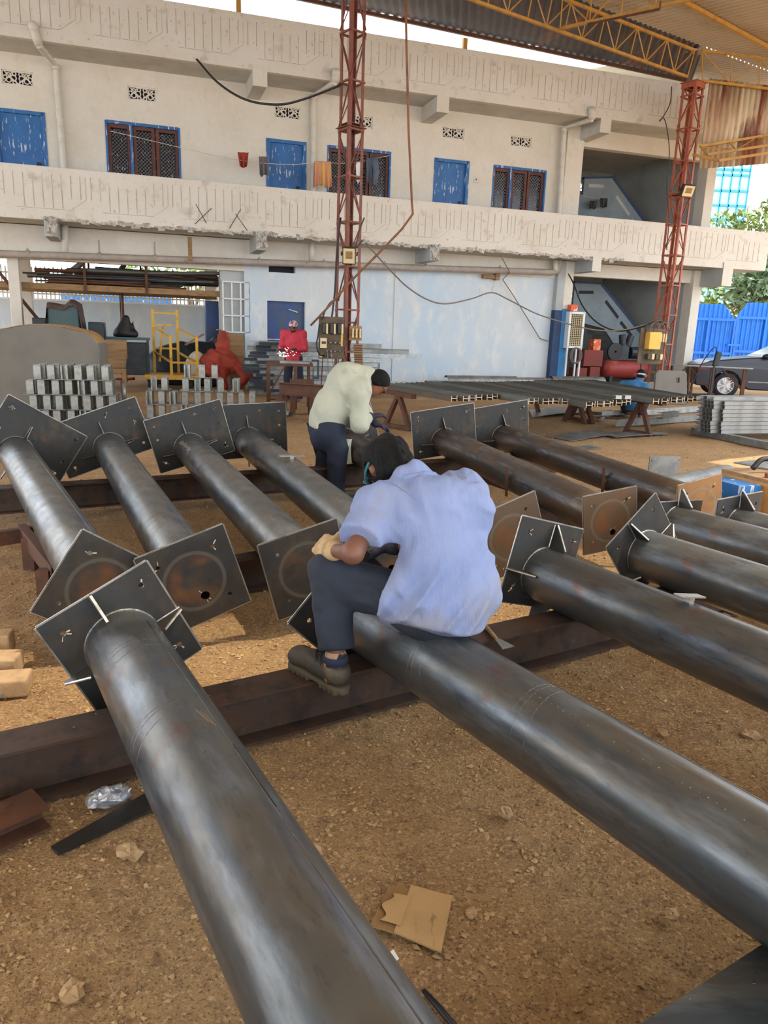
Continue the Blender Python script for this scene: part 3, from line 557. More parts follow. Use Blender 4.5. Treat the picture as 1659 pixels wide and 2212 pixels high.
# ================================================================ lattice towers and trusses
def tower(base, z0, ztop, rz, side, panel, zs, mt, label):
    m = atr(base.x, base.y, z0, rz); t = thing('lattice_column', label, 'lattice column', m); h = side / 2
    for sx, sy in ((-1, -1), (1, -1), (1, 1), (-1, 1)):
        for (za, zb, k) in ((0, zs - z0, 1.0), (zs - z0, ztop - z0, .94)):
            a = V((sx * h * k, sy * h * k, 0)); mb = MB(m)
            pts = [(0, 0), (-sx * .06, 0), (-sx * .06, -sy * .008), (-sx * .008, -sy * .008), (-sx * .008, -sy * .06), (0, -sy * .06)]
            q = [V((a.x + i, a.y + j, zz)) for zz in (za, zb) for i, j in pts]; n = 6
            mb.add(q, [(i, (i + 1) % n, n + (i + 1) % n, n + i) for i in range(n)] + [(0, 1, 2, 3), (3, 4, 5, 0), (n, n + 1, n + 2, n + 3), (n + 3, n + 4, n + 5, n)])
            mb.build('chord', M[mt], t)
    mb = MB(m); z = .25; k = 0; c4 = [(-h, -h), (h, -h), (h, h), (-h, h)]
    while z < ztop - z0:
        z2 = min(z + panel, ztop - z0 - .05); s_ = .97
        for i in range(4):
            a, b = c4[i], c4[(i + 1) % 4]; a = (a[0] * s_, a[1] * s_); b = (b[0] * s_, b[1] * s_)
            mb.bar((*a, z), (*b, z), .035, .03)
            p, q = (a, b) if (k + i) % 2 else (b, a)
            mb.bar((*p, z + .05), (*q, z2 - .02), .028, .01, (0, 0, 1))
        z = z + panel; k += 1
    mb.build('lacing', M[mt], t)
    mb = MB(m); mb.box((0, 0, zs - z0), (side + .08, side + .08, .012)); mb.box((0, 0, zs - z0 + .06), (side * .98, side * .98, .012)); mb.build('splice_plate', M[mt], t)
    mb = MB(m)
    for i in range(4):
        a, b = c4[i], c4[(i + 1) % 4]; mb.bar((a[0], a[1], ztop - z0 - .06), (b[0], b[1], ztop - z0 - .06), .012, .12)
    mb.box((0, 0, ztop - z0), (side + .06, side + .06, .014)); mb.build('cap_plate', M[mt], t)
    return t
Z1S = ony(765, 278, 15).z; Z2S = ony(1470, 428, 18.5).z
tower(T1, 0, ZT + 1.25, math.radians(38), .34, .8, Z1S, 'tower', 'red lattice steel column carrying the oily switch panel, left of centre')
tower(T2, .45, ZT, math.radians(38), .36, .68, Z2S, 'tower2', 'orange red lattice steel column near the blue gate, standing on a concrete block')
def truss(name, label, bot, top, n, wch=.05, extra=None, group='yellow roof trusses'):
    t = thing(name, label, 'truss', bot[0], group)
    mb = MB(); mb.bar(*bot, wch, wch); mb.build('bottom_chord', M['yellow'], t)
    mb = MB(); mb.bar(*top, wch, wch); mb.build('top_chord', M['yellow'], t)
    mb = MB()
    for i in range(n + 1):
        f = i / n; a, b = V(bot[0]).lerp(V(bot[1]), f), V(top[0]).lerp(V(top[1]), f); mb.bar(a, b, .022, .022, (1, 0, 0))
        if i < n:
            g = (i + 1) / n; a2, b2 = V(bot[0]).lerp(V(bot[1]), g), V(top[0]).lerp(V(top[1]), g)
            if i % 2: mb.bar(a, b2, .02, .02, (1, 0, 0))
            else: mb.bar(b, a2, .02, .02, (1, 0, 0))
    mb.build('web', M['yellow'], t); return t
zt2 = T2 + V((0, 0, ZT + .08)); dmain = (onz(1020, 0, ZT + .08) - zt2).normalized()
bm0 = (zt2 + dmain * .25, zt2 + dmain * 17); tp0 = (zt2 + V((0, 0, .56)) + dmain * .1, zt2 + V((0, 0, .56)) + dmain * 17)
truss('roof_truss', 'long yellow lattice truss running from the orange column top towards upper left', bm0, tp0, 34)
g0 = T2 + V((0, 0, ZT + .06)) + GE * .2; g1 = T2 + GE * 9.5; g1.z = roofz(g1) - .75
h0 = T2 + V((0, 0, ZR - .12)) + GE * .1; h1 = T2 + GE * 9.5; h1.z = roofz(h1) - .1
truss('roof_truss', 'yellow gable truss above the rusted cladding at the right edge', (g0, g1), (h0, h1), 14)
c0 = onroof(1210, 62, .68); c1 = onroof(1493, -2, .68); d0 = onroof(1224, 22, .14); d1 = onroof(1310, 0, .14)
cd = (c1 - c0).normalized(); dd = V((cd.x, cd.y, (d1 - d0).normalized().z))
truss('roof_truss', 'brown shaded truss crossing below the pale roof sheets at the top', (c0, c0 + cd * 7), (c0 + V((0, 0, .54)), c0 + cd * 7 + V((0, 0, .54))), 10)
mb = MB(); a, b = onroof(1395, -40, .07), onroof(1700, 124, .07); mb.bar(a, b, .07, .07); tag(mb.build('purlin', M['yellow'], loc=a), 'single yellow purlin under the pale roof, upper right corner', 'purlin')
mb = MB(); a, b = onroof(1270, 52, .8), onroof(1425, 20, .8); mb.tube([a, b], .02, 8); mb.tube([b, b + V((0, 0, .12))], .012, 6); tag(mb.build('lamp_bracket', M['rust'], loc=a), 'thin brown pipe bracket hanging below the shaded cross truss', 'bracket')
# cladding sheet hung under the gable truss
def gp(px, py, off=.06):                                        # point on the vertical gable plane
    n = V((GE.y, -GE.x, 0)); P = T2 + n * -off; d = ray(px, py); return CAMP + d * ((P - CAMP).dot(n) / d.dot(n))
ca, cb, cc, cdn = gp(1533, 182), gp(1659, 160), gp(1527, 365), gp(1659, 355)
L2 = 7.5; sx0 = (V((ca.x, ca.y, 0)) - V((T2.x, T2.y, 0))).dot(GE)
mb = MB(); n = int(L2 / .13 * 4); nn = V((GE.y, -GE.x, 0)); vs_ = []
for i in range(n + 1):
    s_ = sx0 + L2 * i / n; p = T2 + GE * s_ + nn * (-.10 + .026 * math.sin(i * PI / 2 + .4)); top = roofz(p) - .62; bot = cc.z + (cdn.z - cc.z) * (s_ - sx0) / max(.1, (V((cdn.x, cdn.y, 0)) - V((cc.x, cc.y, 0))).length)
    vs_ += [V((p.x, p.y, top)), V((p.x, p.y, bot))]
mb.add(vs_, [(2 * i, 2 * i + 2, 2 * i + 3, 2 * i + 1) for i in range(n)]); o = mb.build('cladding_sheet', M['clad'], loc=cc, fix=False, smooth=True)
so_ = o.modifiers.new('thick', 'SOLIDIFY'); so_.thickness = .004
tag(o, 'rust streaked corrugated cladding sheet hanging below the gable truss at right', 'cladding')
q0 = gp(1512, 316, -.12); q1 = gp(1659, 292, -.12); q2 = gp(1528, 334, -.35); q3 = gp(1659, 314, -.35); dq = (q1 - q0).normalized(); dr = (q3 - q2).normalized()
truss('wall_girt', 'brown lattice girt crossing the rusted cladding at mid height', (q2, q2 + dr * 6), (q0, q0 + dq * 6), 9, .05, None, 'girts on the gable')
a, b = gp(1497, 334, -.12), gp(1552, 347, -.5); mb = MB(); mb.bar(a, b, .07, .05); mb.bar(b, b + dr * 5, .05, .05); tag(mb.build('girt_strut', M['yellow'], loc=a), 'orange strut from the orange lattice column to the cladding girt', 'strut')

# ================================================================ steel poles on their bearers
R0 = .1365
def pole(label, P, d, L, far_plate, near_plate, gus=(), tube='tube', extra=None, near_mat='plate_ring', gsize=(.1, .11), group='steel tube poles with end plates', gbright=True):
    d = V(d).normalized(); up = (V((0, 0, 1)) - d * d.z).normalized(); yy = up.cross(d)
    m = Matrix((d, yy, up)).transposed().to_4x4(); m.translation = V(P)
    t = thing('steel_pole', label, 'steel pole', m, group)
    mb = MB(); n = 48; xs = [i / 30 * L for i in range(31)]
    mb.lathe((0, 0, 0), (1, 0, 0), [(0, R0 - .008), (0, R0)] + [(x, R0) for x in xs[1:]] + [(L, R0 - .008)] + ([(0.001, R0 - .008)]), n); mb.build('tube', M[tube], t, smooth=True, local=True, auto=40)
    mb = MB(); sa = math.radians(62); mb.tube([(x, math.cos(sa) * R0, math.sin(sa) * R0) for x in xs[1:-1]], .0022, 6); mb.build('seam_weld', M[tube], t, smooth=True, local=True)
    def mk(spec, x, nm, mt, sgn):
        w, h, rot, cy, cz, hol = spec; a = math.radians(rot); t_ = .012
        out = rectp(w, h, cy, cz, a); ca, sa_ = math.cos(a), math.sin(a); holes = []
        for hx, hy, r in hol: holes.append(circ(cy + (hx * w / 2) * ca - (hy * h / 2) * sa_, cz + (hx * w / 2) * sa_ + (hy * h / 2) * ca, r))
        mb = MB(); mb.plate(out, holes, t_, (x, 0, 0), (0, 1, 0), (0, 0, 1)); p = mb.build(nm, M[mt], t, local=True)
        e = MB(); u = .0016                                     # light catching the plate edge, painted as a bright strip
        for i in range(4):
            q, r2 = out[i], out[(i + 1) % 4]; e.bar((x, q[0], q[1]), (x, r2[0], r2[1]), t_ + .001, .004, (1, 0, 0))
        e.build('lit_edge', M['bright'], p, local=True)
        mb = MB(); rr = random.Random(int(abs(rot) * 10) + 3)   # pale scrapings round the holes
        for hx, hy, r in hol:
            if rr.random() < .6:
                py_, pz_ = cy + (hx * w / 2) * ca - (hy * h / 2) * sa_, cz + (hx * w / 2) * sa_ + (hy * h / 2) * ca
                for k in range(rr.randint(1, 3)):
                    b = rr.uniform(0, 2 * PI); l = rr.uniform(.006, .022); wd = rr.uniform(.002, .006); dx, dy = math.cos(b), math.sin(b)
                    s0 = r + .001; A = (py_ + dx * s0, pz_ + dy * s0); B = (py_ + dx * (s0 + l), pz_ + dy * (s0 + l))
                    mb.bar((x + sgn * (t_ / 2 + .0004), *A), (x + sgn * (t_ / 2 + .0004), *B), wd, .0006, (1, 0, 0))
        if mb.v: mb.build('chalk_scrape', M['chalk'], p, local=True)
    if far_plate: mk(far_plate, -.006, 'base_plate', 'plate', 1)
    if near_plate: mk(near_plate, L + .006, 'cap_plate', near_mat, 1)
    if far_plate:
        mb = MB(); mb.tube([(.003, math.cos(k * PI / 20) * R0, math.sin(k * PI / 20) * R0) for k in range(41)], .006, 6, False); mb.build('weld_ring', M['weld'], t, smooth=True, local=True)
    for g in gus:
        a = math.radians(g); c, s_ = math.cos(a), math.sin(a); gl, gh = gsize
        o_ = V((0, c, s_)); tn = V((0, -s_, c)); mb = MB()
        pts = [(0, R0 - .002), (gl, R0 - .002), (gl, R0 + .012), (.014, R0 + gh), (0, R0 + gh)]
        mb.add([V((x, 0, 0)) + o_ * r + tn * w for w in (-.005, .005) for x, r in pts], [(0, 1, 2, 3, 4), (9, 8, 7, 6, 5)] + [(i, (i + 1) % 5, 5 + (i + 1) % 5, 5 + i) for i in range(5)])
        gu = mb.build('gusset', M['plate'], t, local=True)
        mb = MB(); mb.tube([V((gl, 0, 0)) + o_ * (R0 + .010), V((.014, 0, 0)) + o_ * (R0 + gh)], .0055, 6); mb.tube([V((0, 0, 0)) + o_ * (R0 + .002) + tn * .006, V((0, 0, 0)) + o_ * (R0 + gh) + tn * .006], .004, 6); mb.build('weld_bead', M['bright' if gbright else 'weld'], gu, local=True)
    if extra: extra(t)
    return t, m
H4 = [(-.72, -.68, .011), (.72, -.68, .011), (.72, .68, .011), (-.72, .68, .011)]
H4N = [(-.62, -.62, .011), (.62, -.62, .011), (.62, .62, .011), (-.62, .62, .011), (.1, -.42, .022)]
H6 = [(-.8, .7, .012), (0.25, .74, .012), (.8, .7, .012), (-.82, .2, .012), (.8, .15, .012), (-.8, -.7, .012), (.8, -.7, .012)]
dF = (.511, -.8595, 0)
ZB = .2 + R0
def cleat(x, ang, length=.16, w=.035, off=.03):
    def fn(t):
        a = math.radians(ang); o_ = V((0, math.cos(a), math.sin(a))); tn = V((0, -math.sin(a), math.cos(a))); mb = MB()
        mb.add([V((x + i, 0, 0)) + o_ * (R0 + off + j) + tn * k for j in (0, .006) for i in (-w / 2, w / 2) for k in (-length / 2, length / 2)], [(0, 1, 3, 2), (4, 6, 7, 5), (0, 4, 5, 1), (2, 3, 7, 6), (0, 2, 6, 4), (1, 5, 7, 3)])
        mb.bar(V((x, 0, 0)) + o_ * (R0 - .003), V((x, 0, 0)) + o_ * (R0 + off), .03, .03); mb.build('cleat', M['bright' if ang > 60 and ang < 110 else 'rust'], t, local=True)
    return fn
def dots(rows):
    def fn(t):
        mb = MB(); rr = random.Random(5)
        for x0, x1, ang0, ang1, n in rows:
            for k in range(n):
                f = k / (n - 1); a = math.radians(ang0 + (ang1 - ang0) * f + rr.uniform(-1, 1)); x = x0 + (x1 - x0) * f; r = rr.uniform(.0008, .0024)
                mb.ball((x, math.cos(a) * R0, math.sin(a) * R0), (r * 1.5, r, r), 6, 4)
        mb.build('weld_spatter', M['weld'], t, smooth=True, local=True)['kind'] = 'stuff'
    return fn
def rub(x, a0, a1):
    def fn(t):
        mb = MB()
        for k, dx in enumerate((0, .012, .05)): mb.tube([(x + dx + .02 * (i / 12) * k, math.cos(math.radians(a0 + (a1 - a0) * i / 12)) * (R0 - .0006), math.sin(math.radians(a0 + (a1 - a0) * i / 12)) * (R0 - .0006)) for i in range(13)], .0014, 5)
        mb.build('scratch_ring', M['weld'], t, smooth=True, local=True)
    return fn
def multi(*fs):
    def fn(t):
        for f in fs: f(t)
    return fn
PA = onz(268, 1392, ZB); PB = onz(775, 1325, ZB); PC = onz(1170, 1240, ZB); PD = onz(1392, 1197, ZB); PE = onz(1458, 1138, ZB); PF = onz(1592, 1142, ZB)
G4 = lambda rot: (rot, rot + 90, rot + 180, rot + 270)
def crack(t):
    mb = MB(); a = math.radians(60); x = 1.02; rr = random.Random(2); pts = []
    for k in range(12): pts.append((x + k * .026, math.cos(a - k * .004) * R0, math.sin(a - k * .004) * R0)); a += rr.uniform(-.02, .02)
    mb.tube(pts, .0018, 5); mb.build('dark_score', M['black'], t, local=True)
    mb = MB(); a = math.radians(78)
    for k in range(3): mb.tube([(.83 + k * .01, math.cos(a - .06 * k) * R0, math.sin(a - .06 * k) * R0), (.9 + k * .01, math.cos(a - .1 - .05 * k) * R0, math.sin(a - .1 - .05 * k) * R0)], .002, 5)
    mb.build('orange_rust_mark', M['plate_rust'], t, local=True)
pole('nearest steel pole, running from the plate at left down to the bottom edge', PA, dF, 3.1, (.43, .43, 26.9, .0, .02, H4), None, G4(26.9), extra=multi(rub(.28, 40, 150), rub(.75, 90, 190), crack), gsize=(.085, .1))
pole('steel pole that the man in the blue shirt sits on', PB, (.552, -.834, 0), 3.1, (.43, .43, 45.4, -.02, .02, H4), None, G4(45.4), extra=multi(rub(.55, 130, 200), rub(1.05, 60, 190), dots([(.1, .5, 118, 112, 34), (1.05, 1.9, 108, 112, 38)])), gsize=(.07, .07))
pole('steel pole right of the seated man, with a small bracket on its top', PC, dF, 3.1, (.43, .43, -15.3, -.0, .05, H4), None, G4(-15.3), extra=cleat(.83, 80, .15, .045, .022), gsize=(.11, .12))
pole('second steel pole right of the seated man, its plate turned on a corner', PD, dF, 3.1, (.43, .43, 38.4, -.0, .04, H4), None, G4(38.4), gsize=(.09, .11))
pole('third steel pole right of the seated man, level plate with a tall gusset', PE, dF, 3.1, (.46, .43, -3, -.0, -.05, H4), None, G4(-3), gsize=(.1, .11))
pole('rightmost steel pole, cut off by the right edge beside the orange perforated tool table', PF, dF, 3.1, (.45, .43, 2, .0, 0.0, H4), None, G4(2), gsize=(.1, .11))
ZN, ZFAR = .33, .42
NEAR = dict(G1=(215, 1272), G2=(420, 1254), G3=(663, 1229), G4=(835, 1196), G5=(1103, 1160), G6=(1316, 1124), G7=(1509, 1094))
FAR = dict(G1=(35, 978), G2=(237.5, 968), G3=(410, 968), G4=(535, 953), G5=(745, 955), G6=(959, 953), G7=(1087, 945))
SP = dict(G1=((.68, .47, 147.3, .14, .093, H6), (.41, .41, 56.2, 0, 0, H4N), 'leftmost steel pole of the middle row, both plates turned on a corner', 'tube', 'plate_ring'),
    G2=((.76, .47, 19, -.057, .095, H6), (.42, .42, 18.2, 0, 0, H4N), 'second steel pole from left in the middle row, round hole low in its near plate', 'tube', 'plate_ring'),
    G3=((.68, .48, 15.4, .009, .107, H6), (.41, .41, 15, 0, 0, H4N), 'third steel pole from left in the middle row, white marks near its far end', 'tube', 'plate_ring'),
    G4=((.68, .51, 2.5, .04, .1, H6), (.41, .41, 6, 0, 0, H4N), 'fourth steel pole from left in the middle row, bright cross bracket on top', 'tube', 'plate_ring'),
    G5=((.66, .48, 17, .0, .06, H6), (.43, .43, 20, 0, 0, H4N), 'steel pole the stooping man works on, mostly hidden behind the seated man', 'tube_far', 'plate_warm'),
    G6=((.68, .48, 8.2, -.002, .1, H6), (.40, .40, 8.3, 0, 0, H4N), 'second steel pole from right in the middle row, brown near plate with four scraped holes', 'tube_far', 'plate_warm'),
    G7=((.66, .48, 8.3, -.035, .115, H6), (.39, .41, 10.5, 0, 0, H4N), 'rightmost steel pole of the middle row, orange rusted near plate', 'tube_far', 'plate_rust'))
def scribble(t):                                                # white paint-pen lettering, too worn to read
    mb = MB(); rr = random.Random(12); L = 'FMZHANIN3'
    for k in range(9):
        for j in range(3):
            x = .16 + k * .05 + rr.uniform(0, .012); a = math.radians(140 + rr.uniform(-4, 4)); b = a + math.radians(rr.uniform(-14, 14)); x2 = x + rr.uniform(-.006, .028)
            mb.tube([(x, math.cos(a) * (R0 + .0004), math.sin(a) * (R0 + .0004)), (x2, math.cos(b) * (R0 + .0004), math.sin(b) * (R0 + .0004))], .0016, 4)
    mb.build('white_marking', M['chalk'], t, local=True)
GEX = dict(G3=multi(scribble, rub(2.35, 60, 130)), G4=multi(cleat(1.55, 88, .2, .05, .02), rub(1.5, 60, 160)), G6=cleat(1.72, 184, .24, .035, .02), G7=cleat(1.95, 184, .22, .035, .02), G2=rub(2.7, 60, 140))
GPOS = {}
for k in FAR:
    pf, pn = onz(*FAR[k], ZFAR), onz(*NEAR[k], ZN); d = pn - pf; fp, np_, lab, tb, nm = SP[k]
    GPOS[k] = (pf, pn)
    pole(lab, pf, d, d.length, fp, np_, G4(fp[2]), tb, GEX.get(k), nm, (.07, .11), gbright=False)
# pale spare pole behind the rightmost one, lying the other way
a, b = onz(1470, 1052, .27), onz(1568, 1030, .27); d = (b - a).normalized(); e = b
m = Matrix((d, V((0, 0, 1)).cross(d), V((0, 0, 1)))).transposed().to_4x4(); m.translation = a
t = thing('pale_pipe', 'short pale galvanised pipe lying behind the orange rusted plate', 'pipe', m)
L = (e - a).length; mb = MB(); mb.lathe((0, 0, 0), (1, 0, 0), [(-.3, 0), (-.3, .115), (L, .115), (L, .105), (-.2, .105)], 32); mb.build('barrel', M['galv_dark'], t, smooth=True, local=True, auto=40)
p0, p1, p2 = onz(1396, 1052, .05), onz(1461, 1050, .05), None
ax = (p1 - p0).normalized(); mb = MB(); c = p0.lerp(p1, .5); mb.plate(rectp((p1 - p0).length, .33, 0, .165), [circ(-.16, .29, .011), circ(.16, .29, .011)], .012, (c.x, c.y, .03), ax, (0, 0, 1))
tag(mb.build('loose_plate', M['galv_dark'], loc=(c.x, c.y, .03)), 'pale square plate standing on edge behind the rightmost middle pole', 'plate')

# ---- bearers under the poles
def ibeam(label, a, b, h, w, name='steel_beam', mt='beam', cap=True, group=None):
    a, b = V(a), V(b); t = thing(name, label, 'steel beam', a, group); mb = MB(); mb.prof(a, b, ipf(h, w, .011, .009)); mb.build('section', M[mt], t)
    mb = MB(); rr = random.Random(int(h * 1000))
    for k in range(46):
        f = rr.random(); p = a.lerp(b, f) + V((0, 0, h)); x, y, z = frame(b - a); mb.ball(p + y * rr.uniform(-w / 2, w / 2) * .9, (.005, .003, .0012), 6, 4)
    mb.build('weld_spatter', M['weld'], t)['kind'] = 'stuff'; return t
dr, nr = V((.853, .521, 0)).normalized(), V((.521, -.853, 0)).normalized()
def bp(s, n): return V((.853 * s + .521 * n, .521 * s - .853 * n, 0)) / (.853 ** 2 + .521 ** 2)
ibeam('long dark I-beam under the front row of poles, the seated man rests his boot on it', bp(-1.6, -2.385), bp(5.2, -2.385), .2, .15)
ibeam('steel beam with its grey top flange in the bottom right corner', bp(-1.2, -.640), bp(3.2, -.640), .2, .16, mt='tube')
def thr(p, q, e0, e1): d = (q - p).normalized(); return p - d * e0, q + d * e1
ibeam('dark I-beam under the near ends of the middle row of poles', *thr(onz(534, 1270, 0), onz(1200, 1140, 0), .95, 1.5), .195, .14)
fb0, fb1 = onz(150, 1070, .18), onz(940, 1016, .18)
fb0.z = fb1.z = .085
ibeam('raised dark I-beam under the far ends of the middle row of poles', *thr(fb0, fb1, .9, 1.6), .195, .14)
rr = random.Random(4)
for k, f in enumerate((.02, .5, .98)):
    a, b = thr(fb0, fb1, .9, 1.6); p = a.lerp(b, f); mb = MB(Matrix.Translation((p.x, p.y, .04)) @ Matrix.Rotation(.55, 4, 'Z')); mb.box((0, 0, 0), (.2, .24, .085)); tag(mb.build('packing_block', M['wood'], loc=(p.x, p.y, 0), bevel=.004), ('left end', 'middle', 'right end')[k] + ' timber packing block under the raised far I-beam', 'block', 'packing blocks under the far beam')
# short channel between the seated man and the next pole
a, b = onz(985, 1052, .06), onz(1093, 1092, .06); a.z = b.z = .19
mb = MB(); mb.prof(a, b, chf(.1, .06)); tag(mb.build('channel_piece', M['rust'], loc=a), 'short brown channel lying beside the pole right of the seated man', 'channel')
a, b = onz(1165, 1128, .2), onz(1245, 1150, .2)
# left-hand brown frame with post
t = thing('brown_stand', 'brown welded channel stand under the leftmost middle pole', 'stand', onz(60, 1190, 0))
mb = MB(); mb.prof(onz(-60, 1190, .12), onz(75, 1168, .12), chf(.09, .05)); mb.prof(onz(40, 1165, .12), onz(112, 1262, .12), chf(.1, .05)); mb.build('rail', M['rust'], t)
for q in ((95, 1230, .19), (62, 1162, .2)):
    p = onz(q[0], q[1], q[2]); mb = MB(); mb.bb(p.x - .035, p.x + .035, p.y - .03, p.y + .03, -.01, q[2]); mb.build('post', M['rust'], t)
p = onz(48, 1150, .08); mb = MB(atr(p.x, p.y, .0, .4)); mb.bb(-.09, .09, -.08, .08, 0, .13); tag(mb.build('timber_block', M['wood'], loc=(p.x, p.y, 0), bevel=.006), 'square timber block on the brown stand at the left edge', 'block')
# blocks and flat bar at the left edge
for (px, py, sx, sy, sz, rz, w) in ((0, 1392, .12, .1, .09, .2, 'farthest'), (8, 1437, .15, .12, .08, .15, 'middle'), (14, 1478, .2, .12, .07, .25, 'nearest')):
    p = onz(px, py, 0.03); mb = MB(atr(p.x, p.y, 0, rz)); mb.bb(-sx * .8, sx * .45, -sy / 2, sy / 2, -.005, sz); tag(mb.build('timber_block', M['stone'], loc=(p.x, p.y, 0), bevel=.008), w + ' of the three pale blocks in a row at the left edge', 'block', 'pale blocks at the left edge')
mb = MB(); a, b = onz(-70, 1520, .012), onz(50, 1482, .012); mb.bar(a, b, .05, .012); tag(mb.build('flat_strip', M['galv_dark'], loc=a), 'grey strip lying beside the nearest pale block at the left edge', 'strip')
# off-cuts by the front beam
a, b = onz(-90, 1850, .0), onz(92, 1770, 0); a.z = b.z = 0.002
mb = MB(); mb.prof(a, b, ipf(.075, .13, .007, .006)); tag(mb.build('beam_offcut', M['rust'], loc=a), 'brown beam offcut lying in front of the long dark I-beam, lower left', 'offcut')
a, b = onz(118, 1838, .006), onz(330, 1728, .006); mb = MB(); x, y, z = frame(b - a)
mb.add([a + y * .022 + z * .004, a - y * .022 + z * .004, b - y * .045 + z * .004, b + y * .045 + z * .004] + [a + y * .022 - z * .006, a - y * .022 - z * .006, b - y * .045 - z * .006, b + y * .045 - z * .006], [(0, 1, 2, 3), (7, 6, 5, 4), (0, 4, 5, 1), (1, 5, 6, 2), (2, 6, 7, 3), (3, 7, 4, 0)])
tag(mb.build('steel_strip', M['plate'], loc=a), 'dark tapering steel strip half buried beside the nearest pole', 'strip')
p = onz(236, 1722, .02); rr = random.Random(9); mb = MB(atr(p.x, p.y, .022, .45)); mb.ball((0, 0, 0), (.07, .032, .03), 18, 12); mb.v = [v + V((rr.uniform(-.007, .007), rr.uniform(-.007, .007), rr.uniform(-.006, .006))) for v in mb.v]
tag(mb.build('crumpled_bag', M['foil'], loc=(p.x, p.y, 0)), 'crumpled silver plastic bag on the ground beside the long I-beam', 'bag')
# torn cardboard and the black rod
q = [onz(*c, .012) for c in ((800, 2003), (842, 1906), (978, 1932), (953, 2058))]
t = thing('torn_cardboard', 'torn brown cardboard sheet on the gravel between the two nearest poles', 'cardboard', q[0].lerp(q[2], .5))
def cf(u, v):
    p = q[0].lerp(q[3], u).lerp(q[1].lerp(q[2], u), v); return p + V((0, 0, .004 * math.sin(u * 5) + .004 * math.sin(v * 4 + 1)))
mb = MB(); mb.grid(lambda u, v: cf(.34 + .66 * u, v), 16, 16, (0, 0, .005)); mb.build('liner', M['card'], t)
mb = MB(); mb.grid(lambda u, v: cf(.36 * u, v * (.98 - .05 * math.sin(u * 9))) + V((0, 0, -.002 + .0018 * math.sin(u * 150))), 110, 8, (0, 0, .003)); mb.build('exposed_flutes', M['card'], t)
mb = MB(); rr = random.Random(3); mb.grid(lambda u, v: cf(.1 + .3 * u + .06 * math.sin(v * 9) * (1 - u), .12 + .62 * v) + V((0, 0, .0065)), 8, 14, (0, 0, .0015)); mb.build('torn_liner', M['card'], t)
a, b, c, d = onz(822, 2072, .02), onz(832, 2098, .02), onz(862, 2072, .014), onz(850, 2052, .014); mb = MB(); mb.add([a, b, c, d] + [p + V((0, 0, .002)) for p in (a, b, c, d)], [(0, 1, 2, 3), (7, 6, 5, 4), (0, 4, 5, 1), (1, 5, 6, 2), (2, 6, 7, 3), (3, 7, 4, 0)]); mb.build('white_liner', M['white'], t)
a, b = onz(915, 2140, .012), onz(1010, 2250, .012); mb = MB(); mb.tube([a, a.lerp(b, .4) + V((0, 0, .002)), b], [.006, .008, .008], 8); tag(mb.build('iron_rod', M['black'], loc=a, smooth=True), 'black rod on the gravel at the bottom edge', 'rod')
# stones big enough to pick out
for (px, py, s, lab) in ((1092, 1758, .03, 'pale stone beside the seated man\'s pole, right'), (278, 1845, .042, 'flat pale stone beside the nearest pole, lower left'), (676, 1838, .03, 'pale stone close to the right side of the nearest pole'), (1018, 1975, .02, 'small white stone beside the torn cardboard'), (1620, 1592, .04, 'flat brown stone at the right edge'), (1432, 1585, .026, 'pale chip of stone in front of the second pole at right'), (1452, 1978, .022, 'yellowish stone at lower right near the steel beam'), (158, 2148, .034, 'dark stone in the bottom left corner')):
    p = onz(px, py, 0); rr = random.Random(px); mb = MB(atr(p.x, p.y, s * .2, rr.uniform(0, 3))); mb.ball((0, 0, 0), (s, s * .75, s * .4), 9, 6); mb.v = [v + V((rr.uniform(-.2, .2), rr.uniform(-.2, .2), rr.uniform(-.15, .15))) * s for v in mb.v]
    tag(mb.build('stone', M['stone'], loc=(p.x, p.y, 0)), lab, 'stone', 'loose stones on the gravel')
# scraper lying on the beam
a, b, c = onz(1040, 1342, .215), onz(1074, 1382, .215), onz(1098, 1400, .208)
t = thing('paint_scraper', 'brown handled scraper on the long I-beam behind the seated man', 'scraper', a)
mb = MB(); mb.tube([a, b], [.011, .008], 8); mb.build('handle', M['wood'], t, smooth=True)
mb = MB(); x = (c - b).normalized(); y = V((0, 0, 1)).cross(x); mb.add([b + y * .012, b - y * .012, c - y * .032, c + y * .032] + [p + V((0, 0, .004)) for p in (b + y * .012, b - y * .012, c - y * .032, c + y * .032)], [(0, 1, 2, 3), (7, 6, 5, 4), (0, 4, 5, 1), (1, 5, 6, 2), (2, 6, 7, 3), (3, 7, 4, 0)]); mb.build('blade', M['galv_dark'], t)

# ================================================================ people: continuous surfaces grown from joints
def A3(p): return np.array(p, float)
def rc(a, b, ra, rb, flat=None, k=1.0):                          # tapering limb; flat/k squash it along a direction
    a, b = A3(a), A3(b); ba = b - a; L2 = max(1e-9, ba @ ba); fl = None if flat is None else A3(flat) / np.linalg.norm(flat)
    def fn(P):
        t = np.clip(((P - a) @ ba) / L2, 0, 1); q = P - a - t[:, None] * ba
        if fl is not None: c = q @ fl; q = q + (c * (1 / k - 1))[:, None] * fl
        return np.sqrt((q * q).sum(1)) - (ra + (rb - ra) * t)
    return fn
def el(c, ax, rad):
    c = A3(c); Rm = np.array([A3(a) / np.linalg.norm(a) for a in ax]); rad = A3(rad)
    def fn(P):
        q = (P - c) @ Rm.T; k0 = np.sqrt(((q / rad) ** 2).sum(1)); k1 = np.sqrt(((q / rad ** 2) ** 2).sum(1)) + 1e-9; return k0 * (k0 - 1) / k1
    return fn
def smin(a, b, k):
    h = np.clip(.5 + .5 * (b - a) / k, 0, 1); return b + (a - b) * h - k * h * (1 - h)
def uni(prims, k=.03):
    def fn(P):
        d = prims[0](P)
        for q in prims[1:]: d = smin(d, q(P), k)
        return d
    return fn
def off(f, r): return lambda P: f(P) - r
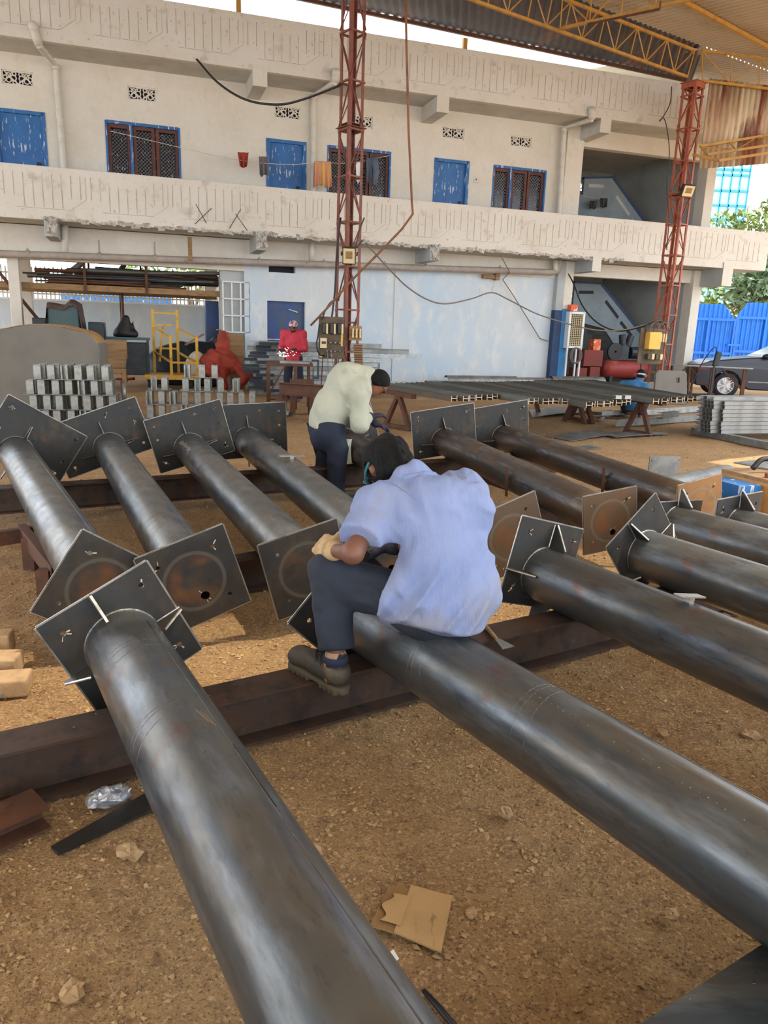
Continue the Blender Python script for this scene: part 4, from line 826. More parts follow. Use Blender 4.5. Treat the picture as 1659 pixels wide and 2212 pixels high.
def cutf(f, *planes, k=.004):                                    # keep the side the normal points away from
    pl = [(A3(p), A3(n) / np.linalg.norm(n)) for p, n in planes]
    def fn(P):
        d = f(P)
        for p, n in pl: d = np.maximum(d, (P - p) @ n)
        return d
    return fn
def wr(f, amp, fr, dirs, seed=0):                                # cloth folds: ridged noise across a direction
    u, v = A3(dirs[0]), A3(dirs[1])
    def fn(P):
        a, b = P @ u * fr, P @ v * fr * .35; n = vnoise(a + 40 + 1.5 * vnoise(b * 2 + 9, a * .7 + 5, seed + 1), b + 40, seed); return f(P) - amp * (1 - np.abs(2 * n - 1) * 2)
    return fn
def surf(name, f, lo, hi, h, m, parent, smooth=True, relax=2):
    lo, hi = A3(lo), A3(hi); n = np.ceil((hi - lo) / h).astype(int) + 1
    ax = [lo[i] + h * np.arange(n[i]) for i in range(3)]; G = np.stack(np.meshgrid(*ax, indexing='ij'), -1).reshape(-1, 3)
    Vv = np.concatenate([f(c) for c in np.array_split(G, max(1, len(G) // 200000))]).reshape(n)
    s = Vv < 0; cn = n - 1; cnt = np.zeros(cn); pos = np.zeros(tuple(cn) + (3,))
    I = np.stack(np.meshgrid(*[np.arange(c) for c in cn], indexing='ij'), -1).astype(float)
    def sl(o): return tuple(slice(o[i], o[i] + cn[i]) for i in range(3))
    cor = [(i, j, k) for i in (0, 1) for j in (0, 1) for k in (0, 1)]
    for a in cor:
        for d in range(3):
            if a[d]: continue
            b = list(a); b[d] = 1; va, vb = Vv[sl(a)], Vv[sl(b)]; c = (va < 0) != (vb < 0)
            t = np.where(c, va / np.where(c, va - vb, 1), 0); p = np.array(a, float)[None, None, None] + np.zeros(tuple(cn) + (3,)); p[..., d] += t
            pos += np.where(c[..., None], p, 0); cnt += c
    act = cnt > 0; idx = -np.ones(cn, int); idx[act] = np.arange(act.sum())
    vs = lo + h * (I[act] + pos[act] / cnt[act][:, None]); fs = []
    for d in range(3):
        e = [(d + 1) % 3, (d + 2) % 3]; a = Vv; sh = [slice(None)] * 3; s0 = list(sh); s1 = list(sh); s0[d] = slice(0, n[d] - 1); s1[d] = slice(1, n[d])
        A, B = s[tuple(s0)], s[tuple(s1)]; c = A != B; w = np.argwhere(c)
        w = w[(w[:, e[0]] > 0) & (w[:, e[1]] > 0) & (w[:, e[0]] < cn[e[0]]) & (w[:, e[1]] < cn[e[1]])]
        if not len(w): continue
        q = []
        for o0, o1 in ((-1, -1), (0, -1), (0, 0), (-1, 0)):
            z = w.copy(); z[:, e[0]] += o0; z[:, e[1]] += o1; q.append(idx[z[:, 0], z[:, 1], z[:, 2]])
        q = np.stack(q, 1); fl = A[w[:, 0], w[:, 1], w[:, 2]]; q = np.where(fl[:, None], q, q[:, ::-1]); fs.append(q)
    fs = np.concatenate(fs); fs = fs[(fs >= 0).all(1)]
    for _ in range(relax):
        acc = np.zeros_like(vs); ct = np.zeros(len(vs))
        for i in range(4):
            a, b = fs[:, i], fs[:, (i + 1) % 4]; np.add.at(acc, a, vs[b]); np.add.at(acc, b, vs[a]); np.add.at(ct, a, 1); np.add.at(ct, b, 1)
        vs = vs * .5 + .5 * acc / np.maximum(ct, 1)[:, None]
    inv = np.array(WM[parent.name].inverted()); vs = vs @ inv[:3, :3].T + inv[:3, 3]
    me = bpy.data.meshes.new(name); me.from_pydata(vs.tolist(), [], fs.tolist()); me.materials.append(m)
    me.polygons.foreach_set('use_smooth', [smooth] * len(me.polygons))
    o = bpy.data.objects.new(name, me); COL.objects.link(o); o.parent = parent; WM[o.name] = WM[parent.name]; return o
def box_of(pts, r): p = np.array([A3(q) for q in pts]); return p.min(0) - r, p.max(0) + r
def hand(wr_, d, nrm, curl, side, s=1.0, r=.0088):               # palm, four unequal fingers curling towards -nrm, thumb off the side
    d = V(d).normalized(); nn = V(nrm); nn = (nn - d * nn.dot(d)).normalized(); sd = d.cross(nn) * side; w = V(wr_); P = []
    pc = w + d * .052 * s; P.append(el(pc, (d, sd, nn), (.052 * s, .042 * s, .017 * s)))
    for i, (o_, L) in enumerate(((.030, .070), (.010, .078), (-.010, .072), (-.029, .056))):
        p = w + d * .082 * s + sd * o_ * s; a = curl * .35; seg = L * s * .42; dirv = d; P.append(rc(w + d * .05 * s + sd * o_ * .8 * s, p, r * 1.2, r * 1.1))
        for k, fr in enumerate((1, .75, .6)):
            dirv = (Matrix.Rotation(-(curl * (.55 if k else .35)) * 1.0, 3, sd) @ dirv) if side > 0 else (Matrix.Rotation((curl * (.55 if k else .35)), 3, sd) @ dirv)
            q = p + dirv * seg * fr; P.append(rc(p, q, r * (1 - .08 * k), r * (.94 - .1 * k))); p = q
    b = w + d * .022 * s + sd * .028 * s; c = b + (d * .6 + sd * .75 - nn * .25).normalized() * .042 * s; e = c + (d * .9 + sd * .2 - nn * .45).normalized() * .034 * s
    P += [rc(w + d * .02 * s + sd * .01 * s, b, r * 1.5, r * 1.45), rc(b, c, r * 1.4, r * 1.15), rc(c, e, r * 1.12, r * .9)]; return P
def headp(c, f, u, s=1.0):
    c, f, u = V(c), V(f).normalized(), V(u); u = (u - f * u.dot(f)).normalized(); l = u.cross(f)
    P = [el(c + u * .015 * s, (f, l, u), (.098 * s, .077 * s, .10 * s)), el(c - u * .05 * s + f * .028 * s, (f, l, u), (.066 * s, .056 * s, .066 * s)), rc(c + f * .088 * s + u * .015 * s, c + f * .108 * s - u * .022 * s, .010 * s, .016 * s), rc(c + f * .078 * s - u * .055 * s - l * .02 * s, c + f * .078 * s - u * .055 * s + l * .02 * s, .011 * s, .011 * s), rc(c + f * .086 * s + u * .035 * s - l * .03 * s, c + f * .086 * s + u * .035 * s + l * .03 * s, .011 * s, .011 * s), el(c + f * .07 * s - u * .098 * s, (f, l, u), (.022, .024, .02))]
    for sg in (1, -1): P.append(el(c + l * sg * .083 * s - u * .008 * s - f * .008 * s, (f, l, u), (.020 * s, .010 * s, .033 * s)))
    return P, (c, f, u, l)
def hemdirt(N, L, tc, cur, p):                                 # grey-brown grime rubbed into the lower back of the shirt
    sp = N.new('ShaderNodeSeparateXYZ'); L.new(tc.outputs['Object'], sp.inputs[0]); nz = N.new('ShaderNodeTexNoise'); nz.inputs['Scale'].default_value = 6; nz.inputs['Detail'].default_value = 7; L.new(tc.outputs['Object'], nz.inputs['Vector'])
    a = N.new('ShaderNodeMapRange'); a.inputs['From Min'].default_value = .52; a.inputs['From Max'].default_value = .26; a.inputs['To Max'].default_value = .3; L.new(sp.outputs[2], a.inputs['Value'])
    b = N.new('ShaderNodeMath'); b.operation = 'ADD'; L.new(nz.outputs['Fac'], b.inputs[0]); L.new(a.outputs[0], b.inputs[1]); c = N.new('ShaderNodeMapRange'); c.inputs['From Min'].default_value = .58; c.inputs['From Max'].default_value = .86; c.inputs['To Max'].default_value = .75; L.new(b.outputs[0], c.inputs['Value'])
    x = N.new('ShaderNodeMix'); x.data_type = 'RGBA'; L.new(c.outputs[0], x.inputs[0]); L.new(cur, x.inputs[6]); x.inputs[7].default_value = srgb(128, 122, 116); return x.outputs[2]
M['skin'] = mat('brown_skin', srgb(112, 72, 54), 0.55, 0, [(srgb(92, 58, 44), 9, .45, .66, .7)], (60, .1, .003)); M['skin2'] = mat('warm_brown_skin', srgb(140, 92, 66), 0.55, 0, [(srgb(112, 70, 52), 9, .45, .66, .7)])
M['hair'] = mat('black_hair', srgb(14, 13, 13), 0.75, 0, [(srgb(40, 38, 37), 40, .55, .7, .6, (3, 3, .6))], (70, 1.0, .02, (3, 3, .5)), spec=.25)
M['shirt'] = mat('light_blue_cotton', srgb(118, 132, 170), 0.85, 0, [(srgb(134, 146, 180), 3, .42, .64, .7), (srgb(140, 140, 146), 2.0, .56, .72, .4)], (26, .8, .014, (1.0, .5, .35)), extra=hemdirt)
M['shirtpale'] = mat('pale_green_grey_cotton', srgb(172, 174, 156), 0.85, 0, [(srgb(156, 158, 142), 3, .45, .64, .7), (srgb(128, 120, 102), 5, .62, .74, .5)], (320, .15, .002))
M['shirtred'] = mat('red_cotton', srgb(196, 60, 78), 0.85, 0, [(srgb(168, 46, 62), 6, .45, .64, .8)]); M['shirtteal'] = mat('teal_blue_cotton', srgb(40, 98, 140), 0.85, 0, [(srgb(32, 80, 120), 6, .45, .64, .8)])
M['trouser'] = mat('dark_navy_trousers', srgb(32, 38, 50), 0.85, 0, [(srgb(42, 50, 64), 4, .48, .66, .7), (srgb(24, 30, 42), 7, .45, .64, .7)], (320, .2, .002)); M['trouser2'] = mat('black_navy_trousers', srgb(24, 32, 50), 0.85, 0, [(srgb(34, 44, 62), 4, .48, .66, .7)])
M['boot'] = mat('dusty_work_boot', srgb(78, 72, 62), 0.75, 0, [(srgb(58, 56, 52), 9, .45, .64, .8), (srgb(130, 112, 82), 14, .55, .7, .6)], (60, .3, .004)); M['sole'] = mat('dusty_sole', srgb(92, 84, 68), 0.9, 0, [(srgb(72, 66, 56), 12, .45, .64, .8)])
M['sock'] = mat('patterned_sock', srgb(168, 134, 104), 0.9, 0, [(srgb(40, 38, 52), 26, .5, .53, 1)]); M['sockband'] = mat('sock_band', srgb(40, 44, 68), 0.9)
M['glove'] = mat('beige_glove', srgb(182, 152, 112), 0.9, 0, [(srgb(150, 122, 88), 18, .45, .62, .8)], (90, .3, .003)); M['gloveblack'] = mat('dark_glove', srgb(42, 42, 54), 0.8)
M['strap'] = mat('teal_goggle_strap', srgb(40, 110, 120), 0.5); M['lens'] = mat('dark_goggle_lens', srgb(24, 44, 50), 0.1)
UP = V((0, 0, 1))
def earcut(g, c, l, u, f):
    e = [A3(c + l * s * .092 - u * .010 - f * .004) for s in (1, -1)]
    return lambda P: np.maximum(g(P), np.maximum(.034 - np.sqrt(((P - e[0]) ** 2).sum(1)), .034 - np.sqrt(((P - e[1]) ** 2).sum(1))))
# ---- seated man in the light blue shirt
f = V((-.552, .834, 0)); l = V((-.834, -.552, 0))
Hc = ony(950, 1308, 2.50); Hc.z = .475 + .085
T = thing('person', 'man in a light blue short sleeved shirt seated on a steel pole, head bowed', 'person', (Hc.x, Hc.y, .2))
HL, HR = Hc + l * .095 + f * .03, Hc - l * .095 + f * .03
KL = ony(712, 1240, 2.60); hl, tl = onz(745, 1496, .207), onz(634, 1430, .207); AL = hl.lerp(tl, .18) + UP * .145
KR = HR + f * .36 - l * .17 + UP * -.02; AR = KR + f * .06 - l * .03 - UP * .40
waist, chest, neck = ony(952, 1230, 2.535), ony(935, 1130, 2.60), ony(893, 1048, 2.70)
SL_, SR_ = ony(822, 1092, 2.60), ony(996, 1068, 2.80)
EL_ = onray(762, 1196, SL_, .265, False); WL = onray(716, 1188, EL_, .23, True)
ER_ = SR_ + f * .16 - UP * .24 + l * .06; WRt = ony(846, 1180, 2.98)
hc = ony(836, 1012, 2.80); hf = f * math.cos(.85) - UP * math.sin(.85); hu = f * math.sin(.85) + UP * math.cos(.85)
hp, hfr = headp(hc, hf, hu, .98)
fl = f
legs = [rc(HL, KL, .083, .062), rc(KL, AL, .058, .042), rc(HR, KR, .083, .062), rc(KR, AR, .058, .042), rc(Hc + l * .09, Hc - l * .09, .092, .092)]
tors = [rc(Hc, waist, .15, .135, fl, .72), rc(waist, chest, .135, .155, fl, .68), rc(chest, neck, .15, .07, fl, .7), rc(SL_, SR_, .062, .062), rc(chest.lerp(SL_, .55), SL_, .08, .06), rc(chest.lerp(SR_, .55), SR_, .08, .06)]
arms = [rc(SL_, EL_, .052, .040), rc(EL_, WL, .041, .029), rc(SR_, ER_, .052, .040), rc(ER_, WRt, .041, .029)]
gL = hand(WL, (WL - EL_).normalized() * .6 + f * .5 + UP * .1, UP * .6 + l * .6, .75, 1, 1.1); gR = hand(WRt, l * .4 + f * .8 - UP * .3, UP, .9, -1, 1.0)
body = uni([rc(neck, hc - hf * .02, .056, .056)] + hp + tors + arms + legs + gL[:1] + gR[:1], .025)
lo, hi = box_of([HL, KL, AL, KR, AR, SL_, SR_, EL_, WL, WRt, hc], .16); surf('body', off(body, -.006), lo, hi, .011, M['skin'], T)
# shirt: torso plus sleeves, hem falling outside the trousers
sl_end = EL_.lerp(SL_, .22); hemc = ony(958, 1372, 2.43)
sh = [rc(ony(955, 1330, 2.475), waist, .175, .163, fl, .80), rc(ony(963, 1352, 2.46), ony(1030, 1300, 2.55), .105, .075), rc(waist, chest, .163, .168, fl, .72), rc(chest, neck, .166, .088, fl, .76), rc(SL_, SR_, .074, .074), rc(ony(1000, 1110, 2.66), SR_, .11, .078), rc(ony(872, 1130, 2.58), SL_, .10, .075), rc(SL_, sl_end, .07, .074), rc(SR_, SR_.lerp(ER_, .75), .07, .074), rc(ony(1042, 1290, 2.53), ony(1010, 1200, 2.57), .06, .07), rc(HL + UP * .01, HL.lerp(KL, .30), .118, .108), rc(HR + UP * .01, HR.lerp(KR, .22), .118, .108)]
shf = uni(sh, .05)
shf = wr(shf, .005, 8, ((.5, -.2, .8), (-.85, .4, .35)), 3)
def lowfold(P, g=shf):
    u, v = P @ A3((.8, -.1, -.6)), P @ A3((.6, .15, .8)); n_ = vnoise(u * 15 + 30, v * 3.2 + 20, 21); n2 = vnoise(u * 26 + 3, v * 4 + 2, 22); m_ = np.clip((.86 - P[:, 2]) / .25, 0, 1); m2 = np.clip((P[:, 2] - .80) / .1, 0, 1)
    return g(P) - m_ * (.024 * (1 - 2 * np.abs(2 * n_ - 1)) + .012 * (n2 - .5)) - m2 * .0075 * (1 - 2 * np.abs(2 * vnoise(P @ A3((.9, 0, .3)) * 24, P @ A3((-.3, .2, .9)) * 5, 5) - 1))
shf = wr(lowfold, .004, 19, ((.75, -.3, .6), (-.6, .4, .7)), 8); shf = wr(shf, .003, 40, ((.7, -.3, .3), (-.2, .1, .9)), 2)
hn = (ony(955, 1376, 2.44) - ony(940, 1150, 2.58)).normalized()
hp_ = A3(ony(958, 1384, 2.44)); hn_ = A3(hn); lv = A3(l); tk = A3(HL.lerp(KL, .25)); tn = A3((KL - HL).normalized()); tk2 = A3(HR.lerp(KR, .25)); tn2 = A3((KR - HR).normalized())
armz = rc(SL_.lerp(EL_, .5), EL_ + (EL_ - SL_) * .3, .10, .10)
def nocut(P, g=shf, a=A3(sl_end), n=A3((EL_ - SL_).normalized()), s=A3(SL_)):
    d = g(P); q = P - a; near = armz(P) < 0; c = np.where(near, q @ n, -1); d = np.maximum(d, c)
    w = P - hp_; d = np.maximum(d, w @ hn_ + .012 + .9 * (w @ lv) ** 2 + .18 * np.maximum(0, w @ lv)); low = P[:, 2] < .78
    d = np.maximum(d, np.where(low & ((P - A3(HL)) @ lv > -.08), (P - tk) @ tn, -1)); return np.maximum(d, np.where(low & ((P - A3(HR)) @ lv < .03), (P - tk2) @ tn2, -1))
lo, hi = box_of([hemc, SL_, SR_, EL_, neck, chest, ony(1060, 1300, 2.55)], .19); shirt = surf('shirt', nocut, lo, hi, .0075, M['shirt'], T, relax=1)
for nm_, pp_, nn_, cen_, rad_ in (('sleeve_seam', SL_.lerp(chest, .18), (EL_ - SL_).normalized() * .55 + l * .8, SL_, .17), ('yoke_seam', neck - UP * .05, UP * .9 - f * .2, neck, .2)):
    pn_ = A3(V(nn_).normalized()); pc_ = A3(pp_); ce_ = A3(cen_)
    sf_ = lambda P: np.maximum(np.maximum(np.abs(shf(P) - .001) - .0022, np.abs((P - pc_) @ pn_) - .0026), np.sqrt(((P - ce_) ** 2).sum(1)) - rad_)
    lo, hi = box_of([cen_], rad_ + .02); surf(nm_, sf_, lo, hi, .0042, M['shirt'], shirt, relax=1)
# collar
mb = MB(); pts = [neck + l * math.cos(a) * .078 + f * math.sin(a) * .07 + UP * (.018 + .03 * max(0, -math.sin(a))) for a in [PI * 2 * k / 20 for k in range(21)]]
mb.tube(pts, [.016] * 21, 8, False); pts2 = [p + UP * -.02 + (p - neck) * .14 for p in pts]; mb.tube(pts2, [.012] * 21, 8, False); mb.build('collar', M['shirt'], shirt, smooth=True)
# trousers
tr = [rc(HL, KL, .094, .078), rc(KL, AL, .074, .066), rc(HR, KR, .094, .078), rc(KR, AR, .074, .066), rc(Hc + l * .09 - UP * .005, Hc - l * .09 - UP * .005, .098, .098), rc(Hc, waist.lerp(Hc, .4), .15, .14, fl, .75)]
trf = wr(wr(uni(tr, .03), .006, 15, ((.3, .3, .9), (.8, -.5, .2)), 5), .004, 30, ((.5, .2, .8), (.8, -.5, -.2)), 9)
cuts = [(AL + UP * .004, A3(AL - KL)), (AR, A3(AR - KR))]
def trc(P, g=trf):
    d = g(P)
    for (p, n), k in zip(cuts, (KL, KR)):
        n = n / np.linalg.norm(n); m_ = np.sqrt(((P - A3(p)) ** 2).sum(1)) < .16; d = np.maximum(d, np.where(m_, (P - A3(p)) @ n, -1))
    return d
lo, hi = box_of([HL, KL, AL, KR, AR, waist], .12); surf('trousers', trc, lo, hi, .0095, M['trouser'], T)
# hair, goggles
c, ff, u_, l_ = hfr
hair = uni([el(c + u_ * .026 - ff * .014, (ff, l_, u_), (.104, .087, .098)), el(c - ff * .045 - u_ * .03, (ff, l_, u_), (.062, .073, .075))], .02)
hair = wr(hair, .008, 34, (A3(l_), A3(ff)), 6); hair = wr(hair, .004, 70, (A3(l_ + ff * .3), A3(u_)), 3); hair = earcut(cutf(hair, (c + ff * .062 + u_ * .02, ff * .8 - u_ * .35), (c - u_ * .075, -u_)), c, l_, u_, ff)
lo, hi = box_of([c], .15); surf('hair', hair, lo, hi, .005, M['hair'], T)
mb = MB(); mb.tube([c + ff * math.cos(a) * .102 + l_ * math.sin(a) * .086 + u_ * (.012 - .02 * math.cos(a)) for a in [PI * 2 * k / 28 for k in range(29)]], .0055, 6, False); g = mb.build('goggles', M['strap'], T, smooth=True)
mb = MB(); [mb.ball(c + ff * .094 + l_ * s_ * .034 + u_ * .008, (.016, .03, .02), 10, 6, Matrix((ff, l_, u_)).transposed()) for s_ in (1, -1)]; mb.build('goggle_lens', M['lens'], g, smooth=True)
# gloves with separate fingers
for gp_, wq, eq, mt in ((gL, WL, EL_, 'glove'), (gR, WRt, ER_, 'gloveblack')):
    g = uni([rc(wq.lerp(eq, .14), wq, .036, .034)] + gp_, .010); lo, hi = box_of([wq], .19); surf('glove', off(g, .003), lo, hi, .0055, M[mt], T)
# boots
def boot(heel, toe, ank, lacing=True):
    d = V((toe.x - heel.x, toe.y - heel.y, 0)).normalized(); L = (V((toe.x, toe.y, 0)) - V((heel.x, heel.y, 0))).length; s_ = UP.cross(d); b0 = V((heel.x, heel.y, heel.z)); tilt = (toe.z - heel.z) / L
    at = lambda x, z=0, w=0: b0 + d * x * L + s_ * w + UP * (z + tilt * x * L)
    up_ = uni([rc(at(.14, .055), at(.42, .06), .043, .046, UP, .95), rc(at(.42, .06), at(.82, .048), .046, .044, UP, .85), rc(at(.12, .07), at(.2, .115), .043, .046), rc(at(.28, .07), at(.6, .07), .045, .036), el(at(.86, .045), (d, s_, UP), (.05, .05, .036))], .02)
    sp = cutf(uni([rc(at(.11, .0), at(.42, .0), .043, .042), rc(at(.42, .0), at(.86, .0), .042, .05)], .02), (at(0, .020), UP), (at(0, -.012), -UP))
    def sole(P, g=sp):
        q = (P - A3(b0)) @ A3(d) / L; z = (P - A3(b0)) @ A3(UP) - tilt * q * L; tread = np.where(z < .004, .004 * (np.sin(q * 75) > .2), 0); arch = np.where((q > .33) & (q < .5) & (z < .003), .02, 0); return g(P) + tread + arch
    lo, hi = box_of([heel, toe, at(.2, .13)], .08); bt = surf('boot', cutf(up_, (at(0, .012), -UP), (at(.0, .092), UP)), lo, hi, .0065, M['boot'], T); surf('sole', sole, lo, hi, .0055, M['sole'], bt, relax=1)
    mb = MB()
    for k in range(5):
        x = .34 + k * .065; z = .128 - k * .011; mb.tube([at(x, z - .022, .034), at(x + .01, z, .012), at(x + .03, z, -.012), at(x + .04, z - .024, -.034)], .0028, 5)
    mb.tube(smoothpath([at(.36, .125), at(.30, .12, .04), at(.24, .09, .055)], 4), .0025, 5); mb.tube(smoothpath([at(.36, .125), at(.4, .13, .04), at(.36, .09, .052)], 4), .0025, 5); mb.build('laces', M['black'], bt)
    return bt
boot(hl, tl, AL)
so1 = uni([rc(AL - UP * .02, hl.lerp(tl, .2) + UP * .05, .041, .044)], .01); lo, hi = box_of([AL, hl, V((hl.x, hl.y, .35))], .1)
sk = surf('sock', so1, lo, hi, .007, M['sock'], T); q = AL - UP * .028
mb = MB(); axd = V((0, 0, -1)); mb.lathe(q, axd, [(-.012, .043), (-.010, .046), (.012, .047), (.014, .044)], 20); mb.build('sock_band', M['sockband'], sk, smooth=True)
boot(V((AR.x, AR.y, .14)) - f * .05, V((AR.x, AR.y, .14)) + f * .22, AR)

# ---- stooping man in the pale shirt at the far poles
g = V((.93, .37, 0)).normalized(); gl = UP.cross(g); y0 = 6.62
FTm = onz(722, 1090, 0); hipc = ony(706, 938, y0)
T = thing('person', 'man in a pale long sleeved shirt and dark trousers stooping over a pole', 'person', (hipc.x, hipc.y, 0))
HL, HR = hipc + gl * .09, hipc - gl * .09
KL, KR = V((hipc.x, hipc.y, .47)) + gl * .10 + g * .04, V((hipc.x, hipc.y, .47)) - gl * .13 + g * .06
AL, AR = V((hipc.x, hipc.y, .09)) + gl * .12, V((hipc.x, hipc.y, .09)) - gl * .16 + g * .04
mid, chest, neck = ony(718, 880, y0 + .02), ony(745, 830, y0 + .04), ony(793, 815, y0 + .06)
SL_, SR_ = ony(768, 815, y0 + .2), ony(775, 845, y0 - .12)
ER_ = ony(778, 915, y0 - .14); WR_ = ony(800, 900, y0 + .02); EL_ = SL_ + V((.03, .1, -.26)); WL = ony(812, 915, y0 + .22)
hc = ony(816, 828, y0 + .05); hf = (g * .45 - UP * .9).normalized(); hu = (g * .9 + UP * .45)
hp, hfr = headp(hc, hf, hu, 1.0)
gR = hand(WR_, g * .9 + UP * .15, UP, .7, -1, 1.05); gL = hand(WL, g * .9 - UP * .3, UP, .8, 1, 1.05)
legs = [rc(HL, KL, .088, .062), rc(KL, AL, .060, .042), rc(HR, KR, .088, .062), rc(KR, AR, .060, .042), rc(HL, HR, .10, .10)]
bk = (neck - hipc).normalized(); fn_ = bk.cross(gl)
tors = [rc(hipc, mid, .15, .15, fn_, .75), rc(mid, chest, .15, .16, fn_, .75), rc(chest, neck, .15, .07, fn_, .75), rc(SL_, SR_, .07, .07)]
arms = [rc(SL_, EL_, .055, .043), rc(EL_, WL, .043, .03), rc(SR_, ER_, .055, .043), rc(ER_, WR_, .043, .03)]
feet = [rc(AL - UP * .04, AL + g * .17 - UP * .05, .045, .04), rc(AR - UP * .04, AR + g * .17 - UP * .05, .045, .04)]
lo, hi = box_of([HL, KL, AL, AR, SL_, SR_, EL_, WL, WR_, hc], .18)
surf('body', off(uni([rc(neck, hc, .058, .058)] + hp + tors + arms + legs + feet + gL[:1] + gR[:1], .025), -.008), lo, hi, .014, M['skin2'], T)
sh = uni([rc(ony(706, 915, y0), mid, .185, .18, fn_, .85), rc(mid, chest, .18, .18, fn_, .8), rc(chest, neck, .175, .085, fn_, .8), rc(SL_, SR_, .08, .08), rc(ony(742, 812, y0 + .03), ony(768, 812, y0 + .06), .1, .09), rc(chest.lerp(SR_, .5), SR_, .1, .08), rc(SR_, ER_, .078, .068), rc(ER_, ER_.lerp(WR_, .75), .066, .05), rc(SL_, EL_, .078, .066), rc(EL_, EL_.lerp(WL, .75), .066, .05)], .07)
sh = wr(sh, .005, 9, ((.75, -.1, .65), (-.6, .1, .8)), 4); sh = wr(sh, .012, 12, ((.85, 0, .5), (-.5, .1, .85)), 9); sh = wr(sh, .006, 20, ((.75, -.3, .6), (-.6, .4, .7)), 8)
h0 = ony(708, 930, y0); hn = (ony(700, 935, y0) - ony(725, 850, y0)).normalized()
def shc(P, g_=sh, p=A3(h0), n=A3(hn)):
    arm = np.minimum(rc(ER_, WR_, .09, .09)(P), np.minimum(rc(SR_, ER_, .095, .09)(P), rc(SL_, EL_, .09, .09)(P))); return np.maximum(g_(P), np.where(arm < 0, -1, (P - p) @ n))
lo2, hi2 = box_of([hipc, SL_, SR_, ER_, EL_, neck, WR_, WL], .21); surf('shirt', shc, lo2, hi2, .012, M['shirtpale'], T)
tr = wr(uni([rc(HL, KL, .118, .094), rc(KL, AL, .09, .084), rc(HR, KR, .118, .094), rc(KR, AR, .09, .084), rc(HL + UP * .03, HR + UP * .03, .14, .14), rc(hipc, mid.lerp(hipc, .5), .165, .165, fn_, .85)], .03), .006, 12, ((.3, .3, .9), (.8, -.5, .2)), 5)
lo2, hi2 = box_of([HL, HR, AL, AR], .16); surf('trousers', cutf(tr, (V((0, 0, .055)), -UP)), lo2, hi2, .014, M['trouser2'], T)
for a in (AL, AR): lo2, hi2 = box_of([a, a + g * .2], .08); surf('shoe', cutf(uni([rc(a - UP * .045 - g * .03, a + g * .17 - UP * .05, .05, .043), rc(a - UP * .03, a + UP * .02, .05, .048)], .02), (V((0, 0, .0)), -UP)), lo2, hi2, .012, M['boot'], T)
c, ff, u_, l_ = hfr; hair = cutf(wr(uni([el(c + u_ * .024 - ff * .014, (ff, l_, u_), (.102, .086, .095)), el(c - ff * .05 - u_ * .03, (ff, l_, u_), (.055, .07, .065))], .02), .004, 34, (A3(l_), A3(ff)), 6), (c + ff * .05 + u_ * .04, ff * .8 - u_ * .5), (c - u_ * .06, -u_)); lo2, hi2 = box_of([c], .15); surf('hair', hair, lo2, hi2, .009, M['hair'], T)
mb = MB(); [mb.ball(c + ff * .09 + l_ * s_ * .036 + u_ * .01, (.008, .028, .018), 10, 6, Matrix((ff, l_, u_)).transposed()) for s_ in (1, -1)]; [mb.bar(c + ff * .09 + l_ * s_ * .062 + u_ * .012, c - ff * .01 + l_ * s_ * .084 + u_ * .01, .005, .005) for s_ in (1, -1)]; mb.build('glasses', M['lens'], T)
for gp_, wq, eq in ((gL, WL, EL_), (gR, WR_, ER_)):
    gg = uni([rc(wq.lerp(eq, .16), wq, .036, .036)] + gp_, .010); lo2, hi2 = box_of([wq], .2); surf('glove', off(gg, .004), lo2, hi2, .008, M['gloveblack'], T)
mb = MB(); p = hipc + g * .15 - gl * .17 + UP * -.02; mb.grid(lambda u, v: p + g * (.05 * u - .02) + UP * (-.22 * v) - gl * (.02 * math.sin(u * 3 + v * 4)), 6, 10, tuple(gl * .006)); mb.build('rag', M['shirtpale'], T)

# ---- welder in red behind the work table
yR = 15.3; gz = lambda px, py, y=yR: ony(px, py, y)
hc = gz(634, 706); X0 = hc.x; T = thing('person', 'welder in a red shirt and patterned cap standing behind the work table', 'person', (X0, yR, 0))
g = V((-.12, -1, 0)).normalized(); gl = UP.cross(g); hf = (g - UP * .45).normalized()
hp, hfr = headp(hc, hf, UP + g * .4, 1.05)
zs = 1.36; base = V((X0, yR + .03, 0)); N_ = base + UP * (zs + .05); C_ = base + UP * 1.2; W_ = base + UP * .98; H_ = base + UP * .88
SL_, SR_ = base + UP * zs + gl * .19, base + UP * zs - gl * .19
EL_, ER_ = SL_ - UP * .28 + gl * .05 + g * .03, SR_ - UP * .28 - gl * .05 + g * .05; WL, WR_ = EL_ + g * .2 - gl * .13 - UP * .02, ER_ + g * .24 + gl * .05 - UP * .04
AL, AR = V((X0, yR + .03, .09)) + gl * .12, V((X0, yR + .03, .09)) - gl * .12; KL, KR = AL + UP * .4, AR + UP * .4
tors = [rc(H_, W_, .15, .14, g, .75), rc(W_, C_, .14, .17, g, .7), rc(C_, N_, .16, .07, g, .7), rc(SL_, SR_, .065, .065)]; arms = [rc(SL_, EL_, .052, .042), rc(EL_, WL, .042, .03), rc(SR_, ER_, .052, .042), rc(ER_, WR_, .042, .03)]
legs = [rc(H_ + gl * .09, KL, .085, .06), rc(KL, AL, .058, .045), rc(H_ - gl * .09, KR, .085, .06), rc(KR, AR, .058, .045), rc(AL - UP * .045, AL + g * .16 - UP * .05, .045, .04), rc(AR - UP * .045, AR + g * .16 - UP * .05, .045, .04)]
gg = hand(WL, g - gl * .5, UP, .7, 1, 1.05) + hand(WR_, g + gl * .2, UP, .7, -1, 1.05)
lo, hi = box_of([hc, SL_, SR_, EL_, ER_, WL, WR_, AL, AR], .19); surf('body', uni([rc(N_, hc, .058, .058)] + hp + tors + arms + legs, .025), lo, hi, .02, M['skin'], T)
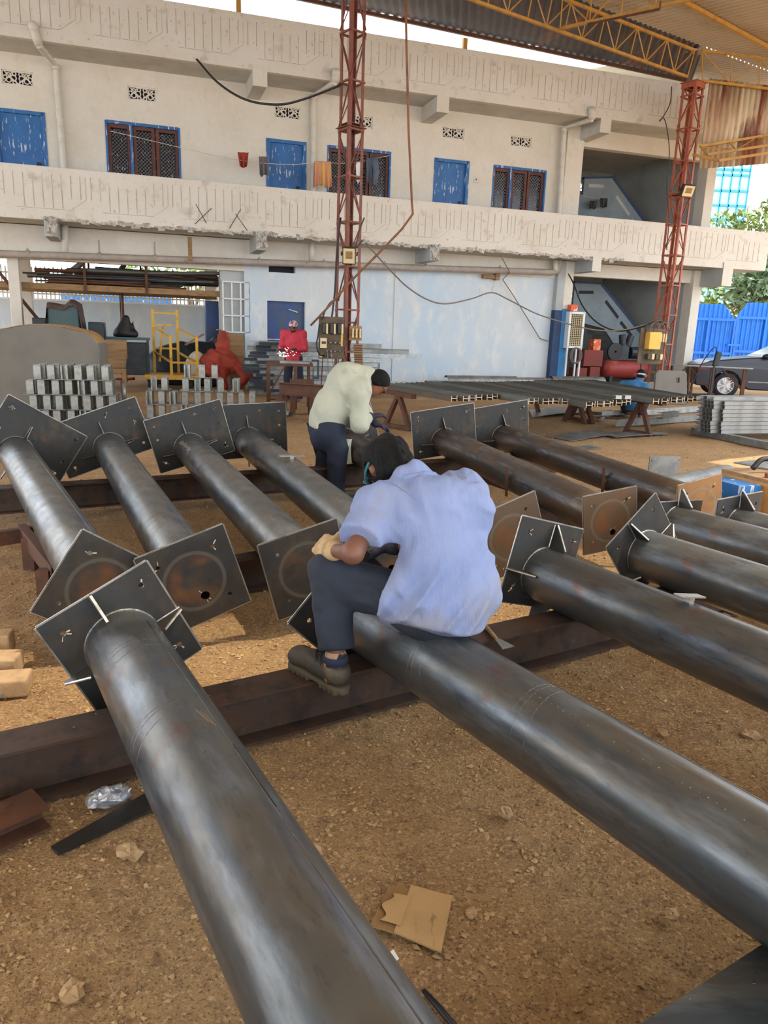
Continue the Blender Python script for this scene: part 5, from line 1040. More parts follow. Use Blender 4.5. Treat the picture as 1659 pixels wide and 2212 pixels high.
sf = wr(uni([rc(H_ - UP * .02, W_, .175, .165, g, .8), rc(W_, C_, .165, .185, g, .76), rc(C_, N_, .18, .085, g, .76), rc(SL_, SR_, .078, .078), rc(SL_, EL_, .072, .066), rc(EL_, EL_.lerp(WL, .8), .064, .05), rc(SR_, ER_, .072, .066), rc(ER_, ER_.lerp(WR_, .8), .064, .05)], .035), .008, 11, ((.4, 0, .9), (.8, .2, .3)), 4); surf('shirt', cutf(sf, (H_ - UP * .06, -UP)), lo, hi, .016, M['shirtred'], T)
surf('trousers', cutf(uni([rc(H_ + gl * .09, KL, .10, .085), rc(KL, AL, .085, .078), rc(H_ - gl * .09, KR, .10, .085), rc(KR, AR, .085, .078)], .03), (V((0, 0, .06)), -UP)), lo, hi, .02, M['trouser2'], T)
lo2, hi2 = box_of([WL, WR_], .18); surf('glove', uni(gg, .012), lo2, hi2, .011, M['gloveblack'], T)
c, ff, u_, l_ = hfr; M['cap'] = mat('patterned_cap', srgb(150, 56, 60), 0.8, 0, [(srgb(196, 196, 206), 16, .5, .54, 1)]); lo2, hi2 = box_of([c], .17)
surf('cap', cutf(uni([el(c + u_ * .034, (ff, l_, u_), (.108, .09, .10))], .01), (c + u_ * .028, -u_)), lo2, hi2, .011, M['cap'], T); surf('beard', cutf(uni([el(c - u_ * .055 + ff * .03, (ff, l_, u_), (.075, .066, .075))], .01), (c - u_ * .045, u_)), lo2, hi2, .011, M['hair'], T)
mb = MB(); mb.ball(c + ff * .085 + u_ * .03, (.02, .07, .026), 14, 8, Matrix((ff, l_, u_)).transposed()); mb.build('goggles', M['glass'], T, smooth=True)
mb = MB(); [mb.ball(c + ff * .092 + u_ * .005 + l_ * s_ * .032, .011, 8, 6) for s_ in (1, -1)]; mb.build('eyes', M['bakelite'], T, smooth=True)

# ---- squatting man in blue at right, back to us
p = ony(1366, 870, 14.2); T = thing('person', 'man in a teal blue shirt and patterned cap squatting with his back turned', 'person', (p.x, 14.2, 0))
g = V((.55, .83, 0)).normalized(); gl = UP.cross(g); b = V((p.x, 14.2, 0)); hc = ony(1385, 811, 14.4)
H_ = b + UP * .22; C_ = ony(1366, 842, 14.3); N_ = ony(1380, 824, 14.38); SL_, SR_ = ony(1346, 832, 14.42), ony(1392, 837, 14.2)
KL, KR = H_ + g * .34 + gl * .2 + UP * .24, H_ + g * .34 - gl * .2 + UP * .24; AL, AR = b + g * .1 + gl * .16 + UP * .09, b + g * .1 - gl * .16 + UP * .09
EL_, ER_ = SL_ - UP * .22 + g * .1, SR_ - UP * .22 + g * .1; WL, WR_ = EL_ + g * .22, ER_ + g * .22
hp, hfr = headp(hc, g - UP * .3, UP + g * .3, 1.05); tors = [rc(H_, C_, .16, .17, g, .75), rc(C_, N_, .16, .07, g, .7), rc(SL_, SR_, .07, .07)]; arms = [rc(SL_, EL_, .055, .042), rc(EL_, WL, .042, .03), rc(SR_, ER_, .055, .042), rc(ER_, WR_, .042, .03)]
legs = [rc(H_ + gl * .09, KL, .09, .065), rc(KL, AL, .06, .045), rc(H_ - gl * .09, KR, .09, .065), rc(KR, AR, .06, .045), rc(AL - UP * .045 - g * .04, AL + g * .16 - UP * .05, .045, .04), rc(AR - UP * .045 - g * .04, AR + g * .16 - UP * .05, .045, .04)]
lo, hi = box_of([H_, hc, SL_, SR_, KL, KR, AL, AR, WL, WR_], .2); surf('body', uni([rc(N_, hc, .058, .058)] + hp + tors + arms + legs + hand(WL, g, UP, .7, 1, 1.05) + hand(WR_, g, UP, .7, -1, 1.05), .02), lo, hi, .016, M['skin2'], T)
sf = wr(uni([rc(H_ + UP * .04, C_, .185, .19, g, .8), rc(C_, N_, .185, .085, g, .76), rc(SL_, SR_, .085, .085), rc(SL_, EL_, .075, .07), rc(SR_, ER_, .075, .07)], .04), .008, 10, ((.4, 0, .9), (.8, .2, .3)), 4); surf('shirt', cutf(sf, (b + UP * .16, -UP)), lo, hi, .017, M['shirtteal'], T)
surf('trousers', uni([rc(H_ + gl * .09, KL, .105, .085), rc(KL, AL, .08, .065), rc(H_ - gl * .09, KR, .105, .085), rc(KR, AR, .08, .065), rc(H_ + gl * .08, H_ - gl * .08, .13, .13)], .03), lo, hi, .02, M['trouser2'], T)
c, ff, u_, l_ = hfr; lo2, hi2 = box_of([c], .17); surf('hair', cutf(el(c + u_ * .02 - ff * .012, (ff, l_, u_), (.105, .088, .1)), (c + ff * .05, ff)), lo2, hi2, .011, M['hair'], T); mb = MB(); mb.tube([c + ff * math.cos(a) * .108 + l_ * math.sin(a) * .09 + u_ * .005 for a in [PI * 2 * k / 24 for k in range(25)]], .018, 6, False); mb.build('headband', M['cap'], T, smooth=True)

# ================================================================ middle of the yard
def put(mb, name, m, label, cat, loc, group=None, **k): return tag(mb.build(name, M[m], loc=loc, **k), label, cat, group)
# ---- galvanised box brackets in two stacks
proto = thing('box_bracket', '', 'bracket', atr(0, -40, -5)); mb = MB()
mb.plate(rectp(.185, .19), [circ(-.075, .07, .009, 8), circ(.075, -.07, .009, 8)], .008, (0, 0, .004)); mb.build('base_plate', M['galv_dark'], proto, local=True)
mb = MB(); o_ = [(-.048, -.05), (.048, -.05), (.048, .05), (.026, .05), (.026, .044), (.042, .044), (.042, -.044), (-.042, -.044), (-.042, .044), (-.026, .044), (-.026, .05), (-.048, .05)]; n = len(o_)
mb.add([(x, y, z) for z in (.008, .205) for x, y in o_], [(i, (i + 1) % n, n + (i + 1) % n, n + i) for i in range(n)] + [tuple(n + k for k in t) for t in tessellate_polygon([[V((x, y, 0)) for x, y in o_]])]); mb.build('box_stub', M['stub'], proto, local=True)
first = True; rr = random.Random(21); WORD = ('bottom layer', 'second layer up', 'third layer up', 'fourth layer up', 'top layer')
def bracket(x, y, z, rz, side, k):
    global first
    lab = 'galvanised box bracket in the %s stack, %s' % (side, WORD[k]); m = atr(x, y, z, rz); gname = 'brackets in the %s stack' % side
    if first:
        proto.matrix_world = m; WM[proto.name] = m; proto['label'] = lab; proto['group'] = gname; first = False
    else: dup(proto, m, lab, gname)
ca_, sa_ = math.cos(.22), math.sin(.22)
c = ony(160, 900, 11.0)
for k, (nx_, ny_) in enumerate(((7, 3), (7, 3), (7, 3), (6, 3))):
    for i in range(nx_):
        for j in range(ny_):
            u, v = (i - (nx_ - 1) / 2) * .178 + (.05 if k % 2 else 0) + rr.uniform(-.015, .015), (j - 1) * .2 + rr.uniform(-.012, .012); bracket(c.x + u * ca_ - v * sa_, c.y + u * sa_ + v * ca_, k * .216, .22 + rr.choice((0, 0, PI, PI / 2, 0)) * (1 if rr.random() < .45 else 0) + rr.uniform(-.1, .1), 'left', k)
c = ony(432, 890, 12.2)
for k, cols in enumerate((tuple(-2.9 + .67 * i for i in range(10)), tuple(-2.85 + .67 * i for i in range(10)), (-2.7, -2.03, -.8, -.13, .54, 1.21, 2.2), (-.6, .15, .95))):
    for u0 in cols:
        for j in range(2 if k < 3 else 1):
            u, v = u0 * .27 + rr.uniform(-.02, .02), (j - .5) * .25 + rr.uniform(-.015, .015) + (.12 if k == 2 and u0 < -1 else 0); bracket(c.x + u * ca_ - v * sa_, c.y + u * sa_ + v * ca_, k * .216, .22 + rr.choice((0, 0, PI, PI / 2)) + rr.uniform(-.12, .12), 'right', k)
# ---- big grey rounded casing with sand on top
c = ony(116, 870, 13.3); m = atr(c.x, c.y, 0, .2); T = thing('rounded_casing', 'large grey rounded casing with sand on its top, behind the left bracket stack', 'casing', m)
out = [(-.9, -.02)] + [(-.9 + .32 - .32 * math.cos(a), .98 + .32 * math.sin(a)) for a in [PI / 2 * k / 8 for k in range(9)]] + [(x, 1.30 + .09 * math.cos(x / .58 * PI / 2)) for x in (-.4, -.2, 0, .2, .4)] + [(.9 - .32 + .32 * math.cos(a), .98 + .32 * math.sin(a)) for a in [PI / 2 * (8 - k) / 8 for k in range(9)]] + [(.9, -.02)]
mb = MB(m); n = len(out); mb.add([(x, y, z) for y in (-.45, .45) for x, z in out], [(i, (i + 1) % n, n + (i + 1) % n, n + i) for i in range(n)] + [tuple(t) for t in tessellate_polygon([[V((x, z, 0)) for x, z in out]])] + [tuple(n + k for k in reversed(t)) for t in tessellate_polygon([[V((x, z, 0)) for x, z in out]])]); mb.build('shell', M['greymach'], T, bevel=.03)
mb = MB(m); sub = out[3:-3]; ns = len(sub); mb.grid(lambda u, v: (sub[min(ns - 1, int(u * (ns - 1) + .5))][0], -.43 + .86 * v, sub[min(ns - 1, int(u * (ns - 1) + .5))][1] + .004 + .02 * math.sin(u * PI) * vnoise(np.array([u * 14]), np.array([v * 7]), 3)[0]), ns - 1, 10, (0, 0, -.01)); mb.build('sand_cover', M['dust'], T, smooth=True)
# ---- machines and clutter in the left bay
def lbox(px0, py0, px1, py1, y, depth, rz=.3):                   # frame and size of a box whose near face fills these pixels at depth y
    a, b = ony((px0 + px1) / 2, py1, y), ony((px0 + px1) / 2, py0, y); w = abs(px1 - px0) / FPX * y * 1.03
    return atr(a.x, a.y + depth / 2, a.z, rz), w, b.z - a.z
m, w, h = lbox(98, 662, 162, 735, 16.4, .6); m = atr(m.translation.x, m.translation.y, 0, .25); T = thing('workshop_machine', 'tall teal machine under a brown tarpaulin, behind the rounded casing', 'machine', m)
mb = MB(m); mb.bb(-.3, .34, -.3, .3, .9, 1.78); mb.build('cabinet', M['teal'], T, bevel=.03); mb = MB(m); mb.bb(-.62, -.28, -.25, .2, .5, 1.5); mb.bb(.5, .82, -.2, .25, .4, 1.45); mb.bb(-.5, .6, -.25, .3, 0, .92); mb.build('base', M['machine'], T, bevel=.02)
mb = MB(m); mb.grid(lambda u, v: (-.36 + .76 * u, -.36 + .7 * v, 1.80 + .02 * math.sin(u * 9) + .10 * max(0, 1 - abs(u - .72) * 6) - 5 * max(0, .09 - u) - 6 * max(0, u - .91) - .9 * max(0, .12 - v)), 22, 12, (0, 0, .01)); mb.build('tarpaulin', M['tarp'], T, smooth=True)
mb = MB(m); mb.tube(smoothpath([(-.1, -.34, .95), (.1, -.4, 1.12), (.3, -.4, 1.1), (.44, -.36, .9)], 5), .012, 6); mb.build('hose', M['cablegrey'], T, smooth=True)
m, w, h = lbox(222, 735, 266, 775, 16.2, .4); mb = MB(m); mb.bb(-w / 2, w / 2, -.2, .2, 0, h); put(mb, 'speaker_box', 'wood', 'brown box with round dials standing left of the dark bench', 'box', m, bevel=.01)
m, w, h = lbox(218, 772, 262, 806, 16.0, .4); m = atr(m.translation.x, m.translation.y, 0, .3); T = thing('wooden_stool', 'low timber stool with a brown sack on it, behind the red bent pipe', 'stool', m); mb = MB(m); mb.bb(-.24, .24, -.2, .2, .42, .5); mb.build('seat', M['wood'], T)
for sx in (-1, 1):
    for sy in (-1, 1): mb = MB(m); mb.bb(sx * .2 - .04, sx * .2 + .04, sy * .16 - .04, sy * .16 + .04, 0, .42); mb.build('leg', M['wood'], T)
m2 = m @ Matrix.Translation((0, 0, .5)); mb = MB(m2); mb.bb(-.22, .24, -.16, .16, 0, .3); mb.v = [v + V((.12 * max(0, v.z - .6), 0, 0)) for v in mb.v]; put(mb, 'brown_carton', 'wood', 'leaning brown carton lying on the low timber stool', 'carton', m2, bevel=.03)
m, w, h = lbox(268, 732, 328, 800, 17.0, .6); m = atr(m.translation.x - .3, m.translation.y + .1, 0, .3); T = thing('metal_bench', 'dark blue steel bench in the shade between stool and yellow trolley', 'bench', m); mb = MB(m); mb.bb(-.6, .45, -.35, .35, 1.08, 1.14); mb.build('top', M['teal'], T); mb = MB(m); mb.bb(-.2, .4, -.28, .3, .3, 1.02); mb.build('drawer_unit', M['machine'], T, bevel=.01)
for sx in (-.55, .4):
    for sy in (-.3, .3): mb = MB(m); mb.bb(sx - .025, sx + .025, sy - .025, sy + .025, 0, 1.08); mb.build('leg', M['machine'], T)
p = m @ V((-.1, 0, 1.14)); hp_ = uni([rc(p + V((0, 0, .12)), p + V((.05, 0, .4)), .2, .09), rc(p + V((-.12, 0, .05)), p + V((.2, 0, .06)), .14, .12), rc(p + V((.18, 0, .1)), p + V((.22, 0, .36)), .06, .02)], .05); T = thing('covered_tool', 'black wrapped tool standing on the dark blue bench', 'tool', p); lo, hi = box_of([p, p + V((0, 0, .4))], .45); surf('cover', cutf(hp_, (p, -UP)), lo, hi, .03, M['black'], T)
mb = MB(); q = [ony(*a) for a in ((228, 772, 18.6), (233, 800, 18.4), (240, 815, 18.2), (262, 819, 18.1), (290, 818, 18.0))]; mb.tube(smoothpath(q, 6), .035, 8); put(mb, 'bent_pipe', 'redcloth', 'bent red pipe leaning beside the low timber stool', 'pipe', q[-1], smooth=True)
a = ony(265, 823, 13.6); b = V((ony(270, 870, 13.6).x, 13.6, 0)); mb = MB(); mb.tube([b, a], .045, 10); put(mb, 'short_pipe', 'galv', 'short upright galvanised pipe between the two bracket stacks', 'pipe', b, smooth=True)
# yellow trolley
c = ony(375, 840, 17.4); m = atr(c.x, c.y, 0, .25); T = thing('trolley', 'yellow steel trolley frame with high back rail, behind the right bracket stack', 'trolley', m)
for nm, x, y, zt in (('post', -.42, .4, 1.78), ('post', .12, .4, 1.78), ('post', -.02, -.4, 1.22), ('post', .55, -.4, 1.22)): mb = MB(m); mb.bb(x - .03, x + .03, y - .03, y + .03, .3, zt); mb.build(nm, M['trolley'], T)
mb = MB(m)
for z in (1.7, .9): mb.bar((-.42, .4, z), (.12, .4, z), .04, .04)
for z in (.62, 1.16): mb.bar((-.42, .4, z + .2), (-.02, -.4, z), .04, .04); mb.bar((.12, .4, z + .2), (.55, -.4, z), .04, .04)
mb.bar((-.02, -.4, .62), (.55, -.4, .62), .04, .04); mb.bar((-.38, .38, 1.42), (0, .38, 1.44), .04, .04); mb.bar((-.2, .38, 1.42), (-.3, .3, .6), .05, .04); mb.build('rail', M['trolley'], T)
mb = MB(m); mb.bb(-.6, .62, -.5, .5, .24, .34); mb.build('deck', M['trolley'], T)
for sx in (-.4, .4):
    for sy in (-.35, .35): mb = MB(m); mb.lathe((sx - .04, sy, .12), (1, 0, 0), [(0, 0), (0, .12), (.08, .12), (.08, 0)], 16); mb.build('wheel', M['tyre'], T)
# scrap heap, red tarpaulin
c = ony(455, 800, 18.6); T = thing('scrap_heap', 'dark heap of covered scrap behind the yellow trolley', 'scrap heap', (c.x, c.y, 0)); C0 = V((c.x, c.y, 0)); fn = wr(uni([el(C0 + V((-.5, .2, .3)), ((1, 0, 0), (0, 1, 0), (0, 0, 1)), (1.2, .5, .75)), el(C0 + V((.35, .3, .35)), ((1, 0, 0), (0, 1, 0), (0, 0, 1)), (.5, .45, 1.0))], .2), .06, 3, ((.5, .2, .8), (.8, -.3, .2)), 4); surf('cover', cutf(fn, (V((0, 0, 0)), -UP)), C0 + V((-2, -.8, -.05)), C0 + V((1.7, 1.2, 1.6)), .05, M['machine'], T)
c = ony(487, 800, 17.3); C0 = V((c.x, c.y, 0)); T = thing('red_tarpaulin', 'crumpled red tarpaulin thrown over a heap left of the channel stack', 'tarpaulin', C0)
fn = uni([el(C0 + V((-.2, 0, .6)), ((1, 0, 0), (0, 1, 0), (0, 0, 1)), (.36, .3, .34)), rc(C0 + V((-.08, 0, .8)), C0 + V((-.04, 0, 1.22)), .16, .12), rc(C0 + V((.1, -.05, .72)), C0 + V((.5, -.12, .38)), .16, .1), rc(C0 + V((-.1, -.1, .6)), C0 + V((0, -.15, .12)), .14, .09), rc(C0 + V((.5, -.12, .4)), C0 + V((.36, -.15, .16)), .1, .08), rc(C0 + V((-.4, 0, .7)), C0 + V((-.1, 0, .8)), .12, .1)], .07); surf('cloth', wr(wr(fn, .035, 8, ((.6, .2, .7), (-.7, .2, .6)), 4), .014, 20, ((.3, .2, .9), (-.9, .2, .3)), 7), C0 + V((-.8, -.6, 0)), C0 + V((.9, .6, 1.5)), .025, M['redcloth'], T)
c = ony(425, 770, 17.6); C0 = V((c.x, c.y, .0)); T = thing('sack', 'pale grey plastic sack between the yellow trolley and the red tarpaulin', 'sack', C0); surf('bag', wr(el(C0 + V((0, 0, .55)), ((1, 0, 0), (0, 1, 0), (0, 0, 1)), (.24, .22, .3)), .03, 9, ((.6, .2, .7), (-.7, .2, .6)), 4), C0 + V((-.4, -.4, .1)), C0 + V((.4, .4, 1)), .03, M['pvc'], T)
for (a, b, lab) in (((470, 712), (498, 722), 'pale board lying on the scrap heap beneath the cubby shelf'), ((400, 745), (440, 722), 'thin pale plank leaning across the scrap heap')): p, q = ony(*a, 18.0), ony(*b, 18.2); mb = MB(); mb.bar(p, q, .16, .03); put(mb, 'plank', 'wood', lab, 'plank', p)
p = ony(512, 735, 17.9); m = atr(p.x, p.y, 0, .3) @ Matrix.Rotation(-.12, 4, 'X'); mb = MB(m); mb.bb(-.17, .17, -.02, .02, .0, 1.28); put(mb, 'leaning_board', 'wood', 'brown rounded board standing right of the red tarpaulin', 'board', m, bevel=.015)
p = ony(458, 715, 19.4); m = atr(p.x, p.y, 0, .32); mb = MB(m); mb.bb(-.16, .16, -.2, .2, 0, 2.05); put(mb, 'steel_locker', 'bluedark', 'narrow dark blue locker at the end of the scrap loft', 'locker', m, bevel=.01)
# cubby shelf against the side wall
m = FACM @ Matrix.Translation((-9.0, .2, 1.32)); T = thing('cubby_shelf', 'white pigeonhole shelf hung at the corner of the left bay', 'shelf', m); W_, H_ = .62, 1.15
mb = MB(m)
for k in range(4): mb.bb(k * W_ / 3 - .015, k * W_ / 3 + .015, -.2, .1, 0, H_)
for k in range(4): mb.bb(-.015, W_ + .015, -.2, .1, k * H_ / 3 - .015, k * H_ / 3 + .015)
mb.build('frame', M['white'], T); mb = MB(m); mb.bb(0, W_, .085, .1, 0, H_); mb.build('back_panel', M['interior'], T)
# loft beam with scrap tubes, hangers, fence
y0 = .3
bA, bB = FACM @ V((-14.2, y0, 2.19)), FACM @ V((-8.9, y0, 2.19)); mb = MB(); mb.bar(bA, bB, .12, .13); T = thing('scrap_loft', 'brown loft beam across the left bay, hung from the balcony', 'loft', bA); mb.build('beam', M['wood'], T)
mb = MB(); mb.bar(FACM @ V((-14.2, 2.6, 2.19)), FACM @ V((-8.9, 2.6, 2.19)), .12, .13); mb.build('beam', M['wood'], T)
for px in (183, 316): x = fac(px, 600, y0 - .08)[0]; mb = MB(FACM); mb.bb(x - .03, x + .03, y0 - .1, y0 - .04, 2.1, 2.95); mb.build('hanger', M['rust'], T)
for px in (192, 304): x = fac(px, 590, 2.5)[0]; mb = MB(FACM); mb.bb(x - .025, x + .025, 2.5, 2.55, 2.2, 3.3); mb.build('hanger', M['rust'], T)
for px, y_, w_ in ((267, 1.4, .06), (262, 1.9, .03)): x = fac(px, 700, y_)[0]; mb = MB(FACM); mb.bb(x - w_ / 2, x + w_ / 2, y_, y_ + w_, 0, 2.15); mb.build('prop', M['rust'], T)
rr = random.Random(5)
for k in range(56):
    x0 = -13.4 + rr.uniform(0, 1.6); x1 = x0 + rr.uniform(2.2, 3.6); x1 = min(x1, -8.95); y_ = rr.uniform(.25, 2.5); z = 2.27 + rr.uniform(0, .28) + .1 * math.sin((x0 + x1) / 2 * 1.1); r = rr.choice((.02, .025, .03, .045)); mb = MB(FACM); mb.tube([(x0, y_, z), ((x0 + x1) / 2, y_, z + rr.uniform(-.02, .04)), (x1, y_ + rr.uniform(-.1, .1), z + rr.uniform(-.04, .1))], r, 7); put(mb, 'scrap_tube', rr.choice(('hsec', 'rust', 'machine', 'hsec')), 'long scrap tube in the pile on the loft of the left bay', 'tube', FACM @ V((x0, y_, z)), 'scrap tubes on the loft')
for (a, b, r, lab, mt) in (((130, 604), (180, 566), .07, 'thick tube sloping up out of the loft pile, left', 'galv_dark'), ((258, 590), (270, 568), .06, 'short fat tube end poking up from the loft pile', 'rust'), ((60, 594), (105, 590), .06, 'buff roll lying at the left end of the loft pile', 'wood')):
    p, q = ony(*a, 18.2), ony(*b, 18.2); mb = MB(); mb.tube([p, q], r, 12); put(mb, 'scrap_pipe', mt, lab, 'pipe', p, smooth=False)
T = thing('palisade_fence', 'pale palisade railing on the low wall behind the left bay', 'fence', FACM @ V((-15, 6.1, 2.05))); mb = MB(FACM); n = 62
for k in range(n): x = -15.4 + k * .115; mb = MB(FACM); mb.bb(x - .02, x + .02, 6.08, 6.1, 2.05, 2.92 + .03 * (k % 2)); mb.build('pale', M['pvc'], T)
mb = MB(FACM); mb.bb(-15.5, -8.3, 6.1, 6.13, 2.16, 2.21); mb.bb(-15.5, -8.3, 6.1, 6.13, 2.72, 2.77); mb.build('rail', M['pvc'], T)
m = FACM @ Matrix.Translation((-12.3, 11, 0)); T = thing('blue_truck', 'blue vehicle side glimpsed through the palisade behind the left bay', 'vehicle', m); mb = MB(m); mb.bb(-1.2, 2.6, 0, 1.6, .7, 2.4); mb.build('body', M['bluedoor'], T, bevel=.05); mb = MB(m); [mb.lathe((x, -.05, .45), (0, 1, 0), [(0, 0), (0, .45), (.25, .45), (.25, 0)], 16) for x in (-.5, 1.9)]; mb.build('wheels', M['tyre'], T)
p, q = fac(0, 580, .2), fac(58, 680, .2); mb = MB(FACM); mb.bar((p[0] - .3, .2, p[2] + .3), (-13.05, .25, 1.45), .07, .07); put(mb, 'raking_brace', 'rust', 'dark raking steel brace beside the left column of the open bay', 'brace', FACM @ V((p[0], .2, p[2])))

# ---- galvanised channels stacked by the wall behind the welder
rr = random.Random(13)
for k in range(11):
    z = .04 + k * .104; x1 = 3.0 + rr.uniform(-.2, .1) + (.55 if k == 8 else 0)
    for j in range(2):
        x0 = rr.uniform(-.12, .22); p = ony(545, 800, 16.3 + j * .12); a = V((p.x, 16.3 + j * .13, z)) + FU * x0; L = x1 - x0 + (.5 if rr.random() < .2 else 0); b = a + FU * L; mb = MB(); mb.prof(a, b, chf(.096, .05, .005) if (j or k % 3) else [(-x, y) for x, y in reversed(chf(.096, .05, .005))]); put(mb, 'galvanised_channel', 'galv' if rr.random() < .7 else 'galv_dark', 'long galvanised channel in the stack behind the welder, ' + ('lower' if k < 4 else 'middle' if k < 8 else 'upper') + ' part', 'channel', a, 'channels stacked behind the welder')
for k in range(16):
    p = ony(520 + rr.uniform(0, 55), 745 + k * 6.8, 16.0 + rr.uniform(0, .2)); z = max(.03, p.z); mb = MB(); a = V((p.x, p.y, z)); mb.prof(a, a + V((rr.uniform(.25, .5), .12, 0)), chf(.06, .045, .004)); put(mb, 'dark_offcut', 'machine', 'short dark channel end at the left end of the channel stack', 'offcut', a, 'dark ends beside the channel stack')
# ---- welder's work table with clamp, sparks
c = ony(625, 790, 14.1); m = atr(c.x, c.y, 0, .18); T = thing('work_table', 'rusty steel work table the welder is leaning over', 'table', m); zt = .84
mb = MB(m); mb.bb(-.42, .42, -.3, .3, zt - .05, zt); mb.build('top', M['rust'], T); mb = MB(m); mb.bb(-.18, .36, -.28, .25, zt, zt + .03); mb.build('steel_sheet', M['galv_dark'], T)
for sx, sy in ((-.39, -.27), (.1, -.27), (-.39, .27), (.38, .27)): mb = MB(m); mb.bb(sx - .03, sx + .03, sy - .03, sy + .03, 0, zt - .05); mb.build('leg', M['rust'], T)
mb = MB(m); mb.bar((-.39, -.27, .25), (-.1, -.27, zt - .06), .03, .03); mb.bar((-.39, -.27, .18), (.1, -.27, .18), .03, .03); mb.bar((.1, -.27, .4), (.38, .27, .5), .03, .03); mb.build('brace', M['rust'], T)
mc = m @ Matrix.Translation((.40, -.2, zt)); mb = MB(mc); mb.bar((0, 0, .06), (.12, 0, .06), .03, .035); mb.bar((.12, 0, .075), (.12, 0, -.28), .035, .03); mb.bar((.02, 0, -.26), (.12, 0, -.26), .03, .035); mb.tube([(.03, 0, -.4), (.03, 0, -.07)], .009, 8); put(mb, 'clamp', 'machine', 'large C clamp gripping the right edge of the work table', 'clamp', mc)
M['spark'] = bpy.data.materials.new('welding_spark'); M['spark'].use_nodes = True; b_ = M['spark'].node_tree.nodes['Principled BSDF']; b_.inputs['Emission Color'].default_value = (1, .78, .62, 1); b_.inputs['Emission Strength'].default_value = 9
p = ony(606, 770, 14.05); rr = random.Random(6); mb = MB()
for k in range(60):
    a = rr.uniform(0, PI); d = abs(rr.gauss(0, .10)); q = p + V((d * math.cos(a) * 1.3 + .05, rr.uniform(-.08, .08), d * math.sin(a) + .0)); mb.ball(q, rr.uniform(.0025, .006) * (1.5 if d < .04 else 1), 6, 4)
o = put(mb, 'welding_sparks', 'spark', 'shower of bright welding sparks on the work table', 'sparks', p); o['kind'] = 'stuff'
# saw-horse with brown I beam, small brown stool
c = ony(648, 860, 12.2); m = atr(c.x, c.y, 0, -.35); T = thing('beam_trestle', 'brown steel trestle carrying a short I beam, left of the stooping man', 'trestle', m); mb = MB(m); mb.prof((-.38, 0, .40), (.5, 0, .40), ipf(.2, .12, .012, .01)); mb.build('beam', M['rust'], T)
for sx in (-.34, .42): mb = MB(m); mb.bb(sx - .06, sx + .06, -.08, .08, 0, .40); mb.build('leg', M['rust'], T)
c = ony(652, 840, 13.2); m = atr(c.x, c.y, 0, .2); T = thing('steel_stool', 'small brown steel box stool between work table and trestle', 'stool', m); mb = MB(m); mb.bb(-.2, .2, -.15, .15, .36, .6); mb.build('seat', M['rust'], T)
for sx in (-.16, .16): mb = MB(m); mb.bb(sx - .04, sx + .04, -.12, .12, 0, .36); mb.build('leg', M['rust'], T)
rr = random.Random(14)
for k in range(7): p = ony(566 + k * 9 + rr.uniform(-3, 3), 866 + rr.uniform(-4, 4), 12.3 + rr.uniform(-.2, .3)); p.z = .03 + .03 * k % .09; mb = MB(Matrix.Translation(p) @ Matrix.Rotation(rr.uniform(0, 3), 4, 'Z') @ Matrix.Rotation(rr.uniform(-.5, .5), 4, 'X')); mb.prof((-.11, 0, 0), (.11, 0, 0), chf(.07, .05, .005)); put(mb, 'bracket_offcut', 'galv', 'loose galvanised offcut at the right foot of the right bracket stack', 'offcut', p, 'offcuts by the right stack')
p = ony(925, 872, 11.6); T = thing('angle_grinder', 'small black and red power tool lying behind the dark base plates', 'power tool', (p.x, p.y, 0)); mb = MB(); mb.tube([V((p.x - .14, p.y, .06)), V((p.x + .02, p.y, .08))], [.035, .045], 10); mb.build('body', M['black'], T); mb = MB(); mb.tube([V((p.x + .02, p.y, .08)), V((p.x + .12, p.y, .10))], [.04, .03], 10); mb.build('grip', M['redbox'], T)

# ---- black H sections laid out on trestles
HZ = .56
def hrow(ends, backs, n, word):
    e0, e1, b0, b1 = (onz(*q, HZ) for q in (*ends, *backs))
    for i in range(n):
        f_ = i / (n - 1); a, b = e0.lerp(e1, f_), b0.lerp(b1, f_); a.z = b.z = HZ; d = (b - a).normalized(); a = a + d * (.05 * math.sin(i * 2.3 + len(word))); w = .098; h = .08
        out = [(-w / 2, 0), (-w / 2 + .008, 0), (-w / 2 + .008, h / 2 - .004), (w / 2 - .008, h / 2 - .004), (w / 2 - .008, 0), (w / 2, 0), (w / 2, h), (w / 2 - .008, h), (w / 2 - .008, h / 2 + .004), (-w / 2 + .008, h / 2 + .004), (-w / 2 + .008, h), (-w / 2, h)]
        T = thing('steel_section', 'black H shaped steel section lying in the %s group on the trestles' % word, 'steel section', a, 'H sections, %s group' % word); mb = MB(); mb.prof(a, b, out); mb.build('section', M[('hsec', 'hsec2', 'hsec', 'hsec3', 'hsec2')[(i * 3 + len(word)) % 5]], T); mb = MB(); mb.prof(a - d * .006, a - d * .001, out); mb.build('cut_end', M['cut'], T)
hrow(((985, 868), (1070, 863)), ((812, 838), (925, 834)), 6, 'leftmost')
hrow(((1146, 873), (1216, 873)), ((930, 836), (1028, 833)), 6, 'second')
hrow(((1268, 881), (1358, 874)), ((1036, 834), (1145, 831)), 8, 'third')
hrow(((1418, 873), (1498, 866)), ((1158, 829), (1275, 828)), 8, 'rightmost')
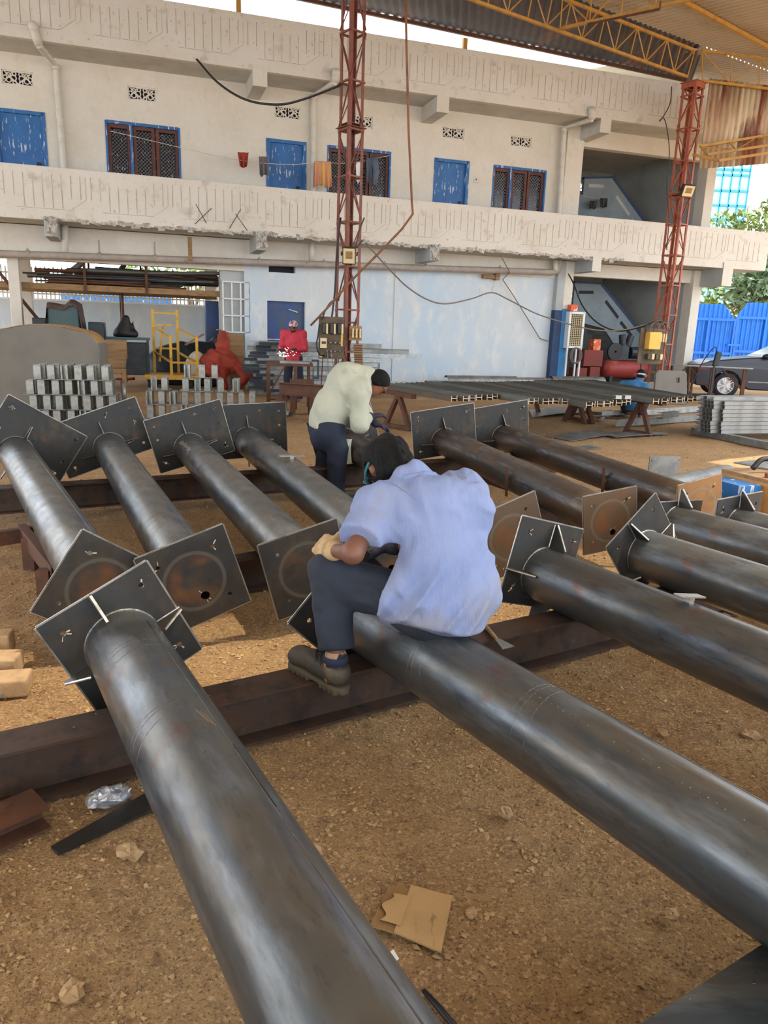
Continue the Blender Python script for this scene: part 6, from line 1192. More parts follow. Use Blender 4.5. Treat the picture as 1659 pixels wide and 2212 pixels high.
def trestle(pa, pb, top, label):
    a, b = onz(*pa, 0), onz(*pb, 0); c = a.lerp(b, .5); t = V((c.x, c.y, HZ - .02)); T = thing('trestle', label, 'trestle', (c.x, c.y, 0), 'steel trestles under the black sections')
    for q in (a, b): mb = MB(); mb.bar(q + V((0, 0, .0)), t.lerp(q, .04), .07, .06); mb.build('leg', M['rust'], T)
    mb = MB(); mb.bar(a + V((0, 0, .03)), b + V((0, 0, .03)), .06, .06); mb.build('foot_bar', M['rust'], T)
    d = V((-.62, 1.25, 0)); mb = MB(); mb.bar(t - d * .35, t + d * 1.4, .09, .07); mb.build('top_rail', M['rust'], T)
    for q in (a, b): mb = MB(); mb.bar(q + d * 1.1, V((t.x, t.y, t.z)) + d * 1.1, .07, .06); mb.build('leg', M['rust'], T)
trestle((832, 921), (886, 930), None, 'A shaped steel trestle under the leftmost black sections, right of the stooping man'); trestle((1230, 905), (1280, 916), None, 'A shaped steel trestle under the third group of black sections'); trestle((1350, 934), (1404, 942), None, 'A shaped steel trestle standing on grey sheets, nearest of the three')
for px, lab in ((1337, 'left'), (1357, 'right')): p = onz(px, 862, HZ + .09); mb = MB(Matrix.Translation(p) @ Matrix.Rotation(.2, 4, 'Z')); mb.prof((-.05, 0, 0), (.05, .02, 0), chf(.05, .08, .004)); put(mb, 'channel_offcut', 'galv', lab + ' small bright offcut lying on the third group of black sections', 'offcut', p)
# bright sheets and channels on the ground around the trestles
def sheet(pts, z, name, mt, label, cat='sheet', bend=.0):
    q = [onz(*p, z) for p in pts]; mb = MB(); mb.grid(lambda u, v: q[0].lerp(q[1], u).lerp(q[3].lerp(q[2], u), v) + V((0, 0, bend * math.sin(u * PI))), 10, 3, (0, 0, .004)); return put(mb, name, mt, label, cat, q[0])
sheet(((1143, 885), (1255, 880), (1262, 892), (1150, 902)), .02, 'bright_sheet', 'galv', 'bright galvanised sheet on the ground under the second group of sections', bend=.03)
sheet(((1187, 944), (1290, 929), (1345, 938), (1240, 953)), .008, 'grey_sheet', 'galv_dark', 'grey metal sheet lying left of the nearest trestle', bend=.02); sheet(((1290, 934), (1430, 934), (1446, 938), (1330, 945)), .016, 'grey_sheet', 'galv_dark', 'grey metal sheet lying under the nearest trestle', bend=.01)
sheet(((1230, 966), (1275, 962), (1300, 968), (1255, 972)), .008, 'torn_sheet', 'galv_dark', 'scraps of thin grey sheet on the sand behind the middle row', 'scrap')
def gch(a, b, h, w, z, label, mt='galv', name='ground_channel', prof=None):
    p, q = onz(*a, z), onz(*b, z); p.z = q.z = z; mb = MB(); mb.prof(p, q, prof or chf(h, w, .006)); put(mb, name, mt, label, 'channel', p)
gch((1310, 902), (1520, 889), .12, .07, .01, 'long bright channel on the ground behind the nearest trestle'); gch((1330, 922), (1530, 908), .12, .08, .01, 'long grey channel on the ground, in front of the bright one', 'galv_dark'); gch((1300, 898), (1440, 893), .08, .1, .06, 'short bright channel lying across the ground channels')
gch((1255, 893), (1330, 902), .06, .08, .01, 'dark steel angle lying under the ground channels', 'hsec'); gch((1430, 905), (1466, 900), .10, .1, .14, 'short black offcut on top of the ground channels', 'hsec', 'black_offcut')
mb = MB(); a, b = onz(1297, 908, .03), onz(1320, 885, .03); mb.bar(a, b, .06, .02); put(mb, 'bright_strip', 'galv', 'short bright strip on the ground left of the channels', 'strip', a)
rr = random.Random(17)
for k in range(9):                                              # curved galvanised sheets along the wall foot
    x = -4.6 + k * .5; mb = MB(FACM); L = rr.uniform(1.2, 2.2); z = .05 + .12 * (k % 3); y = -.7 - .1 * (k % 3); r = rr.uniform(.1, .16)
    mb.grid(lambda u, v: (x + L * u, y - r * math.cos(v * PI * .8), z + r * math.sin(v * PI * .8)), 4, 10, (0, 0, .004)); put(mb, 'ridge_sheet', 'galv' if k % 2 else 'galv_dark', 'curved galvanised ridge sheet in the row along the foot of the blue wall', 'sheet', FACM @ V((x, y, z)), 'ridge sheets along the wall')
mb = MB(FACM); mb.tube([(-6.1, -1.0, .98), (-5.4, -1.0, .96)], .1, 14, True); mb.tube([(-5.5, -1.0, .96), (-5.38, -1.0, .96)], .11, 12, False); o = put(mb, 'sheet_roll', 'galv_dark', 'roll of grey sheet with torn end, right of the red lattice column', 'roll', FACM @ V((-6, -1, .96)), smooth=False)
mb = MB(FACM); mb.bb(-6.3, -5.45, -1.2, -.75, 0, .86); put(mb, 'sheet_bundle', 'galv_dark', 'bundle of grey sheets carrying the roll, right of the red lattice column', 'bundle', FACM @ V((-6, -1, 0)))
# ---- stacked galvanised channels at the right edge, on bearers
e0 = onz(1517, 935, .08); ax = V((.955, .296, 0)).normalized(); sd = V((.10, -.2, 0)).normalized(); sd = V((ax.y, -ax.x, 0)); ht = .063
for j in range(5):
    for k in range(9 - (1 if j == 4 else 0) - (1 if j == 2 else 0)):
        a = V((e0.x, e0.y, .10)) + sd * (j * .075 - .05) + V((0, 0, k * ht)) + ax * (-.05 * (j == 0) - .012 * ((j * 3 + k) % 3) + .14 * (j == 4)); mb = MB(); mb.prof(a, a + ax * 2.9, chf(ht - .005, .066, .005)); put(mb, 'stacked_channel', 'galv_dark', 'galvanised channel in the neat stack at the right edge, ' + ('nearest column' if j == 4 else 'row of columns behind'), 'channel', a, 'channels in the right stack, ' + ('near column' if j == 4 else 'back columns'))
mb = MB(); p = V((e0.x, e0.y, .0)) + ax * .25; mb.bar(p - sd * .5 + V((0, 0, .05)), p + sd * 1.3 + V((0, 0, .05)), .12, .1); put(mb, 'bearer', 'galv_dark', 'grey bearer under the neat channel stack at the right edge', 'bearer', p)
for q in range(1): p = V((e0.x, e0.y, 0)) + ax * 2.3; mb = MB(); mb.bar(p - sd * .5 + V((0, 0, .05)), p + sd * .5 + V((0, 0, .05)), .12, .1); put(mb, 'bearer', 'galv_dark', 'far grey bearer under the right end of the neat channel stack', 'bearer', p)
mb = MB(); p = V((e0.x, e0.y, .62)) - sd * .55; mb.bar(p + V((0, 0, -.05)), p + ax * 3 + V((0, 0, -.05)), .7, .012); put(mb, 'cover_sheet', 'galv', 'flat bright sheet lying behind the top of the right channel stack', 'sheet', p)
# ---- tool table with grinder at the right edge
tq = ony(1640, 1040, 5.6); m = atr(tq.x + .36, 5.85, 0, .35); ztab = tq.z; T = thing('tool_table', 'low orange perforated tool table at the right edge behind the rightmost pole', 'table', m); mb = MB(m); mb.bb(-.3, .6, -.28, .4, ztab - .03, ztab); mb.build('top', M['wood'], T)
mb = MB(m); mb.plate([(-.3, 0), (.6, 0), (.6, ztab - .03), (-.3, ztab - .03)], [[(x, z), (x + .045, z), (x + .045, z + .03), (x, z + .03)] for x in (-.22, -.14, -.06, .02, .1, .18, .26) for z in (.08, .16, .24)], .012, (0, -.28, 0), (1, 0, 0), (0, 0, 1)); mb.build('perforated_front', M['perf'], T); [MB(m).bb(x, x + .01, -.28, .4, 0, ztab - .03).build('side', M['perf'], T) for x in (-.3, .59)]
m2 = m @ Matrix.Translation((-.42, .1, 0)); mb = MB(m2); mb.bb(-.1, .1, -.15, .25, .0, ztab - .05); put(mb, 'blue_box', 'bluedoor', 'blue box beside the perforated tool table, right edge', 'box', m2)
m2 = m @ Matrix.Translation((-.12, -.05, ztab)) @ Matrix.Rotation(-.5, 4, 'Z'); mb = MB(m2); mb.plate(rectp(.26, .05), [rectp(.035, .025, x) for x in (-.09, -.03, .03, .09)], .03, (0, 0, .02)); put(mb, 'red_gauge', 'redbox', 'red slotted bar lying on the tool table', 'gauge', m2)
m2 = m @ Matrix.Translation((.0, .15, ztab)); T = thing('angle_grinder', 'grey angle grinder with curved handle and disc on the tool table', 'angle grinder', m2); mb = MB(m2); mb.tube(smoothpath([(-.2, .03, .04), (-.12, .03, .11), (-.02, .02, .11), (.05, 0, .06)], 6), .022, 8); mb.build('handle', M['black'], T, smooth=True); mb = MB(m2); mb.tube([(.02, 0, .05), (.2, -.03, .05)], [.035, .03], 12); mb.tube([(.18, -.03, .02), (.18, -.03, .08)], .028, 10); mb.build('motor', M['galv_dark'], T); mb = MB(m2); mb.lathe((.2, -.04, .012), (0, 0, 1), [(0, 0), (0, .11), (.006, .11), (.01, .02), (.03, .02), (.03, 0)], 28); mb.build('disc', M['galv_dark'], T)
m2 = m @ Matrix.Translation((.25, .42, ztab + .002)) @ Matrix.Rotation(.2, 4, 'Z'); mb = MB(m2); mb.plate(rectp(.42, .42), [circ(.06, -.02, .09, 24), circ(-.17, .17, .011), circ(.17, -.17, .011), circ(-.17, -.17, .011)], .012, (0, 0, .008)); put(mb, 'drilled_plate', 'galv_dark', 'pale square plate with a big round hole on the tool table', 'plate', m2)

# ================================================================ fittings on the building
def FP(px, py, y=0.0): return FACM @ V(fac(px, py, y))
def pipe(pts, r, name, mt, label, cat='pipe', seg=12, n=0, group=None, smooth=True):
    pts = [V(p) for p in pts]; mb = MB(); mb.tube(smoothpath(pts, n) if n else pts, r, seg); return put(mb, name, mt, label, cat, pts[0], group, smooth=smooth)
a, b = FP(-60, 546, -.3), FP(1196, 588, -.3); T = thing('drain_pipe', 'long dusty drain pipe slung under the balcony, right across the building', 'pipe', a); mb = MB(); mb.tube([a, b, b + FU * .12 + V((0, 0, .03)), b + FU * .16 + V((0, 0, .3))], .075, 14); mb.build('run', M['drain'], T, smooth=True, auto=50)
for px in (60, 215, 335, 410, 560, 700, 830, 920, 1080): p = FP(px, 546 + .0347 * px, -.3); mb = MB(); mb.lathe(p - FU * .03, FU, [(0, .076), (0, .084), (.06, .084), (.06, .076)], 14); mb.bar(p, p + V((0, 0, .34 if px in (215, 335, 410) else .12)), .03, .012); mb.build('clamp', M['drain'], T)
mb = MB(FACM); x = fac(410, 540, -.3)[0]; mb.bb(x - .045, x + .045, -.42, -.38, 2.86, 3.36); put(mb, 'timber_hanger', 'wood', 'grey wooden hanger strip on the drain pipe below the crossed bars', 'hanger', FACM @ V((x, -.4, 2.86)))
for px, y0, y1, lab in ((140, 482, 545, 'short stub pipe dropping to the drain pipe, far left'), (673, 523, 562, 'short stub pipe dropping to the drain pipe, left of the red lattice column'), (1200, 562, 588, 'short stub pipe dropping to the drain pipe at its right end')): pipe([FP(px, y0, -.3), FP(px, y1, -.3)], .07, 'stub_pipe', 'pvc', lab)
def downpipe(q, bottom, lab):
    T = thing('downpipe', lab, 'downpipe', FP(*bottom)); pts = [FP(*k) for k in q]; mb = MB(); mb.tube(pts + [FP(*bottom)], .068, 12); mb.build('pipe', M['pvc'], T, smooth=True, auto=40)
    mb = MB(); mb.ball(pts[0], .1, 12, 8); mb.tube([pts[0], pts[1]], .085, 12); mb.build('outlet_bend', M['pvc'], T, smooth=True); mb = MB(); e = pts[2]; mb.lathe(e, (0, 0, -1), [(-.02, .075), (-.02, .08), (.08, .08), (.08, .07)], 14); mb.build('socket', M['pvc'], T, smooth=True)
downpipe([(72, 58, -1.08), (84, 98, -1.0), (120, 142, -.1)], (139, 372, -.1), 'downpipe with crusted outlet at the upper left of the building'); downpipe([(726, 158, -1.08), (723, 178, -1.05), (677, 207, -.1)], (677, 420, -.1), 'downpipe beside the red lattice column, outlet in the parapet'); downpipe([(1279, 240, -1.08), (1278, 258, -1.05), (1219, 277, -.2)], (1207, 470, -.2), 'downpipe at the corner of the stair bay, upper floor')
p = FP(1028, 388, -.02); mb = MB(Matrix.Translation(p)); mb.box((0, 0, 0), (.13, .03, .15)); T = put(mb, 'switch_plate', 'cream', 'small square switch plate right of the third blue door', 'switch', p); mb = MB(); mb.box(p + FN * .02, (.02, .02, .04)); mb.build('rocker', M['bakelite'], T)
for i, (l0, l1) in enumerate((((423, 441), (446, 482)), ((457, 450), (421, 484)), ((520, 452), (496, 493)), ((509, 462), (534, 498)))): pipe([FP(*l0, -1.2), FP(*l1, -1.0)], .007, 'bare_rebar', 'black', 'bare bent bar sticking out of the balcony edge, %s of the %s cross' % (('leaning left half', 'leaning right half')[i % 2], 'left' if i < 2 else 'right'), 'bar', 6)
# washing line
line = [FP(238, 283, -.45), FP(500, 343, -.5), FP(620, 355, -.52), FP(690, 351, -.52), FP(760, 352, -.5), FP(842, 336, -.02)]
pipe(line, .006, 'washing_line', 'pvc', 'thin washing line strung along the first floor balcony', 'line', 5, 4)
def hung(px0, px1, py0, py1, y, name, mt, label, folds=3, taper=0.0, seed=0, m_=None):
    a, b = FP(px0, py0, y), FP(px1, py0 + (px1 - px0) * .03, y); bot = FP(px0, py1, y); h = a.z - bot.z; mb = MB()
    def fn(u, v): q = a.lerp(b, .5 + (u - .5) * (1 - taper * v)); return q - V((0, 0, h * v * (1 - .12 * abs(math.sin(u * 4 + seed))))) + FN * (.035 * math.sin(u * PI * 2 * folds + seed) * (.3 + v))
    mb.grid(fn, 26, 10, tuple(FN * .008)); return put(mb, name, mt, label, 'clothes', a, 'washing on the line', smooth=True)
M['stripe'] = mat('striped_towel', srgb(206, 150, 116), 0.9, 0, [(srgb(206, 176, 96), 7, .5, .54, 1, (1, 1, .02)), (srgb(170, 96, 86), 11, .56, .59, 1, (1, 1, .02)), (srgb(98, 120, 120), 9, .62, .64, 1, (1, 1, .02))]); M['greycloth'] = mat('grey_cloth', srgb(104, 102, 108), 0.9); M['denim'] = mat('denim', srgb(92, 106, 122), 0.9, 0, [(srgb(70, 84, 104), 6, .45, .62, .8)])
hung(513, 537, 329, 364, -.5, 'red_garment', 'redcloth', 'small red garment on the washing line, leftmost', 2, .35, 1); hung(559, 580, 338, 382, -.5, 'grey_garment', 'greycloth', 'grey top hanging on the washing line beside the second blue door', 2, .1, 2); hung(679, 715, 348, 407, -.52, 'striped_towel', 'stripe', 'orange striped towel on the washing line left of the red lattice column', 4, -.15, 0); hung(768, 781, 350, 398, -.5, 'white_garment', 'white', 'white garment on the washing line behind the red lattice column', 1, .3, 1); hung(791, 803, 341, 398, -.4, 'trousers', 'denim', 'blue grey trousers hanging in front of the middle window', 1, .3, 1)
mb = MB(); mb.tube([FP(808, 340, -.4), FP(812, 372, -.4), FP(808, 400, -.4)], [.09, .08, .06], 10); o = put(mb, 'grey_garment', 'denim', 'tubular blue grey garment hanging right of the trousers, by the middle window', 'clothes', FP(808, 340, -.4), 'washing on the line', smooth=True)
pipe([FP(1255, 422, 1.3), FP(1300, 432, 1.35), FP(1370, 395, 3.2)], .005, 'stair_line', 'pvc', 'thin line with two black garments in the upper stair bay', 'line', 5)
for i, (x0, x1, y0_, y1_) in enumerate(((1274, 1289, 434, 452), (1296, 1312, 428, 450))): hung(x0, x1, y0_, y1_, 1.3, 'black_garment', 'black', ('left', 'right')[i] + ' of two black garments hanging in the upper stair bay', 1, .1, i)

# ================================================================ electrics on the two lattice columns
def flood(c, d, w, h, label):
    x, y, z = frame(d); m = Matrix((-y, x, z)).transposed().to_4x4(); m.translation = c; T = thing('floodlight', label, 'floodlight', m); mb = MB(m); mb.box((0, -.05, 0), (w, .1, h)); mb.build('housing', M['bakelite'], T, bevel=.015); mb = MB(m); mb.box((0, .003, 0), (w * .86, .012, h * .86)); mb.build('glass', M['ivory'], T); mb = MB(m); mb.box((0, .012, h * .06), (w * .5, .006, h * .42)); mb.build('reflector', M['wood'], T); mb = MB(m); mb.bar((-w / 2 - .02, -.05, 0), (-w / 2 - .02, -.16, .05), .03, .01); mb.bar((w / 2 + .02, -.05, 0), (w / 2 + .02, -.16, .05), .03, .01); mb.build('bracket', M['rust'], T)
flood(ony(754, 553, 14.66), V((0, -1, -.25)), .25, .31, 'square floodlight fixed on the red lattice column above the switch panel'); flood(ony(1487, 413, 18.15), V((.25, -1, -.45)), .30, .26, 'tilted floodlight fixed on the orange lattice column')
yP = 14.62; c = ony(716, 730, yP); m = atr(c.x, c.y, c.z, .12); T = thing('distribution_board', 'oily switch panel board strapped to the red lattice column', 'switch panel', m); mb = MB(m); mb.box((0, .02, 0), (.49, .03, .79)); mb.build('board', M['panel'], T, bevel=.006)
for i in range(3):
    x = -.12 + i * .145; mb = MB(m); mb.box((x - .02, -.05, .18), (.07, .12, .2)); f_ = mb.build('fuse_carrier', M['bakelite'], T, bevel=.012); mb = MB(m); mb.box((x + .03, -.09, .17), (.035, .07, .19)); mb.build('fuse_grip', M['ivory'], f_, bevel=.008)
mb = MB(m); mb.box((-.155, -.045, -.10), (.125, .12, .19)); b_ = mb.build('starter_box', M['ivory'], T, bevel=.008); mb = MB(m); mb.box((-.15, -.108, -.09), (.08, .01, .05)); mb.build('starter_window', M['bakelite'], b_)
for x, z, s_ in ((-.02, -.09, .022), (.075, -.09, .027), (.16, -.09, .022), (-.08, -.25, .022), (-.01, -.25, .024), (.07, -.25, .022), (.16, -.24, .02), (0, -.33, .02)): mb = MB(m); mb.ball((x, -.02, z), (s_, .03, s_), 10, 6); mb.build('porcelain_knob', M['galv'], T, smooth=True)
mb = MB(m); mb.box((-.2, -.01, -.34), (.05, .03, .06)); mb.box((.2, 0, .0), (.035, .02, .3)); mb.build('cover_strip', M['boxyellow'], T)
for x in (-.16, .14): mb = MB(m); mb.bar((x, .03, -.39), (x - .03, .05, -1.05), .022, .022); mb.bar((x - .03, .05, -1.05), (x - .03, .05, -c.z), .022, .022); mb.build('leg', M['rust'], T)
mb = MB(m); mb.bar((.1, .08, .3), (.45, .3, .3), .03, .03); mb.bar((.1, .08, -.25), (.42, .28, -.25), .03, .03); mb.build('strap', M['rust'], T)
for i, x in enumerate((-.08, -.01)): pipe([m @ V((x, -.03, -.26)), m @ V((x + .02 + .03 * i, -.05, -.5)), m @ V((x + .03 + .1 * i, -.04, -.72))], .008, 'panel_lead', 'cablegrey', ('left', 'right')[i] + ' grey lead hanging from the oily switch panel', 'cable', 6, 4)
c2 = ony(768, 720, 14.72); m = atr(c2.x, c2.y, c2.z, .1); T = thing('fuse_board', 'small wooden fuse board with three ivory fuses, right of the switch panel', 'fuse board', m); mb = MB(m); mb.box((0, .02, 0), (.24, .03, .27)); mb.build('board', M['wood'], T)
for i in range(3): mb = MB(m); mb.box((-.05 + i * .07, -.02, 0), (.03, .05, .15)); mb.ball((-.05 + i * .07, -.03, .07), .022, 8, 6); mb.ball((-.05 + i * .07, -.03, -.07), .022, 8, 6); mb.build('fuse', M['ivory'], T, smooth=False)
mb = MB(); a, b = ony(773, 744, 14.6), V((ony(781, 800, 14.6).x, 14.6, 0)); mb.bar(a, b, .17, .02, (0, 1, 0)); mb2 = MB(); o = put(mb, 'perforated_strip', 'wood', 'ribbed brown strip leaning beside the foot of the red lattice column', 'strip', b); x, y, z = frame(b - a, (0, 1, 0))
for k in range(16): mb2.box(a.lerp(b, .02 + k * .036) - V((0, .014, 0)), (.15, .006, .02))
mb2.build('ribs', M['rust'], o)
YC = 14.5
pipe([ony(*q) for q in ((876, -30, 13.6), (878, 100, 13.7), (883, 290, 13.9), (890, 440, 14.1), (892, 462, 14.15), (868, 495, 14.2), (820, 545, 14.25), (760, 605, 14.3), (712, 660, 14.35), (671, 703, 14.4))], .02, 'supply_conduit', 'cablerust', 'brown conduit dropping from the roof and slanting down to the switch panel', 'conduit', 8)
pipe([FP(425, 128, -1.02), FP(470, 178, -1.0).lerp(ony(470, 178, 15), .2), ony(530, 215, 16.4), ony(600, 226, 16), ony(660, 213, 15.6), ony(738, 183, 15)], .022, 'black_cable', 'black', 'black sagging cable from the upper parapet to the red lattice column', 'cable', 8, 6)
pipe([ony(790, 525, 15), ony(838, 578, 15.2), ony(880, 620, 15.6), ony(925, 648, 16), ony(965, 656, 16.4), ony(1020, 645, 17.4), ony(1062, 632, 18.2), ony(1100, 648, 18.3), ony(1170, 682, 18.3), ony(1280, 712, 18.3), ony(1350, 712, 18.3), ony(1400, 700, 18.3), ony(1432, 702, 18.3)], .016, 'grey_cable', 'cablegrey', 'long grey cable swinging from the red lattice column to the orange one', 'cable', 7, 5)
pipe([FP(1228, 592, -.3), ony(1240, 615, 19.6), ony(1258, 660, 19.2), ony(1290, 697, 18.8), ony(1335, 715, 18.5), ony(1385, 706, 18.3), ony(1420, 694, 18.3), ony(1440, 703, 18.3)], .018, 'stair_cable', 'black', 'dark cable looping from the blue column corner to the yellow switch box', 'cable', 7, 5)
pipe([FP(1062, 632, -.1), FP(1068, 608, -.1), FP(1075, 604, -.1)], .008, 'cable_tie', 'pvc', 'cord tying the grey cable to the wall bracket', 'cord', 5); mb = MB(FACM); x, y, z = fac(1062, 600, 0); mb.bb(x - .3, x + .08, -.16, 0, z - .03, z + .06); mb.bb(x + .03, x + .14, -.2, 0, z - .06, z + .1); put(mb, 'wall_bracket', 'wood', 'small timber bracket on the pale blue wall holding the grey cable', 'bracket', FACM @ V((x, 0, z)))
pipe([FP(1082, 552, -.95), FP(1101, 588, -.4), FP(1086, 604, -.15), FP(1110, 640, -.12), FP(1150, 705, -.12), FP(1166, 731, -.12), FP(1184, 737, -.12)], .014, 'bent_conduit', 'cablegrey', 'crooked grey conduit running down the pale blue wall near the column', 'conduit', 6)
pipe([ony(736, 470, 14.7), ony(728, 540, 14.7), ony(724, 620, 14.7), ony(720, 660, 14.68), ony(716, 690, 14.66)], .018, 'tower_cable', 'black', 'black cable clipped down the left side of the red lattice column', 'cable', 6, 4); pipe([ony(733, 648, 14.7), ony(716, 652, 14.6), ony(702, 672, 14.56), ony(696, 690, 14.6)], .016, 'tower_cable', 'cable', 'short looping cable entering the top of the switch panel', 'cable', 6, 5); pipe([ony(690, 702, 14.5), ony(687, 725, 14.45), ony(684, 745, 14.45), ony(690, 765, 14.5), ony(700, 768, 14.6)], .016, 'loose_leads', 'black', 'bunch of loose black leads at the left of the switch panel', 'cable', 6, 5)
pipe([ony(1451, 187, 18.2), ony(1447, 225, 18.2), ony(1430, 256, 18.1), ony(1424, 262, 18.1), ony(1433, 255, 18.1), ony(1440, 275, 18.1), ony(1446, 330, 18.1), ony(1440, 400, 18.1), ony(1445, 470, 18.1), ony(1440, 540, 18.1)], .011, 'thin_cable', 'black', 'thin looping cable hanging beside the orange lattice column', 'cable', 5, 5)
pipe([ony(787, 470, 14.7), ony(776, 500, 14.7), ony(770, 535, 14.7), ony(782, 520, 14.8)], .015, 'tower_coil', 'cable', 'knotted cable inside the red lattice column above the floodlight', 'cable', 6, 5)
# yellow switch box on the orange column
yS = 18.1; c = ony(1408, 748, yS); m = atr(c.x, c.y, c.z, .25); T = thing('distribution_board', 'dusty panel with a big yellow switch box on the orange lattice column', 'switch panel', m); mb = MB(m); mb.box((0, .03, 0), (.66, .04, .82)); mb.build('board', M['panel'], T); mb = MB(m); mb.box((-.04, -.08, .13), (.31, .2, .40)); mb.build('yellow_box', M['boxyellow'], T, bevel=.012)
for i in range(3): mb = MB(m); mb.box((.17 + i * .065, -.05, .2), (.035, .1, .2)); mb.build('fuse', M['ivory'], T, bevel=.01)
for i in range(4): mb = MB(m); mb.box((-.1 + i * .11, -.05, -.24), (.07, .1, .13)); mb.build('switch', M['ivory' if i % 2 else 'panel'], T, bevel=.008)
for x in (-.2, .22): mb = MB(m); mb.bar((x, .04, -.4), (x + .05, .04, -c.z), .035, .035); mb.build('leg', M['rust'], T)
for k in range(4): pipe([ony(1395 + k * 8, 718, yS - .05), ony(1400 + k * 9, 696 + 4 * (k % 2), yS - .1), ony(1420 + k * 8, 690 + 3 * k, yS), ony(1436 + k * 3, 715, yS + .1)], .010, 'panel_loop', 'cablegrey' if k % 2 else 'cable', 'looping lead above the yellow switch box, %s of four' % ('first', 'second', 'third', 'last')[k], 'cable', 5, 5, 'leads above the yellow box')
mb = MB(atr(T2.x, T2.y, 0, .3)); mb.bb(-.34, .34, -.34, .34, -.02, .45); put(mb, 'concrete_block', 'soffit', 'concrete foundation block under the orange lattice column', 'block', (T2.x, T2.y, 0), bevel=.02)
a = ony(1448, 860, 17.9); m = atr(a.x, 17.9, 0, .15) @ Matrix.Rotation(-.1, 4, 'X'); mb = MB(m); mb.plate([(-.42, 0), (.42, 0), (.36, .72), (.3, .78), (-.36, .78), (-.42, .7)], [rectp(.1, .12, .14, .56)], .08, (0, 0, 0), (1, 0, 0), (0, 0, 1)); put(mb, 'stone_slab', 'greymach', 'grey slab with a square hole leaning below the table at right', 'slab', m)
# ================================================================ right-hand workplace
ta, tb = ony(1440, 787, 19.6), ony(1626, 797, 18.6); ta.z = tb.z = .86; T = thing('long_table', 'long thin topped steel table in front of the parked car', 'table', (ta.x, ta.y, 0)); d = (tb - ta).normalized(); s_ = V((-d.y, d.x, 0)); mb = MB(); mb.bar(ta, tb, .6, .02); mb.build('top', M['galv_dark'], T)
for f_ in (.04, .30, .56, .92):
    for w_ in (-.26, .26): p = ta.lerp(tb, f_) + s_ * w_; mb = MB(); mb.bar(p, V((p.x + (.05 if f_ < .5 else 0), p.y, 0)), .045, .045); mb.build('leg', M['rust'], T)
mb = MB()
for f0, f1 in ((.04, .28), (.92, .66)): p, q = ta.lerp(tb, f0) - s_ * .26, ta.lerp(tb, f1) - s_ * .26; mb.bar(V((p.x, p.y, .35)), q, .035, .035)
p, q = ta.lerp(tb, .04) - s_ * .26, ta.lerp(tb, .30) - s_ * .26; mb.bar(V((p.x, p.y, .36)), V((q.x, q.y, .36)), .035, .035); p = ta.lerp(tb, .30) - s_ * .26; q = ta.lerp(tb, .56) - s_ * .26; mb.bar(p, V((q.x, q.y, .3)), .03, .03); mb.build('brace', M['rust'], T)
p = ony(1530, 788, 18.5); T = thing('wire_feeder', 'small grey upright device on a stick clamped to the long table', 'device', (p.x, p.y, 0)); mb = MB(); mb.bar(V((p.x, p.y - .35, 0)), V((p.x, p.y - .35, .95)), .04, .04); mb.build('stick', M['machine'], T); mb = MB(Matrix.Translation((p.x + .03, p.y - .38, 1.08)) @ Matrix.Rotation(.15, 4, 'Y')); mb.box((0, 0, 0), (.13, .1, .34)); mb.build('body', M['machine'], T, bevel=.02); pipe([V((p.x, p.y - .38, 1.25)), V((p.x - .05, p.y - .38, 1.36)), V((p.x - .2, p.y - .4, 1.2)), V((p.x - .35, p.y - .4, .9)), V((p.x - .5, p.y - .4, .4)), V((p.x - .6, p.y - .5, .02))], .012, 'device_lead', 'black', 'black lead curling from the grey device down beside the long table', 'cable', 6, 5)
mb = MB(); a = onz(1490, 830, .1); mb.bb(a.x - .5, a.x + .9, a.y - .2, a.y + .3, .42, .5); mb.bb(a.x - .4, a.x - .3, a.y - .1, a.y + .2, -.02, .42); mb.bb(a.x + .7, a.x + .8, a.y - .1, a.y + .2, -.02, .42); put(mb, 'timber_bench', 'wood', 'low timber bench in front of the blue gate, left of the car', 'bench', a)
# air cooler, carton, cable coil, boxes, compressor in the ground floor stair bay
q = fac(1234, 815, -.35); m = FACM @ Matrix.Translation((q[0], -.35, 0)); T = thing('air_cooler', 'white louvred air cooler on a tall stand beside the blue column', 'air cooler', m); zc0, zc1 = fac(1234, 752, -.35)[2], fac(1234, 673, -.35)[2]; wq = .42
mb = MB(m)
for x in (-wq / 2, wq / 2): mb.bb(x - .03, x + .03, -.03, .25, zc0, zc1)
mb.bb(-wq / 2, wq / 2, -.03, .25, zc1 - .06, zc1); mb.bb(-wq / 2, wq / 2, -.03, .25, zc0, zc0 + .06); mb.bb(-wq / 2, wq / 2, .2, .25, zc0, zc1); mb.build('casing', M['white'], T); mb = MB(m); mb.bb(-wq / 2, wq / 2, .05, .06, zc0, zc1); mb.build('dark_interior', M['black'], T); mb = MB(m)
for k in range(7): x = -wq / 2 + .03 + k * (wq - .06) / 6; mb.bb(x - .006, x + .006, -.015, 0, zc0, zc1)
for k in range(19): z = zc0 + .05 + k * (zc1 - zc0 - .1) / 18; mb.bb(-wq / 2, wq / 2, -.015, 0, z - .006, z + .006)
mb.build('grille', M['ivory'], T)
for x in (-wq / 2, wq / 2):
    for y in (0, .22): mb = MB(m); mb.bb(x - .022, x + .022, y - .022, y + .022, -.02, zc0); mb.build('leg', M['white'], T)
p = FP(1237, 665, -.28); mb = MB(Matrix.Translation(p) @ Matrix.Rotation(.3, 4, 'Z')); mb.box((0, 0, 0), (.2, .18, .16)); p.z = zc1; put(mb, 'small_carton', 'orange', 'small orange and white carton on top of the air cooler', 'carton', p)
p = FP(1243, 768, -.42); mb = MB()
